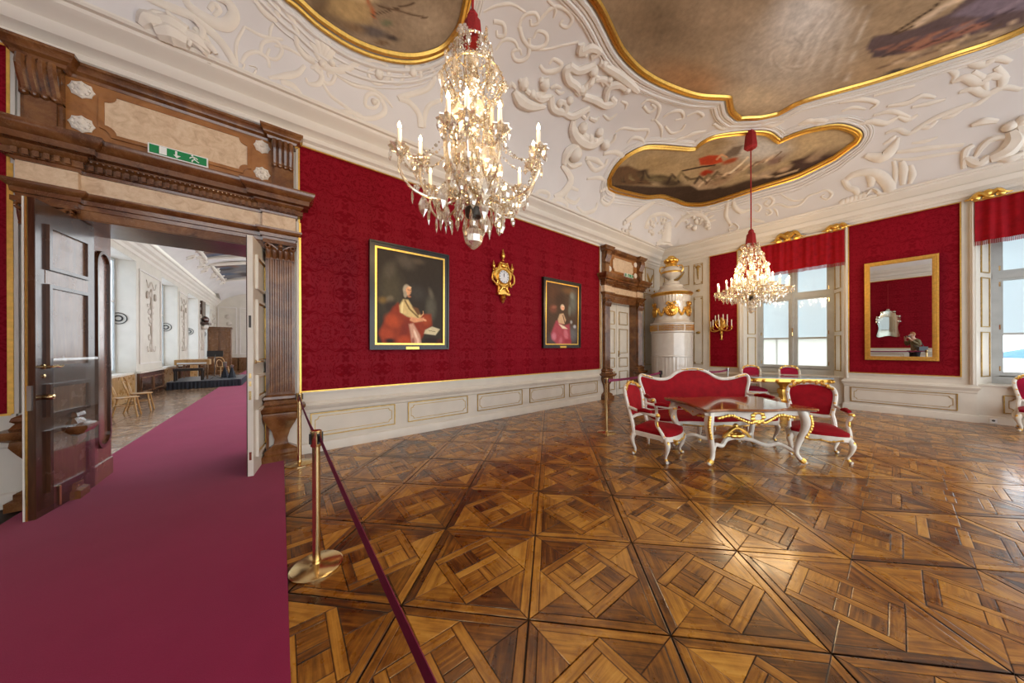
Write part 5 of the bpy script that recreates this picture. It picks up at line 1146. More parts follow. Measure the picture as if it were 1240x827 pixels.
many(0, 0, 3.647, [([(625, 120), (660, 100), (720, 110)], [18, 40, 30]), ([(690, 85), (760, 110), (830, 150)], [20, 36, 28]), ([(690, 150), (760, 160), (830, 195)], [26, 44, 32]), ([(800, 150), (870, 185), (935, 235)], [22, 36, 18]), ([(672, 205), (730, 210), (790, 235)], [18, 32, 22]), ([(780, 235), (850, 260), (955, 318)], [20, 30, 14]), ([(640, 75), (690, 66), (740, 75)], [12, 18, 12]), ([(860, 125), (895, 165), (930, 205)], [12, 22, 10])], flat=.8, name='stucco_torso')
many(0, 0, 3.647, [([(742, 62), (785, 130), (800, 240)], [7, 11, 7]), ([(700, 130), (760, 170), (850, 190), (920, 260)], [5, 9, 9, 6]), ([(860, 100), (900, 150), (880, 200)], [6, 12, 8]), ([(920, 255), (950, 290), (985, 300), (970, 330)], [8, 14, 12, 6]), ([(1010, 300), (1025, 335), (1000, 350)], [6, 11, 6]), ([(900, 200), (930, 215), (960, 250)], [8, 14, 8]), ([(720, 100), (745, 150), (735, 215)], [5, 8, 5]), ([(830, 140), (845, 190), (830, 235)], [5, 8, 5])], name='stucco_drapery', lift=.055)
# air vents in the cove
def vent(px, py, w, h, label):
    p = ceil_hit(px, py); nv = ceil_n(p.x, p.y); M = wallM(p + nv * .01, (1, 0, 0), nv) if nv.y < -.3 else wallM(p, (1, 0, 0), nv)
    u = nv.cross(Vector((1, 0, 0))); M = Matrix(((1, u.x, nv.x, p.x), (0, u.y, nv.y, p.y), (0, u.z, nv.z, p.z), (0, 0, 0, 1)))
    t = thing('air_vent', label, 'vent', (0, 0, 0), 0); t.matrix_world = M
    MB().ring(rect(-w, w, -h, h), rect(-w + .02, w - .02, -h + .02, h - .02), -.03, .035).build('frame', MAT['cream'], t, False)
    MB().bx(-w + .02, w - .02, -h + .02, h - .02, -.03, .01).build('backing', MAT['grille'], t, False)
    for k in range(5): y = lerp(-h + .035, h - .035, k / 4); MB().bx(-w + .02, w - .02, y - .006, y + .006, .01, .022).build('slat', MAT['darkmetal'], t, False)
vent(369, 128, .17, .085, 'small dark rectangular vent above the cornice near the open portal')
p = ceil_hit(729, 274.5); nv = ceil_n(p.x, p.y)
t = thing('sensor_box', 'small dark box on the cornice above the far end of the picture wall', 'sensor', p)
MB().bx(-.09, .09, -.06, .05, -.06, .07).build('housing', MAT['black'], t, False); MB(xf(0, -.06, .0) @ RX90).lathe([(.03, 0), (.025, .02), (0, .022)], 10).build('lens', MAT['darkmetal'], t)
# ------------------------------------------------------------------ carpet and barriers
car = MB()
def carpet_z(x, y): return .012 + .0015 * math.sin(y * 2.3 + x) + .001 * math.sin(x * 5 + y * .7)
car.grid(lambda u, v: (lerp(-2.005, .035, u), lerp(-3.2, 29.3, v), carpet_z(lerp(-2.005, .035, u), lerp(-3.2, 29.3, v))), 12, 90)
car.bx(-2.005, .035, -3.2, 29.3, .0005, .009)
tag(car.build('carpet_runner', MAT['carpet']), 'crimson carpet runner leading through the open portal', 'carpet')
def belt(name, label, a, b, sag=.03, group='burgundy barrier belts'):
    A, B = Vector(a), Vector(b); n = Vector((B.y - A.y, A.x - B.x, 0)).normalized() * .0012; m = MB(); N = 14; vs = []
    for i in range(N + 1):
        t = i / N; p = A.lerp(B, t) - Vector((0, 0, sag * 4 * t * (1 - t)))
        for dz, s in ((.024, 1), (-.024, 1), (-.024, -1), (.024, -1)): vs.append(tuple(p + n * s + Vector((0, 0, dz))))
    fs = [(i * 4 + k, i * 4 + (k + 1) % 4, i * 4 + 4 + (k + 1) % 4, i * 4 + 4 + k) for i in range(N) for k in range(4)] + [(3, 2, 1, 0), tuple(N * 4 + k for k in range(4))]
    tag(m.add(vs, fs).build(name, MAT['ribbon']), label, 'barrier belt', group)
def stanchion(x, y, label, metal='brass', h=1.0, rz=0, base=.19):
    t = thing('stanchion', label, 'stanchion', (x, y, 0.0), rz, 'barrier posts with retractable belts')
    MB().lathe([(base, 0), (base, .012), (base - .012, .020), (.05, .028), (.03, .034), (.03, .05), (0, .05)], 40).build('base', MAT[metal], t)
    MB().lathe([(.0255, .03), (.0255, h - .10), (0, h - .10)], 20).build('pole', MAT[metal], t)
    MB().lathe([(.034, h - .115), (.036, h - .11), (.036, h - .005), (.030, h), (0, h)], 20).build('belt_head', MAT[metal], t)
    c = MB()
    for k in range(4): c.box((.0365 * math.cos(k * PI / 2), .0365 * math.sin(k * PI / 2), h - .055), (.016, .016, .075), None)
    c.build('belt_slot', MAT['black'], t, False)['kind'] = 'stuff'
    return Vector((x, y, h - .055))
H_ = 1.0
p1 = stanchion(.205, 2.60, 'polished brass stanchion on the parquet beside the carpet, nearest of the barrier posts', rz=.3, base=.168)
p2 = stanchion(.205, 5.06, 'brass stanchion standing against the wainscot beside the open portal', h=.985, base=.17)
p3 = stanchion(4.809, 3.30, 'brass stanchion out on the parquet between the portals, left of the red chair', h=1.03, base=.17)
p4 = stanchion(7.715, 3.676, 'barrier post rising behind the left end of the red sofa', 'darkmetal', base=.17)
p5 = stanchion(8.91, 3.013, 'steel post behind the middle of the sofa', 'steel', base=.17); p6 = stanchion(10.1, 2.91, 'steel post by the gilt console table', 'steel', base=.17)
q = cam2w(.55, -.30); p7 = stanchion(q.x, q.y, 'brass stanchion beside the photographer')
belt('barrier_belt', 'burgundy belt running from the nearest brass post towards the viewer', p1 + Vector((.02, -.02, 0)), p7)
belt('barrier_belt', 'burgundy belt between the two brass posts by the carpet', p1 + Vector((0, .03, 0)), p2 - Vector((0, .03, 0)))
belt('barrier_belt', 'burgundy belt running from the brass post out on the parquet to behind the sofa', p3, p4)
belt('barrier_belt', 'burgundy belt between the two steel posts behind the sofa', p5, p6)
# ------------------------------------------------------------------ ivory and gilt seat furniture
def pad(outline, centre, fn, bulge, rings=5, back=None):
    """cushion over an outline: fn(u, v, h) maps outline plane and height to a point"""
    m = MB(); n = len(outline); vs = []; c = Vector(centre)
    prof = [(k / rings, bulge * (1 - (k / rings) ** 2.6)) for k in range(rings + 1)] + ([(1, -back)] if back else [])
    for f, h in prof:
        for p in outline:
            q = c.lerp(Vector(p), f); vs.append(tuple(fn(q.x, q.y, h)))
    fs = [(k * n + i, k * n + (i + 1) % n, (k + 1) * n + (i + 1) % n, (k + 1) * n + i) for k in range(len(prof) - 1) for i in range(n)]
    if back: fs.append(tuple((len(prof) - 1) * n + i for i in range(n)))
    return m.add(vs, fs)
def mirror_pts(half): return half + [(-x, y) for x, y in half[::-1] if abs(x) > 1e-6]
def cabriole(parent, x, y, top, sx, sy, ht=.33, r=.034, gilt=True):
    """S-curved leg: knee bulges outward (sx, sy), foot turns out"""
    P = spline([(x, y, ht), (x + sx * .030, y + sy * .030, ht * .80), (x + sx * .020, y + sy * .020, ht * .52), (x - sx * .008, y - sy * .008, ht * .24), (x + sx * .004, y + sy * .004, ht * .08), (x + sx * .028, y + sy * .028, .014)], 4)
    leg = MB().tube(P, interp([r * 1.15, r * 1.1, r * .78, r * .52, r * .50, r * .62], len(P)), 10).build('leg', MAT['ivory'], parent)
    if gilt:
        g = MB(); g.ball((x + sx * .036, y + sy * .036, ht * .84), (.026, .026, .045), 8, 6); g.build('gilt_knee', MAT['gold'], leg)
        g = MB(); g.tube([P[-7], P[-5], P[-4]], [r * .62, r * .66, r * .55], 8); g.build('gilt_ankle', MAT['gold'], leg)
    return leg
def gilt_trail(pts, r, n=3, every=2, rb=1.5):
    m = MB(); P = spline(pts, n); m.tube(P, r, 6)
    for i, p in enumerate(P[::every]): m.ball(p, (r * rb, r * rb, r * rb * (1.2 if i % 2 else .9)), 6, 4)
    return m
def chair(name, label, x, y, rz, arms=True, W=.64, velvet='velvet', group='ivory and gilt chairs with red velvet', hs=1.0):
    t = thing(name, label, 'armchair' if arms else 'chair', (x, y, 0), rz, group)
    w = W / 2; d = .28; sh = .36
    # seat rail, serpentine front
    so = sp2([(-w * .84, d), (-w * .9, .1), (-w * .99, -.12), (-w, -.22), (-w * .7, -d + .0), (0, -d - .03), (w * .7, -d), (w, -.22), (w * .99, -.12), (w * .9, .1), (w * .84, d)], 4)
    so = [(p.x, p.y) for p in so]
    MB().prism(so, sh - .065, sh, bev=.008).build('seat_rail', MAT['ivory'], t)
    gilt_trail([(-w * .7, -d + .0 - .01, sh - .045), (-w * .3, -d - .028, sh - .075), (0, -d - .04, sh - .06), (w * .3, -d - .028, sh - .075), (w * .7, -d - .01, sh - .045)], .010).build('gilt_carving', MAT['gold'], t)
    pad(inset(so, .012), (0, 0), lambda u, v, h: (u, v, sh + .045 + h), .065, back=.05).build('seat_cushion', MAT[velvet], t)
    for sx, yy, sy in ((-1, -.21, -1), (1, -.21, -1), (-1, d - .03, .8), (1, d - .03, .8)): cabriole(t, sx * w * (.93 if yy < 0 else .80), yy, 0, sx, sy, sh - .04)
    # back
    bo = mirror_pts([(p.x, p.y) for p in sp2([(0, .53), (.15, .525), (.225, .545), (.245, .62), (.275, .76), (.285, .87), (.255, .955), (.17, 1.0), (.08, 1.015), (0, 1.025)], 4)])
    bo = [(a * W / .64, .53 + (b - .53) * hs) for a, b in bo]
    def back(u, v, h): return (u, d - .015 + (v - .40) * .22 - .05 * (1 - (u / .3) ** 2) * 0 + .045 * (1 - (u / w) ** 2) - h, v)
    pad(inset(bo, .028), (0, .78), lambda u, v, h: back(u, v, h), .035, back=.03).build('backrest', MAT[velvet], t)
    fr = MB().tube([back(u, v, 0) for u, v in bo], .026, 8, closed=True)
    for s in (-1, 1): fr.tube(spline([(s * w * .80, d - .02, sh - .03), (s * w * .78, d + .005, .46), back(s * .232 * W / .64, .58, 0)], 4), [.028] * 9, 8)
    F = fr.build('back_frame', MAT['ivory'], t)
    top = max(b for a, b in bo)
    gilt_trail([back(-.25 * W / .64, top - .075, .012), back(-.14, top - .012, .016), back(0, top + .016, .02), back(.14, top - .012, .016), back(.25 * W / .64, top - .075, .012)], .017, 4, 2, 1.75).build('gilt_crest', MAT['gold'], F)
    for s in (-1, 1): gilt_trail([back(s * .285 * W / .64, .86, .012), back(s * .255 * W / .64, .68, .014), back(s * .22 * W / .64, .555, .012)], .012, 3, 2, 1.6).build('gilt_carving', MAT['gold'], F)
    if arms:
        for s in (-1, 1):
            b0 = Vector(back(s * .262 * W / .64, .70, 0))
            P = spline([b0, (s * w * 1.02, .10, .655), (s * w * 1.12, -.06, .645), (s * w * 1.08, -.115, .655), (s * w * 1.06, -.12, .62), (s * w * .98, -.085, .52), (s * w * 1.0, -.15, .42), (s * w * .97, -.19, sh - .02)], 5)
            A = MB().tube(P, interp([.020, .020, .022, .026, .024, .020, .022, .028], len(P)), 8).build('arm', MAT['ivory'], t)
            MB().tube([(s * w * .98, .17, .672), (s * w * 1.03, .08, .688), (s * w * 1.08, -.03, .68)], [.026, .034, .024], 8).build('arm_pad', MAT[velvet], A)
            MB().ball((s * w * 1.09, -.118, .648), (.034, .034, .03), 8, 6).build('gilt_scroll', MAT['gold'], A)
            gilt_trail([(s * w * 1.02, -.10, .56), (s * w * 1.01, -.12, .46), (s * w * 1.0, -.19, sh)], .012).build('gilt_carving', MAT['gold'], A)
    return t
def face(r, f): v = _r * r + _d * f; return math.atan2(v.x, -v.y)
c = cam2w(2.19, 4.45); chair('armchair', 'red velvet armchair turned sideways at the left end of the inlaid table', c.x, c.y, face(.68, -.73), W=.62)
c = cam2w(4.50, 4.40); chair('armchair', 'red velvet armchair facing the viewer at the right end of the inlaid table', c.x, c.y, face(-.60, -.80), W=.61)
c = cam2w(6.98, 8.55); chair('side_chair', 'red velvet side chair behind the gilt console table, beside the window reveal', c.x, c.y, face(-.45, -.9), False, .50, 'velvet2')
c = cam2w(7.85, 8.28); chair('side_chair', 'red velvet side chair behind the gilt console table, under the window middle', c.x, c.y, face(-.5, -.9), False, .50, 'velvet2')
chair('side_chair', 'red velvet side chair under the window at the right edge', 11.13, -1.72, face(-.78, -.60), False, .54, 'velvet2')
# ------------------------------------------------------------------ sofa
c = cam2w(3.48, 5.27); t = thing('sofa', 'red velvet sofa with a humped back and carved ivory frame', 'sofa', (c.x, c.y, 0), face(0, -1))
w = 1.05; d = .34; sh = .36
so = [(p.x, p.y) for p in sp2([(-w * .95, d), (-w, 0), (-w * 1.0, -.22), (-w * .85, -.33), (-w * .5, -.31), (-.25, -.36), (0, -.375), (.25, -.36), (w * .5, -.31), (w * .85, -.33), (w, -.22), (w, 0), (w * .95, d)], 5)]
MB().prism(so, sh - .06, sh, bev=.008).build('seat_rail', MAT['ivory'], t)
pad(inset(so, .012), (0, 0), lambda u, v, h: (u, v, sh + .045 + h), .07, 6, back=.05).build('seat_cushion', MAT['velvet'], t)
gilt_trail([(-w * .6, -.33, sh - .05), (-.25, -.375, sh - .07), (0, -.39, sh - .05), (.25, -.375, sh - .07), (w * .6, -.33, sh - .05)], .010).build('gilt_carving', MAT['gold'], t)
for x in (-.95, -.32, .32, .95): cabriole(t, x, -.26, 0, (1 if x > 0 else -1) * .7, -1, sh - .04)
for x in (-.93, -.31, .31, .93): cabriole(t, x, .30, 0, 0, 1, sh - .04, gilt=False)
bo = mirror_pts([(p.x, p.y) for p in sp2([(0, .40), (.5, .40), (.93, .42), (.955, .56), (.985, .76), (1.03, .90), (1.045, 1.01), (1.0, 1.065), (.90, 1.045), (.74, 1.0), (.58, .985), (.44, 1.02), (.30, 1.11), (.15, 1.165), (0, 1.175)], 4)])
def sback(u, v, h): return (u, d - .02 + (v - .40) * .16 + .05 * (1 - (u / 1.05) ** 2) - h, v)
pad(inset(bo, .03), (0, .74), sback, .04, 8, back=.03).build('backrest', MAT['velvet'], t)
F = MB().tube([sback(u, v, 0) for u, v in bo], .030, 8, closed=True).build('back_frame', MAT['ivory'], t)
for x0, x1, z0, z1 in ((-.99, -.80, 1.075, 1.02), (.80, .99, 1.02, 1.075), (-.2, .2, 1.16, 1.16)):
    gilt_trail([sback(x0, z0, .022), sback((x0 + x1) / 2, (z0 + z1) / 2 + (.02 if abs(x0) < .5 else 0), .026), sback(x1, z1, .022)], .011, 4).build('gilt_carving', MAT['gold'], F)
for s in (-1, 1):
    P = spline([sback(s * .97, .72, 0), (s * 1.04, .12, .69), (s * 1.09, -.12, .68), (s * 1.07, -.20, .70), (s * 1.05, -.205, .64), (s * .99, -.14, .53), (s * 1.02, -.21, .42), (s * 1.0, -.25, sh - .02)], 5)
    A = MB().tube(P, interp([.024, .024, .026, .034, .030, .024, .026, .032], len(P)), 8).build('arm', MAT['ivory'], t)
    MB().tube([(s * 1.01, .22, .70), (s * 1.05, .08, .725), (s * 1.08, -.09, .71)], [.03, .04, .028], 8).build('arm_pad', MAT['velvet'], A)
    MB().ball((s * 1.08, -.21, .69), (.038, .036, .036), 8, 6).build('gilt_scroll', MAT['gold'], A)
# ------------------------------------------------------------------ the inlaid table
c = cam2w(3.28, 4.40); t = thing('salon_table', 'large ivory and gilt table with a glossy inlaid brown top in front of the sofa', 'table', (c.x, c.y, 0), face(.03, -1))
TW, TD, TH = .76, .50, .78
to = sp2([(-TW, -TD), (-TW * .8, -TD * .96), (-TW * .5, -TD * .90), (-.22, -TD * .99), (0, -TD * 1.03), (.22, -TD * .99), (TW * .5, -TD * .90), (TW * .8, -TD * .96), (TW, -TD), (TW * .98, -TD * .6), (TW * .93, 0), (TW * .98, TD * .6), (TW, TD), (TW * .5, TD * .9), (0, TD * 1.03), (-TW * .5, TD * .9), (-TW, TD), (-TW * .98, TD * .6), (-TW * .93, 0), (-TW * .98, -TD * .6)], 4, True)
to = [(p.x, p.y) for p in to]
top = MB().prism(to, TH - .028, TH, bev=.006).build('table_top', MAT['tabletop'], t)
MB().prism(inset(to, .02), TH - .045, TH - .028).build('edge_moulding', MAT['brown_wood'], top)
ap = inset(to, .09); n = len(ap)
m = MB(); vs = []
for x, y in ap:
    e = abs(x) / TW if abs(y) > TD * .6 else abs(y) / TD
    low = TH - .10 - .075 * (1 - min(1, abs(e * 1.6 - .0))) - .03 * math.cos(e * 9) * .6
    vs += [(x, y, TH - .04), (x, y, low), (x * .955, y * .93, low), (x * .955, y * .93, TH - .04)]
fs = [(i * 4 + k, i * 4 + (k + 1) % 4, ((i + 1) % n) * 4 + (k + 1) % 4, ((i + 1) % n) * 4 + k) for i in range(n) for k in range(4)]
apron = m.add(vs, fs).build('apron', MAT['ivory'], t)
for s in (-1, 1):
    y = s * (TD * .94 - .075)
    g = gilt_trail([(-TW * .68, y, TH - .14), (-TW * .45, y * .99, TH - .105), (-.22, y, TH - .155), (-.1, y + s * .02, TH - .20), (0, y + s * .03, TH - .175), (.1, y + s * .02, TH - .20), (.22, y, TH - .155), (TW * .45, y * .99, TH - .105), (TW * .68, y, TH - .14)], .014, 4, 1, 1.45)
    for a in np.linspace(0, 5.5, 9): g.ball((.075 * math.cos(a), y + s * .025, TH - .125 + .07 * math.sin(a)), (.036, .024, .030), 7, 5)
    g.build('gilt_rocaille', MAT['gold'], apron)
for sx in (-1, 1):
    g = gilt_trail([(sx * (TW * .90 - .09), -.3, TH - .13), (sx * (TW * .88 - .08), -.08, TH - .17), (sx * (TW * .88 - .06), 0, TH - .13), (sx * (TW * .88 - .08), .08, TH - .17), (sx * (TW * .90 - .09), .3, TH - .13)], .013, 4); g.build('gilt_rocaille', MAT['gold'], apron)
    for sy in (-1, 1):
        x, y = sx * (TW - .13), sy * (TD - .11)
        P = spline([(x, y, TH - .04), (x + sx * .035, y + sy * .025, TH - .16), (x + sx * .03, y + sy * .02, TH - .30), (x - sx * .02, y - sy * .01, TH - .46), (x - sx * .05, y - sy * .025, TH - .60), (x - sx * .03, y - sy * .01, .10), (x + sx * .02, y + sy * .01, .045), (x + sx * .045, y + sy * .02, .022)], 5)
        leg = MB().tube(P, interp([.055, .058, .047, .035, .029, .027, .033, .022], len(P)), 10).build('leg', MAT['ivory'], t)
        g = gilt_trail([P[3] + Vector((sx * .03, sy * .05, 0)), P[8] + Vector((sx * .03, sy * .045, 0)), P[13] + Vector((sx * .02, sy * .036, 0))], .018, 4, 1, 1.35); g.build('gilt_carving', MAT['gold'], leg)
        MB().tube([P[-9], P[-7], P[-5]], [.036, .04, .034], 8).build('gilt_ankle', MAT['gold'], leg)
        MB().tube(spline([P[21], (x * .72, y * .62, .235), (x * .50, y * .45, .20), (x * .28, y * .2, .25), (0, 0, .26)], 5), interp([.022, .026, .030, .028, .03], 21), 8).build('stretcher', MAT['ivory'], t)
g = MB()
for a in np.linspace(0, 2 * PI, 10)[:-1]: g.ball((.10 * math.cos(a), .07 * math.sin(a), .30), (.05, .04, .035), 7, 5)
g.tube(spline([(-.20, -.05, .27), (-.12, -.06, .36), (0, -.05, .42), (.12, -.06, .36), (.20, -.05, .27)], 4), .024, 7); g.ball((0, -.04, .44), (.035, .03, .04), 8, 5)
g.build('gilt_shell', MAT['gold'], t)
# ------------------------------------------------------------------ gilt console table by the window
c = cam2w(7.28, 7.93); t = thing('console_table', 'gilded pedestal table with a grey-blue stone top before the window', 'table', (c.x, c.y, 0), face(-.25, -1))
ov = [(p.x * .9, p.y) for p in sp2([(-1.08, 0), (-1.0, -.24), (-.7, -.34), (0, -.38), (.7, -.34), (1.0, -.24), (1.08, 0), (1.0, .24), (.7, .34), (0, .38), (-.7, .34), (-1.0, .24)], 4, True)]
MB().prism(ov, .775, .805, bev=.006).build('table_top', MAT['blue_marble'], t)
MB().prism(inset(ov, .03), .69, .775).build('apron', MAT['gold'], t)
g = MB(); L = inset(ov, .02)
for i in range(0, len(L), 2): g.ball((L[i][0], L[i][1], .71), (.05, .05, .045), 7, 5)
g.build('gilt_carving', MAT['gold'], t)['kind'] = 'stuff'
MB().lathe([(.24, .10), (.22, .14), (.13, .18), (.12, .30), (.16, .40), (.15, .47), (.10, .50), (.11, .55), (.17, .62), (.20, .69), (0, .69)], 16, wave=.08, wn=8).build('pedestal', MAT['gold'], t)
for k in range(4):
    a = PI / 4 + k * PI / 2; u = Vector((math.cos(a), math.sin(a) * .8, 0))
    P = spline([u * .12 + Vector((0, 0, .16)), u * .28 + Vector((0, 0, .15)), u * .42 + Vector((0, 0, .07)), u * .50 + Vector((0, 0, .03))], 4); MB().tube(P, interp([.05, .045, .035, .03], len(P)), 8).build('foot', MAT['gold'], t)
# ------------------------------------------------------------------ tiled stove
sx_, sy_ = 10.46, 4.62
t = thing('tiled_stove', 'white and gilt round tiled stove with an urn finial in the corner', 'stove', (sx_, sy_, 0), math.atan2(-sy_, -sx_) + PI / 2)
MB().lathe([(.66, 0), (.66, .14), (.63, .16), (.63, .18), (0, .18)], 48).build('plinth', MAT['porcelain'], t, angle=30)
fl = MB(); vs = []; N = 144
for z in (.18, 1.28):
    for i in range(N): a = 2 * PI * i / N; r = .615 + .012 * abs(math.sin(a * 18)); vs.append((r * math.cos(a), r * math.sin(a), z))
fl.add(vs, [(i, (i + 1) % N, N + (i + 1) % N, N + i) for i in range(N)] + [tuple(range(N, 2 * N))]).build('fluted_drum', MAT['porcelain'], t, angle=60)
MB().lathe([(.625, 1.28), (.64, 1.29), (.64, 1.315), (.628, 1.325), (.628, 2.06), (.645, 2.07), (.66, 2.09), (.66, 2.10), (.645, 2.105), (0, 2.11)], 48).build('glazed_drum', MAT['porcelain'], t, angle=30)
MB().lathe([(.645, 2.10), (.645, 2.36), (0, 2.36)], 48).build('tile_band', MAT['porcelain'], t, angle=30)
b = MB()
for a0 in range(5):
    c0 = a0 * 1.2566 - PI / 2 - .57
    for u in np.linspace(0, 1.14, 19):
        for z in (2.15, 2.19, 2.23, 2.27, 2.31): b.ball((.648 * math.cos(c0 + u), .648 * math.sin(c0 + u), z), (.022, .022, .018), 6, 4)
b.build('gilt_band', MAT['gold'], t)['kind'] = 'stuff'
MB().lathe([(.655, 2.355), (.67, 2.37), (.67, 2.40), (.63, 2.42), (.56, 2.47), (.545, 2.50), (.53, 2.52), (0, 2.52)], 48).build('shelf_moulding', MAT['porcelain'], t, angle=30)
MB().lathe([(.53, 2.51), (.525, 3.10), (0, 3.10)], 48).build('upper_drum', MAT['porcelain'], t, angle=30)
f2 = MB(); vs = []
for z, dr in ((3.09, 0), (3.31, .02)):
    for i in range(N): a = 2 * PI * i / N; r = .525 + dr + .012 * abs(math.sin(a * 18)); vs.append((r * math.cos(a), r * math.sin(a), z))
f2.add(vs, [(i, (i + 1) % N, N + (i + 1) % N, N + i) for i in range(N)] + [tuple(range(N, 2 * N))]).build('fluted_frieze', MAT['porcelain'], t, angle=60)
MB().lathe([(.55, 3.30), (.60, 3.315), (.63, 3.34), (.645, 3.37), (.63, 3.40), (.60, 3.41), (.50, 3.42), (0, 3.42)], 48).build('gilt_ring', MAT['gold'], t)
MB().lathe([(.56, 3.41), (.54, 3.45), (.40, 3.54), (.36, 3.60), (.36, 3.66), (.27, 3.70), (.25, 3.75), (.25, 3.79), (.15, 3.81), (0, 3.81)], 40).build('stepped_cap', MAT['porcelain'], t, angle=30)
U = MB().lathe([(.14, 3.80), (.10, 3.83), (.08, 3.88), (.15, 3.93), (.27, 4.02), (.31, 4.12), (.29, 4.22), (.20, 4.30), (.17, 4.34), (0, 4.34)], 28).build('urn', MAT['porcelain'], t)
g = MB(); g.lathe([(.20, 4.29), (.22, 4.31), (.20, 4.34), (.17, 4.38), (.17, 4.42), (.21, 4.45), (0, 4.47)], 20); g.lathe([(.32, 4.08), (.325, 4.11), (.31, 4.14)], 24)
for a in np.linspace(0, 2 * PI, 9)[:-1]: g.ball((.15 * math.cos(a), .15 * math.sin(a), 4.52), (.085, .085, .075), 7, 5)
g.ball((0, 0, 4.61), (.13, .13, .09), 8, 6)
for s in (-1, 1): g.tube(spline([(s * .18, 0, 4.32), (s * .31, 0, 4.34), (s * .35, 0, 4.22), (s * .30, 0, 4.12)], 4), .022, 6)
g.build('gilt_fruit', MAT['gold'], U)
for k in range(5):
    a = -PI / 2 + (k - 2) * 1.15; R_k = Matrix.Rotation(a + PI / 2, 4, 'Z')
    m = MB(R_k @ Matrix.Translation((0, -.53, 2.79)) @ RX90)
    m.lathe([(.19, 0), (.19, .025), (.165, .035), (.15, .022), (.09, .03), (.07, .05), (0, .06)], 24)
    for b_ in np.linspace(0, 2 * PI, 13)[:-1]: m.ball((.115 * math.cos(b_), .115 * math.sin(b_), .035), (.028, .028, .02), 6, 4)
    for s in (-1, 1): m.tube(spline([(0, .20, .03), (s * .08, .28, .04), (s * .14, .22, .03), (s * .05, .19, .03)], 4), .022, 6)
    m.ball((0, .22, .04), .045, 7, 5); m.build('gilt_medallion', MAT['gold'], t)
    m = MB()
    for i in range(13):
        u = i / 12; b_ = a + .36 + u * .43; m.ball((.535 * math.cos(b_), .535 * math.sin(b_), 2.86 - .20 * math.sin(PI * u)), (.045, .045, .040 if i % 2 else .05), 6, 4)
    o = m.build('gilt_garland', MAT['gold'], t)
# ------------------------------------------------------------------ chandeliers
drop_me = MB().lathe([(0, 0), (.012, -.012), (.022, -.045), (.024, -.06), (.017, -.08), (0, -.105)], 6).mesh('pendant_drop', MAT['crystal'], False)
spear_me = MB().lathe([(0, 0), (.010, -.015), (.014, -.06), (.011, -.11), (0, -.15)], 5).mesh('pendant_drop', MAT['crystal'], False)
leaf_me = MB().lathe([(0, .0), (.018, -.02), (.036, -.06), (.030, -.10), (.012, -.13), (0, -.15)], 6, Matrix.Diagonal((1, .35, 1, 1))).mesh('pendant_drop', MAT['crystal'], False)
ros_me = MB()
for k in range(6): ros_me.ball((.026 * math.cos(k * PI / 3), 0, .026 * math.sin(k * PI / 3)), (.018, .008, .018), 5, 3)
ros_me.ball((0, 0, 0), (.018, .016, .018), 6, 4); ros_me = ros_me.mesh('crystal_rosette', MAT['crystal'], False)
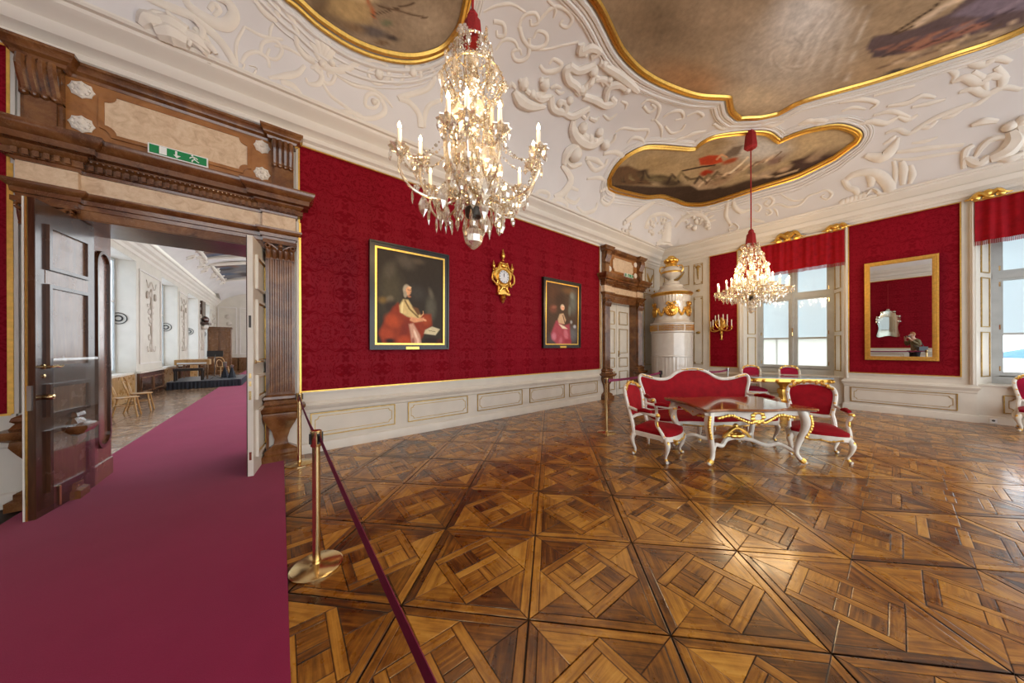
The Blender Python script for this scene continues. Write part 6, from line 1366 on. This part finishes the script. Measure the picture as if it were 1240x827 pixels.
def chandelier(label, loc, candles, hub_z, crown, cord_top, tassel, pend_ring, seed, watt):
    """candles: (dx, dy, base z) round the stem; crown: list of (radius, z)"""
    rd = random.Random(seed)
    t = thing('chandelier', label, 'chandelier', loc, 0, 'lit crystal chandeliers')
    count = [0]
    def drop(p, me=None, s=1.0, name='pendant_drop'):
        if count[0] >= 290: return
        count[0] += 1; o = link(name, me or rd.choice((drop_me, drop_me, spear_me, leaf_me)), t); o.location = p; o.rotation_euler = (0, 0, rd.uniform(0, PI)); o.scale = (s, s, s)
    top = crown[-1][1]
    MB().tube([(0, 0, top - .05), (0, 0, cord_top)], .013, 8).build('cord', MAT['red_cord'], t)
    for z, s in tassel:
        MB().lathe([(.0, z + .14 * s), (.02 * s, z + .13 * s), (.035 * s, z + .10 * s), (.03 * s, z + .085 * s), (.05 * s, z + .06 * s), (.065 * s, z - .10 * s), (.05 * s, z - .12 * s), (0, z - .12 * s)], 14, wave=.06, wn=7).build('tassel', MAT['red_cord'], t)
    # stem of glass balusters and the metal hub
    st = [(.0, hub_z - .02), (.03, hub_z)]; z = hub_z
    while z < top - .25: st += [(.028, z + .03), (.062, z + .10), (.045, z + .16), (.022, z + .20), (.035, z + .22)]; z += .24
    MB().lathe(st + [(0, z + .02)], 12).build('glass_stem', MAT['crystal_arm'], t)
    MB().lathe([(0, hub_z - .07), (.075, hub_z - .06), (.085, hub_z - .02), (.085, hub_z + .02), (.05, hub_z + .05), (0, hub_z + .05)], 16).build('hub', MAT['darkmetal'], t)
    zb = hub_z - .26
    MB().lathe([(0, zb - .13), (.03, zb - .115), (.085, zb - .06), (.10, zb), (.08, zb + .06), (.045, zb + .10), (.05, zb + .14), (.03, zb + .2), (0, zb + .2)], 9).build('bottom_ball', MAT['crystal'], t, False)
    L = len(candles)
    for i, (dx, dy, bz) in enumerate(candles):
        R = math.hypot(dx, dy); u = Vector((dx / R, dy / R, 0)); v = Vector((-u.y, u.x, 0))
        P = spline([u * .07 + Vector((0, 0, hub_z + .02)), u * R * .30 + Vector((0, 0, hub_z + .11)), u * R * .55 + Vector((0, 0, hub_z + .06)), u * R * .84 + Vector((0, 0, hub_z + .02 + (bz - hub_z) * .22)), u * R * 1.0 + Vector((0, 0, hub_z + (bz - hub_z) * .62)), u * R + Vector((0, 0, bz - .01))], 5)
        arm = MB().tube(P, interp([.012, .015, .014, .014, .013, .012], len(P)), 7).build('arm', MAT['crystal_arm'], t)
        c = u * R + Vector((0, 0, bz))
        MB(Matrix.Translation(c)).lathe([(.015, -.05), (.03, -.035), (.015, -.015), (.05, .0), (.088, .028), (.092, .036), (.05, .012), (.018, .006), (.022, .04), (0, .04)], 18, wave=.12, wn=9).build('drip_pan', MAT['crystal'], arm, angle=20)
        cd = MB(Matrix.Translation(c)).lathe([(.020, .02), (.0185, .20), (.012, .215), (0, .216)], 10).build('candle', MAT['candle'], arm)
        fl = MB(Matrix.Translation(c + Vector((0, 0, .21)))).lathe([(.008, 0), (.016, .014), (.017, .025), (.009, .05), (0, .07)], 8).build('flame_bulb', MAT['flame'], arm)
        ld = bpy.data.lights.new('candle_light', 'POINT'); ld.energy = watt; ld.color = (1, .70, .38); ld.shadow_soft_size = .05
        lo = bpy.data.objects.new('candle_light', ld); COL.objects.link(lo); lo.parent = t; lo.location = c + Vector((0, 0, .36))
        for k in range(4): a = 2 * PI * k / 4 + i; drop(c + Vector((.082 * math.cos(a), .082 * math.sin(a), .015)), s=rd.uniform(.75, 1.1))
        for f in (9, 15): drop(P[min(f, len(P) - 3)] - Vector((0, 0, .015)), s=rd.uniform(.9, 1.3))
        drop(P[4] + Vector((0, 0, .05)), ros_me, rd.uniform(.9, 1.3), 'crystal_rosette'); drop(P[14] + Vector((0, 0, .03)), ros_me, rd.uniform(.9, 1.4), 'crystal_rosette')
    for r, z, n, s in pend_ring:
        for k in range(n): a = 2 * PI * (k + rd.random() * .4) / n; rr = r * rd.uniform(.9, 1.08); drop(Vector((rr * math.cos(a), rr * math.sin(a), z + rd.uniform(-.03, .03))), s=s * rd.uniform(.8, 1.25))
    # wire cage and strings of beads
    cg = MB()
    for r, z in crown[:-1]: cg.tube([(r * math.cos(a), r * math.sin(a), z) for a in np.linspace(0, 2 * PI, 25)[:-1]], .005, 5, closed=True)
    for k in range(8):
        a = 2 * PI * k / 8; cg.tube(spline([(.05 * math.cos(a), .05 * math.sin(a), hub_z + .1)] + [(r * math.cos(a), r * math.sin(a), z) for r, z in crown], 4), .0045, 5)
    cg.build('gilt_cage', MAT['brass'], t)
    bd = MB()
    def strand(A, B, sag, n):
        A, B = Vector(A), Vector(B)
        for i in range(n + 1):
            u = i / n; p = A.lerp(B, u) - Vector((0, 0, sag * 4 * u * (1 - u))); r = .010 + .008 * (i % 3 == 0); bd.lathe([(0, -r), (r, 0), (0, r)], 5, Matrix.Translation(p) @ Matrix.Rotation(rd.random(), 4, 'Z'))
    nk = 24
    for (r0, z0), (r1, z1) in zip(crown[:-1], crown[1:]):
        for k in range(nk):
            a = 2 * PI * k / nk + rd.random() * .2; strand((r0 * math.cos(a), r0 * math.sin(a), z0), (max(r1, .02) * math.cos(a + .15), max(r1, .02) * math.sin(a + .15), z1), .0, max(4, int(math.hypot(r1 - r0, z1 - z0) / .028)))
    r0, z0 = crown[0]
    for k in range(nk + 4): a = 2 * PI * k / (nk + 4); strand((r0 * math.cos(a), r0 * math.sin(a), z0), (.12 * math.cos(a + .3), .12 * math.sin(a + .3), hub_z + .1), .02, int((z0 - hub_z) / .028))
    for i in range(L):
        a, b = candles[i], candles[(i + 1) % L]; strand((a[0] * .98, a[1] * .98, a[2] - .03), (b[0] * .98, b[1] * .98, b[2] - .03), .10, 16)
        u = Vector((a[0], a[1], 0)); strand(u * .98 + Vector((0, 0, a[2] - .02)), u.normalized() * crown[0][0] + Vector((0, 0, crown[0][1])), .12, 18)
    bd.build('bead_strand', MAT['crystal'], t, False, recalc=False)['kind'] = 'stuff'
    for r, z in crown[:-1]:
        for k in range(10):
            a = 2 * PI * k / 10 + z; drop(Vector((r * 1.05 * math.cos(a), r * 1.05 * math.sin(a), z - .01)), s=1.15)
            if k % 2 == 0: drop(Vector((r * math.cos(a + .3), r * math.sin(a + .3), z + .03)), ros_me, 1.5, 'crystal_rosette')
    return t
c = cam2w(-.385, 3.0)
cs = []
for r, f, dz in ((-.65, -.25, 0), (-.52, -.04, .02), (-.13, -.57, 0), (.03, -.61, .0), (.29, -.50, -.02), (.64, -.22, 0), (.61, .03, .01), (-.56, .46, 0), (.05, .66, 0), (.48, .46, 0)):
    v = _r * r + _d * f; cs.append((v.x, v.y, 3.425 + dz))
cs.sort(key=lambda q: math.atan2(q[1], q[0]))
chandelier('large crystal chandelier with lit candles in front of the red picture wall', (c.x, c.y, 0), cs, 2.98, [(.20, 3.70), (.19, 4.02), (.31, 4.27), (.18, 4.42), (.19, 4.60), (.05, 4.76)], ceil_z(c.x, c.y) - .02, [(4.80, 1.5)],
           [(.16, 2.93, 8, 1.2), (.30, 2.97, 14, 1.25), (.45, 3.05, 16, 1.2), (.25, 3.30, 16, 1.8), (.24, 3.55, 16, 1.8), (.30, 3.85, 12, 1.6), (.36, 3.15, 16, 1.5)], 5, 5)
c = cam2w(5.845, 7.25)
cs = [(.68 * math.cos(2 * PI * k / 12), .68 * math.sin(2 * PI * k / 12), 2.93) for k in range(12)] + [(.40 * math.cos(2 * PI * (k + .5) / 6), .40 * math.sin(2 * PI * (k + .5) / 6), 3.08) for k in range(6)]
chandelier('crystal chandelier with lit candles hanging before the far window', (c.x, c.y, 0), cs, 2.80, [(.33, 3.30), (.30, 3.55), (.23, 3.80), (.15, 4.02), (.07, 4.14)], ceil_z(c.x, c.y) - .02, [(4.24, 1.7), (ceil_z(c.x, c.y) - .22, 2.0)],
           [(.16, 2.74, 8, 1.1), (.34, 2.80, 16, 1.2), (.52, 2.86, 20, 1.2), (.28, 3.1, 12, 1.3)], 9, 4)
# ------------------------------------------------------------------ the long gallery beyond the open portal
GX0, GX1, GY0, GY1 = -3.6, 3.0, NY + NT_, 29.5
gf = structure(MB().bx(GX0 - .7, GX1 + .6, GY0, GY1 + .5, -.3, -.014).build('floor_gallery', MAT['parquet_joint'], smooth=False))
r = random.Random(12); gme = [parquet_mesh('gallery_panel', PIECES, random.Random(90 + k)) for k in range(4)]
for me in gme: me.materials.clear(); me.materials.append(MAT['parquet_far'])
gs = .7905
for i in range(3):
    for j in range(24):
        o = link('gallery_panel', gme[(i * 7 + j * 3) % 4], gf); o.location = (-3.2 + gs * i, GY0 + .4 + gs * j, 0); o.rotation_euler = (0, 0, (i + j) % 4 * PI / 2)
gr = MB().bx(-3.6, GX1, GY0 + .4 + gs * 24 - .4, GY1, -.02, 0).bx(.0, GX1, GY0, GY1, -.02, -.001).bx(-1.3, .1, GY0, GY1, -.02, -.002).build('floor_boards', MAT['brown_wood'], gf, False)
structure(MB().bx(D1 - OP, D1 + OP, NY - .01, NY + NT_ + .01, -.3, -.001).build('trim_3', MAT['brown_wood'], smooth=False), 'wooden threshold in the open portal')
GWIN = [(8.4, 11.0), (12.7, 14.75), (17.35, 19.57), (21.5, 23.75), (25.6, 27.2)]
MG = wallM((GX0, 0, 0), (0, 1, 0), (1, 0, 0))
w = MB(MG); ed = [GY0 - .1] + [e for p in GWIN for e in p] + [GY1 + .5]
for a, b in zip(ed[::2], ed[1::2]): w.bx(a, b, 0, 6.2, -.7, 0)
for a, b in GWIN: w.bx(a, b, 4.38, 6.2, -.7, 0); w.bx(a, b, 0, .86, -.7, -.05)
gw = structure(w.build('wall_gallery', MAT['cream'], smooth=False))
for a, b in zip(ed[::2], ed[1::2]):
    if b - a < .5: continue
    MB(MG).bx(a + .02, b - .02, 0, .82, -.02, .06).build('dado_panel', MAT['door_wood'], gw, False)
    for k in range(2):
        x0 = lerp(a + .1, b - .1, k / 2) + .04; x1 = lerp(a + .1, b - .1, (k + 1) / 2) - .04
        MB(MG).ring(rect(x0, x1, .18, .68), rect(x0 + .04, x1 - .04, .22, .64), .05, .085).build('dado_moulding', MAT['brown_wood'], gw, False)
    MB(MG).bx(a, b, .82, .88, -.02, .10).build('dado_rail', MAT['cream'], gw, False)
    m0, m1 = a + .22, b - .22
    MB(MG).ring(rect(m0, m1, 1.1, 4.2), rect(m0 + .04, m1 - .04, 1.14, 4.16), 0, .03).build('stucco_frame', MAT['stucco'], gw, False)
    s = MB(MG); cx = (m0 + m1) / 2; hw = min(.5, (m1 - m0) / 2 - .1)
    for k in range(7): s.ball((cx + hw * .28 * math.sin(k * 2.1), 3.5 - .30 * k, .008), (.13, .12, .025), 7, 5)
    s.tube([(cx, 3.7, .03), (cx, 1.5, .03)], .025, 6)
    for sg in (-1, 1): s.tube(spline([(cx, 3.95, .03), (cx + sg * hw * .6, 3.7, .03), (cx + sg * hw, 3.95, .03)], 4), .012, 6); [s.ball((cx + sg * hw * (.5 - .1 * k), 3.1 - .22 * k, .008), (.10, .07, .02), 6, 4) for k in range(4)]; s.tube(spline([(cx + sg * hw * .2, 1.6, .03), (cx + sg * hw * .7, 1.5, .03), (cx + sg * hw * .8, 1.7, .03)], 4), .010, 6); s.ball((cx + sg * hw * .8, 3.45, .03), (.06, .16, .04), 6, 4)
    s.build('stucco_trophy', plain('rose_stucco', (.60, .535, .47), .8) if 'rose_stucco' not in bpy.data.materials else bpy.data.materials['rose_stucco'], gw)
for n, (a, b) in enumerate(GWIN):
    root = structure(link('window_%d' % (n + 3), None), 'tall bright window of the gallery, seen through the open portal')
    M = MG @ xf(0, 0, -.45)
    MB(M).ring(rect(a, b, .86, 4.38), rect(a + .09, b - .09, .95, 4.30), -.04, .04).build('frame', MAT['window_paint'], root, False)
    c = (a + b) / 2
    MB(M).bx(c - .03, c + .03, .95, 4.3, -.03, .03).bx(a + .09, b - .09, 3.03, 3.09, -.03, .03).build('glazing_bar', MAT['stucco'], root, False)
    for x0, x1 in ((a + .09, c - .03), (c + .03, b - .09)):
        for y0, y1 in ((.95, 3.03), (3.09, 4.3)): MB(M).bx(x0, x1, y0, y1, -.004, .004).build('pane', MAT['gallery_blind'], root, False)
    ir = MB(wallM((GX0 - .35, b, 2.55), (1, 0, 0), (0, -1, 0)))
    for rr, wd in ((.17, .012), (.08, .02)): ir.tube([(rr * math.cos(q), rr * math.sin(q), .02) for q in np.linspace(0, 2 * PI, 21)[:-1]], wd, 6, closed=True)
    ir.build('iron_scroll', MAT['darkmetal'], root)
    MB(MG).bx(a + .02, b - .02, .0, .80, -.06, -.02).build('parapet_panel', MAT['oak_wood'], gw, False)
structure(MB().bx(GX0 - .7, GX1 + .7, GY1, GY1 + .4, 0, 7.2).build('wall_gallery', MAT['cream'], smooth=False))
ge = wallM((0, GY1, 0), (1, 0, 0), (0, -1, 0)); gwe = bpy.data.objects['wall_gallery.001']
for a, b in ((-3.5, -2.5), (-2.35, -1.1), (-.9, .5)):
    MB(ge).ring(rect(a, b, 1.2, 4.6), rect(a + .05, b - .05, 1.25, 4.55), 0, .04).build('stucco_frame', MAT['stucco'], gwe, False)
    s = MB(ge); cx = (a + b) / 2
    for k in range(5): s.ball((cx + .12 * math.sin(k * 2.3), 3.9 - .5 * k, .03), (.17, .18, .05), 7, 5)
    s.build('stucco_trophy', bpy.data.materials['rose_stucco'], gwe); MB(ge).bx(a - .1, b + .1, 0, .95, 0, .06).build('dado_panel', MAT['brown_wood'], gwe, False)
cor = [(0, 4.55), (.03, 4.57), (.05, 4.66), (.12, 4.72), (.14, 4.80), (.22, 4.86), (.26, 4.96), (.30, 4.98), (.30, 5.02), (0, 5.03)]
structure(MB(Matrix(((0, 1, 0, GX0), (1, 0, 0, 0), (0, 0, 1, 0), (0, 0, 0, 1)))).sweep(cor, [(GY0, 0), (GY1, 0)]).build('trim_4', MAT['cornice'], angle=30), 'white cornice along the gallery')
def gz(x): u = abs((x + .3) / 3.35); return 5.0 + 1.5 * math.sqrt(max(0, 1 - u ** 2.4))
ge_ = MB()  # unseen side wall, shaped low and open above so sky lights the gallery
for a, b in ((GY0 - .1, 6.9), (10.2, 11.0), (14.4, 15.2), (18.6, 19.4), (22.8, 23.6), (27.0, GY1 + .3)): ge_.bx(GX1 + .2, GX1 + .5, a, a + .3, 0, 5.2)
ge_.bx(GX1, GX1 + .5, GY0, GY1, 0, 1.3)
structure(ge_.build('wall_gallery', MAT['cream'], smooth=False))
gc = structure(MB().grid(lambda u, v: (lerp(GX0 + .05, GX1 + .0, u), lerp(GY0, GY1 + .2, v), gz(lerp(GX0 + .05, GX1, u)) - .9 * max(0, (lerp(GY0, GY1, v) - 26.5) / 3.2) ** 2 * (1 if abs(lerp(GX0, GX1, u) + .3) < 3.2 else 0)), 30, 40).build('ceiling_gallery', MAT['ceiling_paint'], recalc=False))
for k, (y0, y1) in enumerate(((7.5, 13.5), (15, 20.5), (22, 26.5))):
    t = thing('ceiling_fresco', ('dark cloudy fresco on the gallery vault nearest the portal', 'fresco in the middle of the gallery vault', 'fresco at the far end of the gallery vault')[k], 'ceiling painting', (0, 0, 0), 0, 'frescoes on the gallery vault')
    m = MB().grid(lambda u, v: (lerp(-2.8, 2.2, u), lerp(y0, y1, v), gz(lerp(-2.8, 2.2, u)) - .03), 40, 50); o = m.build('fresco', MAT['fresco'], t, recalc=False)
    vv = np.array(m.v); b = Brush(vv[:, 0] * 30, vv[:, 1] * 30, (112, 110, 112), 7 + k)
    rr = random.Random(k)
    for _ in range(60): b.blob(rr.uniform(-80, 62), rr.uniform(y0 * 30, y1 * 30), rr.uniform(8, 26), rr.uniform(6, 16), rr.choice(((60, 50, 46), (150, 140, 132), (128, 84, 56), (86, 96, 116), (180, 168, 150), (40, 34, 34))), rr.uniform(0, 180), .7, .85)
    b.clouds(40, .2, k).apply(o.data)
    MB().tube([(x, y, gz(x) - .03) for x, y in [(-2.85, y0 - .05), (-2.85, (y0 + y1) / 2), (-2.85, y1 + .05), (-1, y1 + .05), (.5, y1 + .05), (2.25, y1 + .05), (2.25, y0 - .05), (.5, y0 - .05), (-1, y0 - .05)]], .09, 6, closed=True).build('stucco_frame', MAT['relief'], t)
s = MB(); rr = random.Random(4)
for k in range(46):
    y = 7 + .5 * k; x = rr.uniform(-3.35, -2.9); s.tube(spline([(x, y, gz(x) - .02), (x + .2, y + .15, gz(x + .2) - .02), (x + .12, y + .34, gz(x + .12) - .02), (x - .05, y + .25, gz(x - .05) - .02)], 4), interp([.03, .07, .06, .02], 13), 6)
s.build('stucco_scrolls', MAT['relief'], gc)['kind'] = 'stuff'
# stage, harpsichord and its neighbours
t = thing('stage', 'low dark-draped stage platform in the gallery', 'stage', (-2.46, 18.75, 0))
MB().bx(-1.02, 1.12, -1.45, 1.45, .27, .30).build('deck', plain('stage_deck', (.10, .11, .13), .35), t, False)
m = MB(); m.grid(lambda u, v: (lerp(-1.02, 1.12, u), -1.46 + .012 * math.sin(u * 120), lerp(.28, .002, v)), 90, 2); m.grid(lambda u, v: (1.13 + .012 * math.sin(u * 120), lerp(-1.46, 1.45, u), lerp(.28, .002, v)), 90, 2); m.build('skirt', MAT['dark_fabric'], t, recalc=False)
t = thing('harpsichord', 'honey-coloured keyboard instrument on the gallery stage', 'harpsichord', (-2.92, 18.75, .30), 0)
hp = [(-.52, -.62), (.50, -.62), (.50, -.1), (.36, .35), (.18, .62), (-.20, .72), (-.52, .72)]
MB().prism(hp, .62, .84, bev=.006).build('case', MAT['oak_wood'], t, False); MB().prism(inset(hp, .03), .838, .846).build('lid', MAT['oak_wood'], t, False)
MB().bx(-.44, .42, -.66, -.50, .66, .72).build('keyboard', MAT['white_plastic'], t, False)
for x, y in ((-.45, -.55), (.43, -.55), (-.45, .6), (.2, .5)): MB().lathe([(.03, 0), (.022, .05), (.035, .3), (.045, .55), (.03, .63)], 8, xf(x, y)).build('leg', MAT['brown_wood'], t)
t = thing('piano_bench', 'black padded bench before the keyboard instrument', 'bench', (-2.95, 17.75, .30))
MB().bx(-.42, .42, -.17, .17, .40, .50).build('seat', MAT['black'], t, False)
for x in (-.38, .38):
    for y in (-.13, .13): MB().bx(x - .025, x + .025, y - .025, y + .025, 0, .40).build('leg', MAT['black'], t, False)
t = thing('music_stand', 'black music stand beside the keyboard instrument', 'music stand', (-2.22, 17.72, .30))
MB().box((0, 0, 1.12), (.50, .02, .26), Matrix.Rotation(-.25, 4, 'X')).build('desk', MAT['black'], t, False); MB().tube([(0, .26, 1.05), (0, .1, .12)], .014, 6).build('pole', MAT['black'], t)
for a in (0, 2.1, 4.2): MB().tube([(0, .1, .14), (.24 * math.cos(a), .1 + .24 * math.sin(a), .012)], .010, 5).build('leg', MAT['black'], t)
for x, y, lab in ((-1.98, 18.6, 'left'), (-1.72, 18.3, 'right')):
    t = thing('draped_stand', 'dark cone-shaped draped stand on the stage, %s' % ('beside the gilt chair' if lab == 'left' else 'nearest the carpet'), 'stand', (x, y, .30), 0, 'dark draped stands on the stage')
    MB().lathe([(.13, 0), (.09, .2), (.03, .45), (0, .46)], 12, wave=.08, wn=6).build('drape', MAT['dark_fabric'], t)
    MB().lathe([(.02, .44), (.06, .50), (.07, .70 if lab == 'left' else .56), (0, .72 if lab == 'left' else .58)], 10).build('shade', MAT['steel'], t)
t = thing('cabinet', 'tall brown wooden cabinet at the end of the gallery', 'cabinet', (-2.98, 26.2, 0))
MB().bx(-.55, .50, -.3, .3, 0, 2.9).build('body', MAT['brown_wood'], t, False)
for s in (-1, 1):
    for y0, y1 in ((.15, 1.3), (1.45, 2.7)): MB().bx(s * .26 - .2 - .02, s * .26 + .2 - .02, -.325, -.29, y0, y1).build('door', MAT['door_wood_light'], t, False)
MB().bx(-.6, .55, -.34, .34, 2.86, 2.96).build('cornice', MAT['brown_wood'], t, False)
t = thing('wall_console', 'dark carved wall bracket with figures high on the gallery wall', 'bracket', (GX0, 24.7, 3.0))
MB().bx(-.02, .35, -.4, .4, 0, .12).build('shelf', MAT['door_wood'], t, False); MB().ball((.16, 0, .3), (.16, .3, .2), 8, 6).build('carving', MAT['marble_dark'], t); MB().bx(-.02, .1, -.45, .45, .5, 1.35).build('back_panel', MAT['door_wood'], t, False)
MB().ball((.14, 0, -.12), (.15, .25, .16), 8, 6).build('corbel', MAT['relief'], t)
# bentwood chairs
def bentwood(x, y, rz, label):
    t = thing('bentwood_chair', label, 'chair', (x, y, 0), rz, 'bentwood chairs along the gallery windows')
    MB().lathe([(0, .445), (.19, .445), (.205, .455), (.205, .465), (.19, .47), (0, .465)], 24).build('seat', MAT['bentwood'], t)
    MB().tube([(.16 * math.cos(a), .16 * math.sin(a), .27) for a in np.linspace(0, 2 * PI, 21)[:-1]], .010, 6, closed=True).build('leg_ring', MAT['bentwood'], t)
    for sx in (-1, 1):
        MB().tube(spline([(sx * .14, -.14, .45), (sx * .15, -.155, .3), (sx * .19, -.20, .0)], 4), [.017] * 9, 8).build('leg', MAT['bentwood'], t)
    MB().tube(spline([(-.19, .24, 0), (-.16, .17, .3), (-.165, .17, .46), (-.19, .24, .72), (-.13, .28, .86), (0, .29, .90), (.13, .28, .86), (.19, .24, .72), (.165, .17, .46), (.16, .17, .3), (.19, .24, 0)], 5), .016, 8).build('back_frame', MAT['bentwood'], t)
    MB().tube(spline([(-.10, .18, .46), (-.10, .23, .68), (0, .25, .78), (.10, .23, .68), (.10, .18, .46)], 5), .012, 8).build('inner_bow', MAT['bentwood'], t)
bentwood(-2.88, 11.15, math.radians(95), 'honey bentwood chair in the gallery, nearer of the two'); bentwood(-2.85, 11.95, math.radians(95), 'honey bentwood chair in the gallery, just behind its twin')
t = bentwood(-2.15, 19.4, .6, 'honey bentwood chair up on the stage'); bpy.data.objects['bentwood_chair.002'].location.z = .30
# ------------------------------------------------------------------ the photographer, standing at the viewpoint, seen in the pier mirror
def L3(r, f, z): v = _r * r + _d * f; return (v.x, v.y, z)
def skin(name, mat, parent, joints, edges, root=0, sub=2):
    me = bpy.data.meshes.new(name); me.from_pydata([j[0] for j in joints], edges, [])
    o = link(name, me, parent); o.modifiers.new('skin', 'SKIN'); 
    if not me.skin_vertices: me.attributes  # layer is made with the modifier below
    bm = bmesh.new(); bm.from_mesh(me); lay = bm.verts.layers.skin.verify(); bm.verts.ensure_lookup_table()
    for i, j in enumerate(joints): bm.verts[i][lay].radius = j[1] if hasattr(j[1], '__len__') else (j[1], j[1]); bm.verts[i][lay].use_root = (i == root)
    bm.to_mesh(me); bm.free()
    s = o.modifiers.new('sub', 'SUBSURF'); s.levels = s.render_levels = sub
    me.materials.append(MAT[mat]); return o
pt = thing('person', 'person in a khaki jacket photographing the room, seen in the gilt mirror', 'person', (0, 0, .012))
B_ = -.34
J = [(L3(0, B_, .95), (.14, .11)), (L3(0, B_, 1.10), (.13, .10)), (L3(0, B_ + .01, 1.30), (.15, .11)), (L3(0, B_ + .02, 1.42), (.11, .08)), (L3(0, B_ + .07, 1.50), .055), (L3(0, B_ + .10, 1.585), (.075, .085)), (L3(0, B_ + .10, 1.67), (.08, .095)), (L3(0, B_ + .09, 1.735), (.055, .065))]
E_ = [(0, 1), (1, 2), (2, 3), (3, 4), (4, 5), (5, 6), (6, 7)]
for s in (-1, 1):
    b = len(J); J += [(L3(s * .18, B_ + .02, 1.40), .055), (L3(s * .30, B_ + .06, 1.17), .045), (L3(s * .13, B_ + .24, 1.44), .032), (L3(s * .085, B_ + .275, 1.54), (.034, .022))]; E_ += [(3, b), (b, b + 1), (b + 1, b + 2), (b + 2, b + 3)]
    for k, (dx, dz, ln) in enumerate(((0, .045, .9), (.0, .022, 1), (0, 0, .95), (0, -.022, .8))):
        q = len(J); J += [(L3(s * .085, B_ + .305, 1.54 + dz * .6), .010), (L3(s * .06, B_ + .325, 1.545 + dz), .009), (L3(s * (.03), B_ + .33 * 1.0, 1.545 + dz), .008)]; E_ += [(b + 3, q), (q, q + 1), (q + 1, q + 2)]
    q = len(J); J += [(L3(s * .055, B_ + .255, 1.525), .011), (L3(s * .03, B_ + .25, 1.515), .009)]; E_ += [(b + 3, q), (q, q + 1)]
for s in (-1, 1):
    b = len(J); J += [(L3(s * .10, B_, .88), .085), (L3(s * .115, B_ + .02, .50), .055), (L3(s * .12, B_ - .01, .10), .036), (L3(s * .13, B_ + .10, .035), (.04, .028))]; E_ += [(0, b), (b, b + 1), (b + 1, b + 2), (b + 2, b + 3)]
skin('body', 'skin', pt, J, E_)
JJ = [(L3(0, B_, .90), (.175, .14)), (L3(0, B_, 1.08), (.165, .13)), (L3(0, B_ + .01, 1.28), (.18, .135)), (L3(0, B_ + .02, 1.43), (.125, .095)), (L3(0, B_ + .05, 1.475), (.075, .07))]; EE = [(0, 1), (1, 2), (2, 3), (3, 4)]
for s in (-1, 1):
    b = len(JJ); JJ += [(L3(s * .185, B_ + .02, 1.395), .075), (L3(s * .305, B_ + .06, 1.165), .066), (L3(s * .155, B_ + .215, 1.405), .046)]; EE += [(3, b), (b, b + 1), (b + 1, b + 2)]
skin('jacket', 'jacket', pt, JJ, EE)
JJ = [(L3(0, B_, .96), (.155, .125))]; EE = []
for s in (-1, 1): b = len(JJ); JJ += [(L3(s * .10, B_, .84), .10), (L3(s * .115, B_ + .02, .50), .072), (L3(s * .12, B_ - .01, .09), .058)]; EE += [(0, b), (b, b + 1), (b + 1, b + 2)]
skin('trousers', 'trousers', pt, JJ, EE)
skin('hair', 'hair', pt, [(L3(0, B_ + .065, 1.60), (.08, .06)), (L3(0, B_ + .07, 1.69), (.092, .095)), (L3(0, B_ + .085, 1.755), (.07, .08)), (L3(0, B_ + .15, 1.765), (.05, .03))], [(0, 1), (1, 2), (2, 3)])
for s in (-1, 1):
    MB().ball(L3(s * .033, B_ + .185, 1.655), .013, 8, 6).build('eye', MAT['white'], pt); MB().ball(L3(s * .088, B_ + .10, 1.64), (.015, .025, .032), 7, 5).build('ear', MAT['skin'], pt)
    sh_ = MB().tube([L3(s * .12, B_ - .06, .05), L3(s * .125, B_ + .05, .05), L3(s * .135, B_ + .16, .035)], [.045, .05, .038], 8).build('shoe', MAT['black'], pt)
MB().tube([L3(0, B_ + .19, 1.66), L3(0, B_ + .215, 1.62), L3(0, B_ + .19, 1.605)], [.012, .017, .012], 7).build('nose', MAT['skin'], pt)
MB().tube([L3(-.025, B_ + .185, 1.575), L3(0, B_ + .195, 1.575), L3(.025, B_ + .185, 1.575)], .007, 6).build('mouth', plain('lips', (.4, .15, .12), .5), pt)
ck = thing('camera', 'black camera raised to the eye of the photographer in the mirror', 'camera', (0, 0, 0))
R3 = Matrix(((_r.x, _d.x, 0, 0), (_r.y, _d.y, 0, 0), (0, 0, 1, 0), (0, 0, 0, 1)))
MB(R3).bx(-.07, .07, -.125, -.075, 1.55, 1.64).build('body', MAT['black'], ck, False); MB(R3 @ Matrix.Translation((0, -.08, 1.595)) @ Matrix.Rotation(-PI / 2, 4, 'X')).lathe([(.036, 0), (.038, .03), (.040, .055), (.034, .06), (.03, .05), (0, .05)], 16).build('lens', MAT['black'], ck)
bg = thing('shoulder_bag', 'grey bag slung at the hip of the photographer in the mirror', 'bag', (0, 0, 0))
MB(R3).box((.27, B_ - .04, 1.02), (.12, .30, .24)).build('pouch', MAT['bag'], bg); MB().tube([L3(.24, B_ - .12, 1.12), L3(.05, B_ - .16, 1.36), L3(-.10, B_ - .02, 1.50), L3(-.02, B_ + .15, 1.30), L3(.22, B_ + .10, 1.10)], .012, 6).build('strap', MAT['bag'], bg)
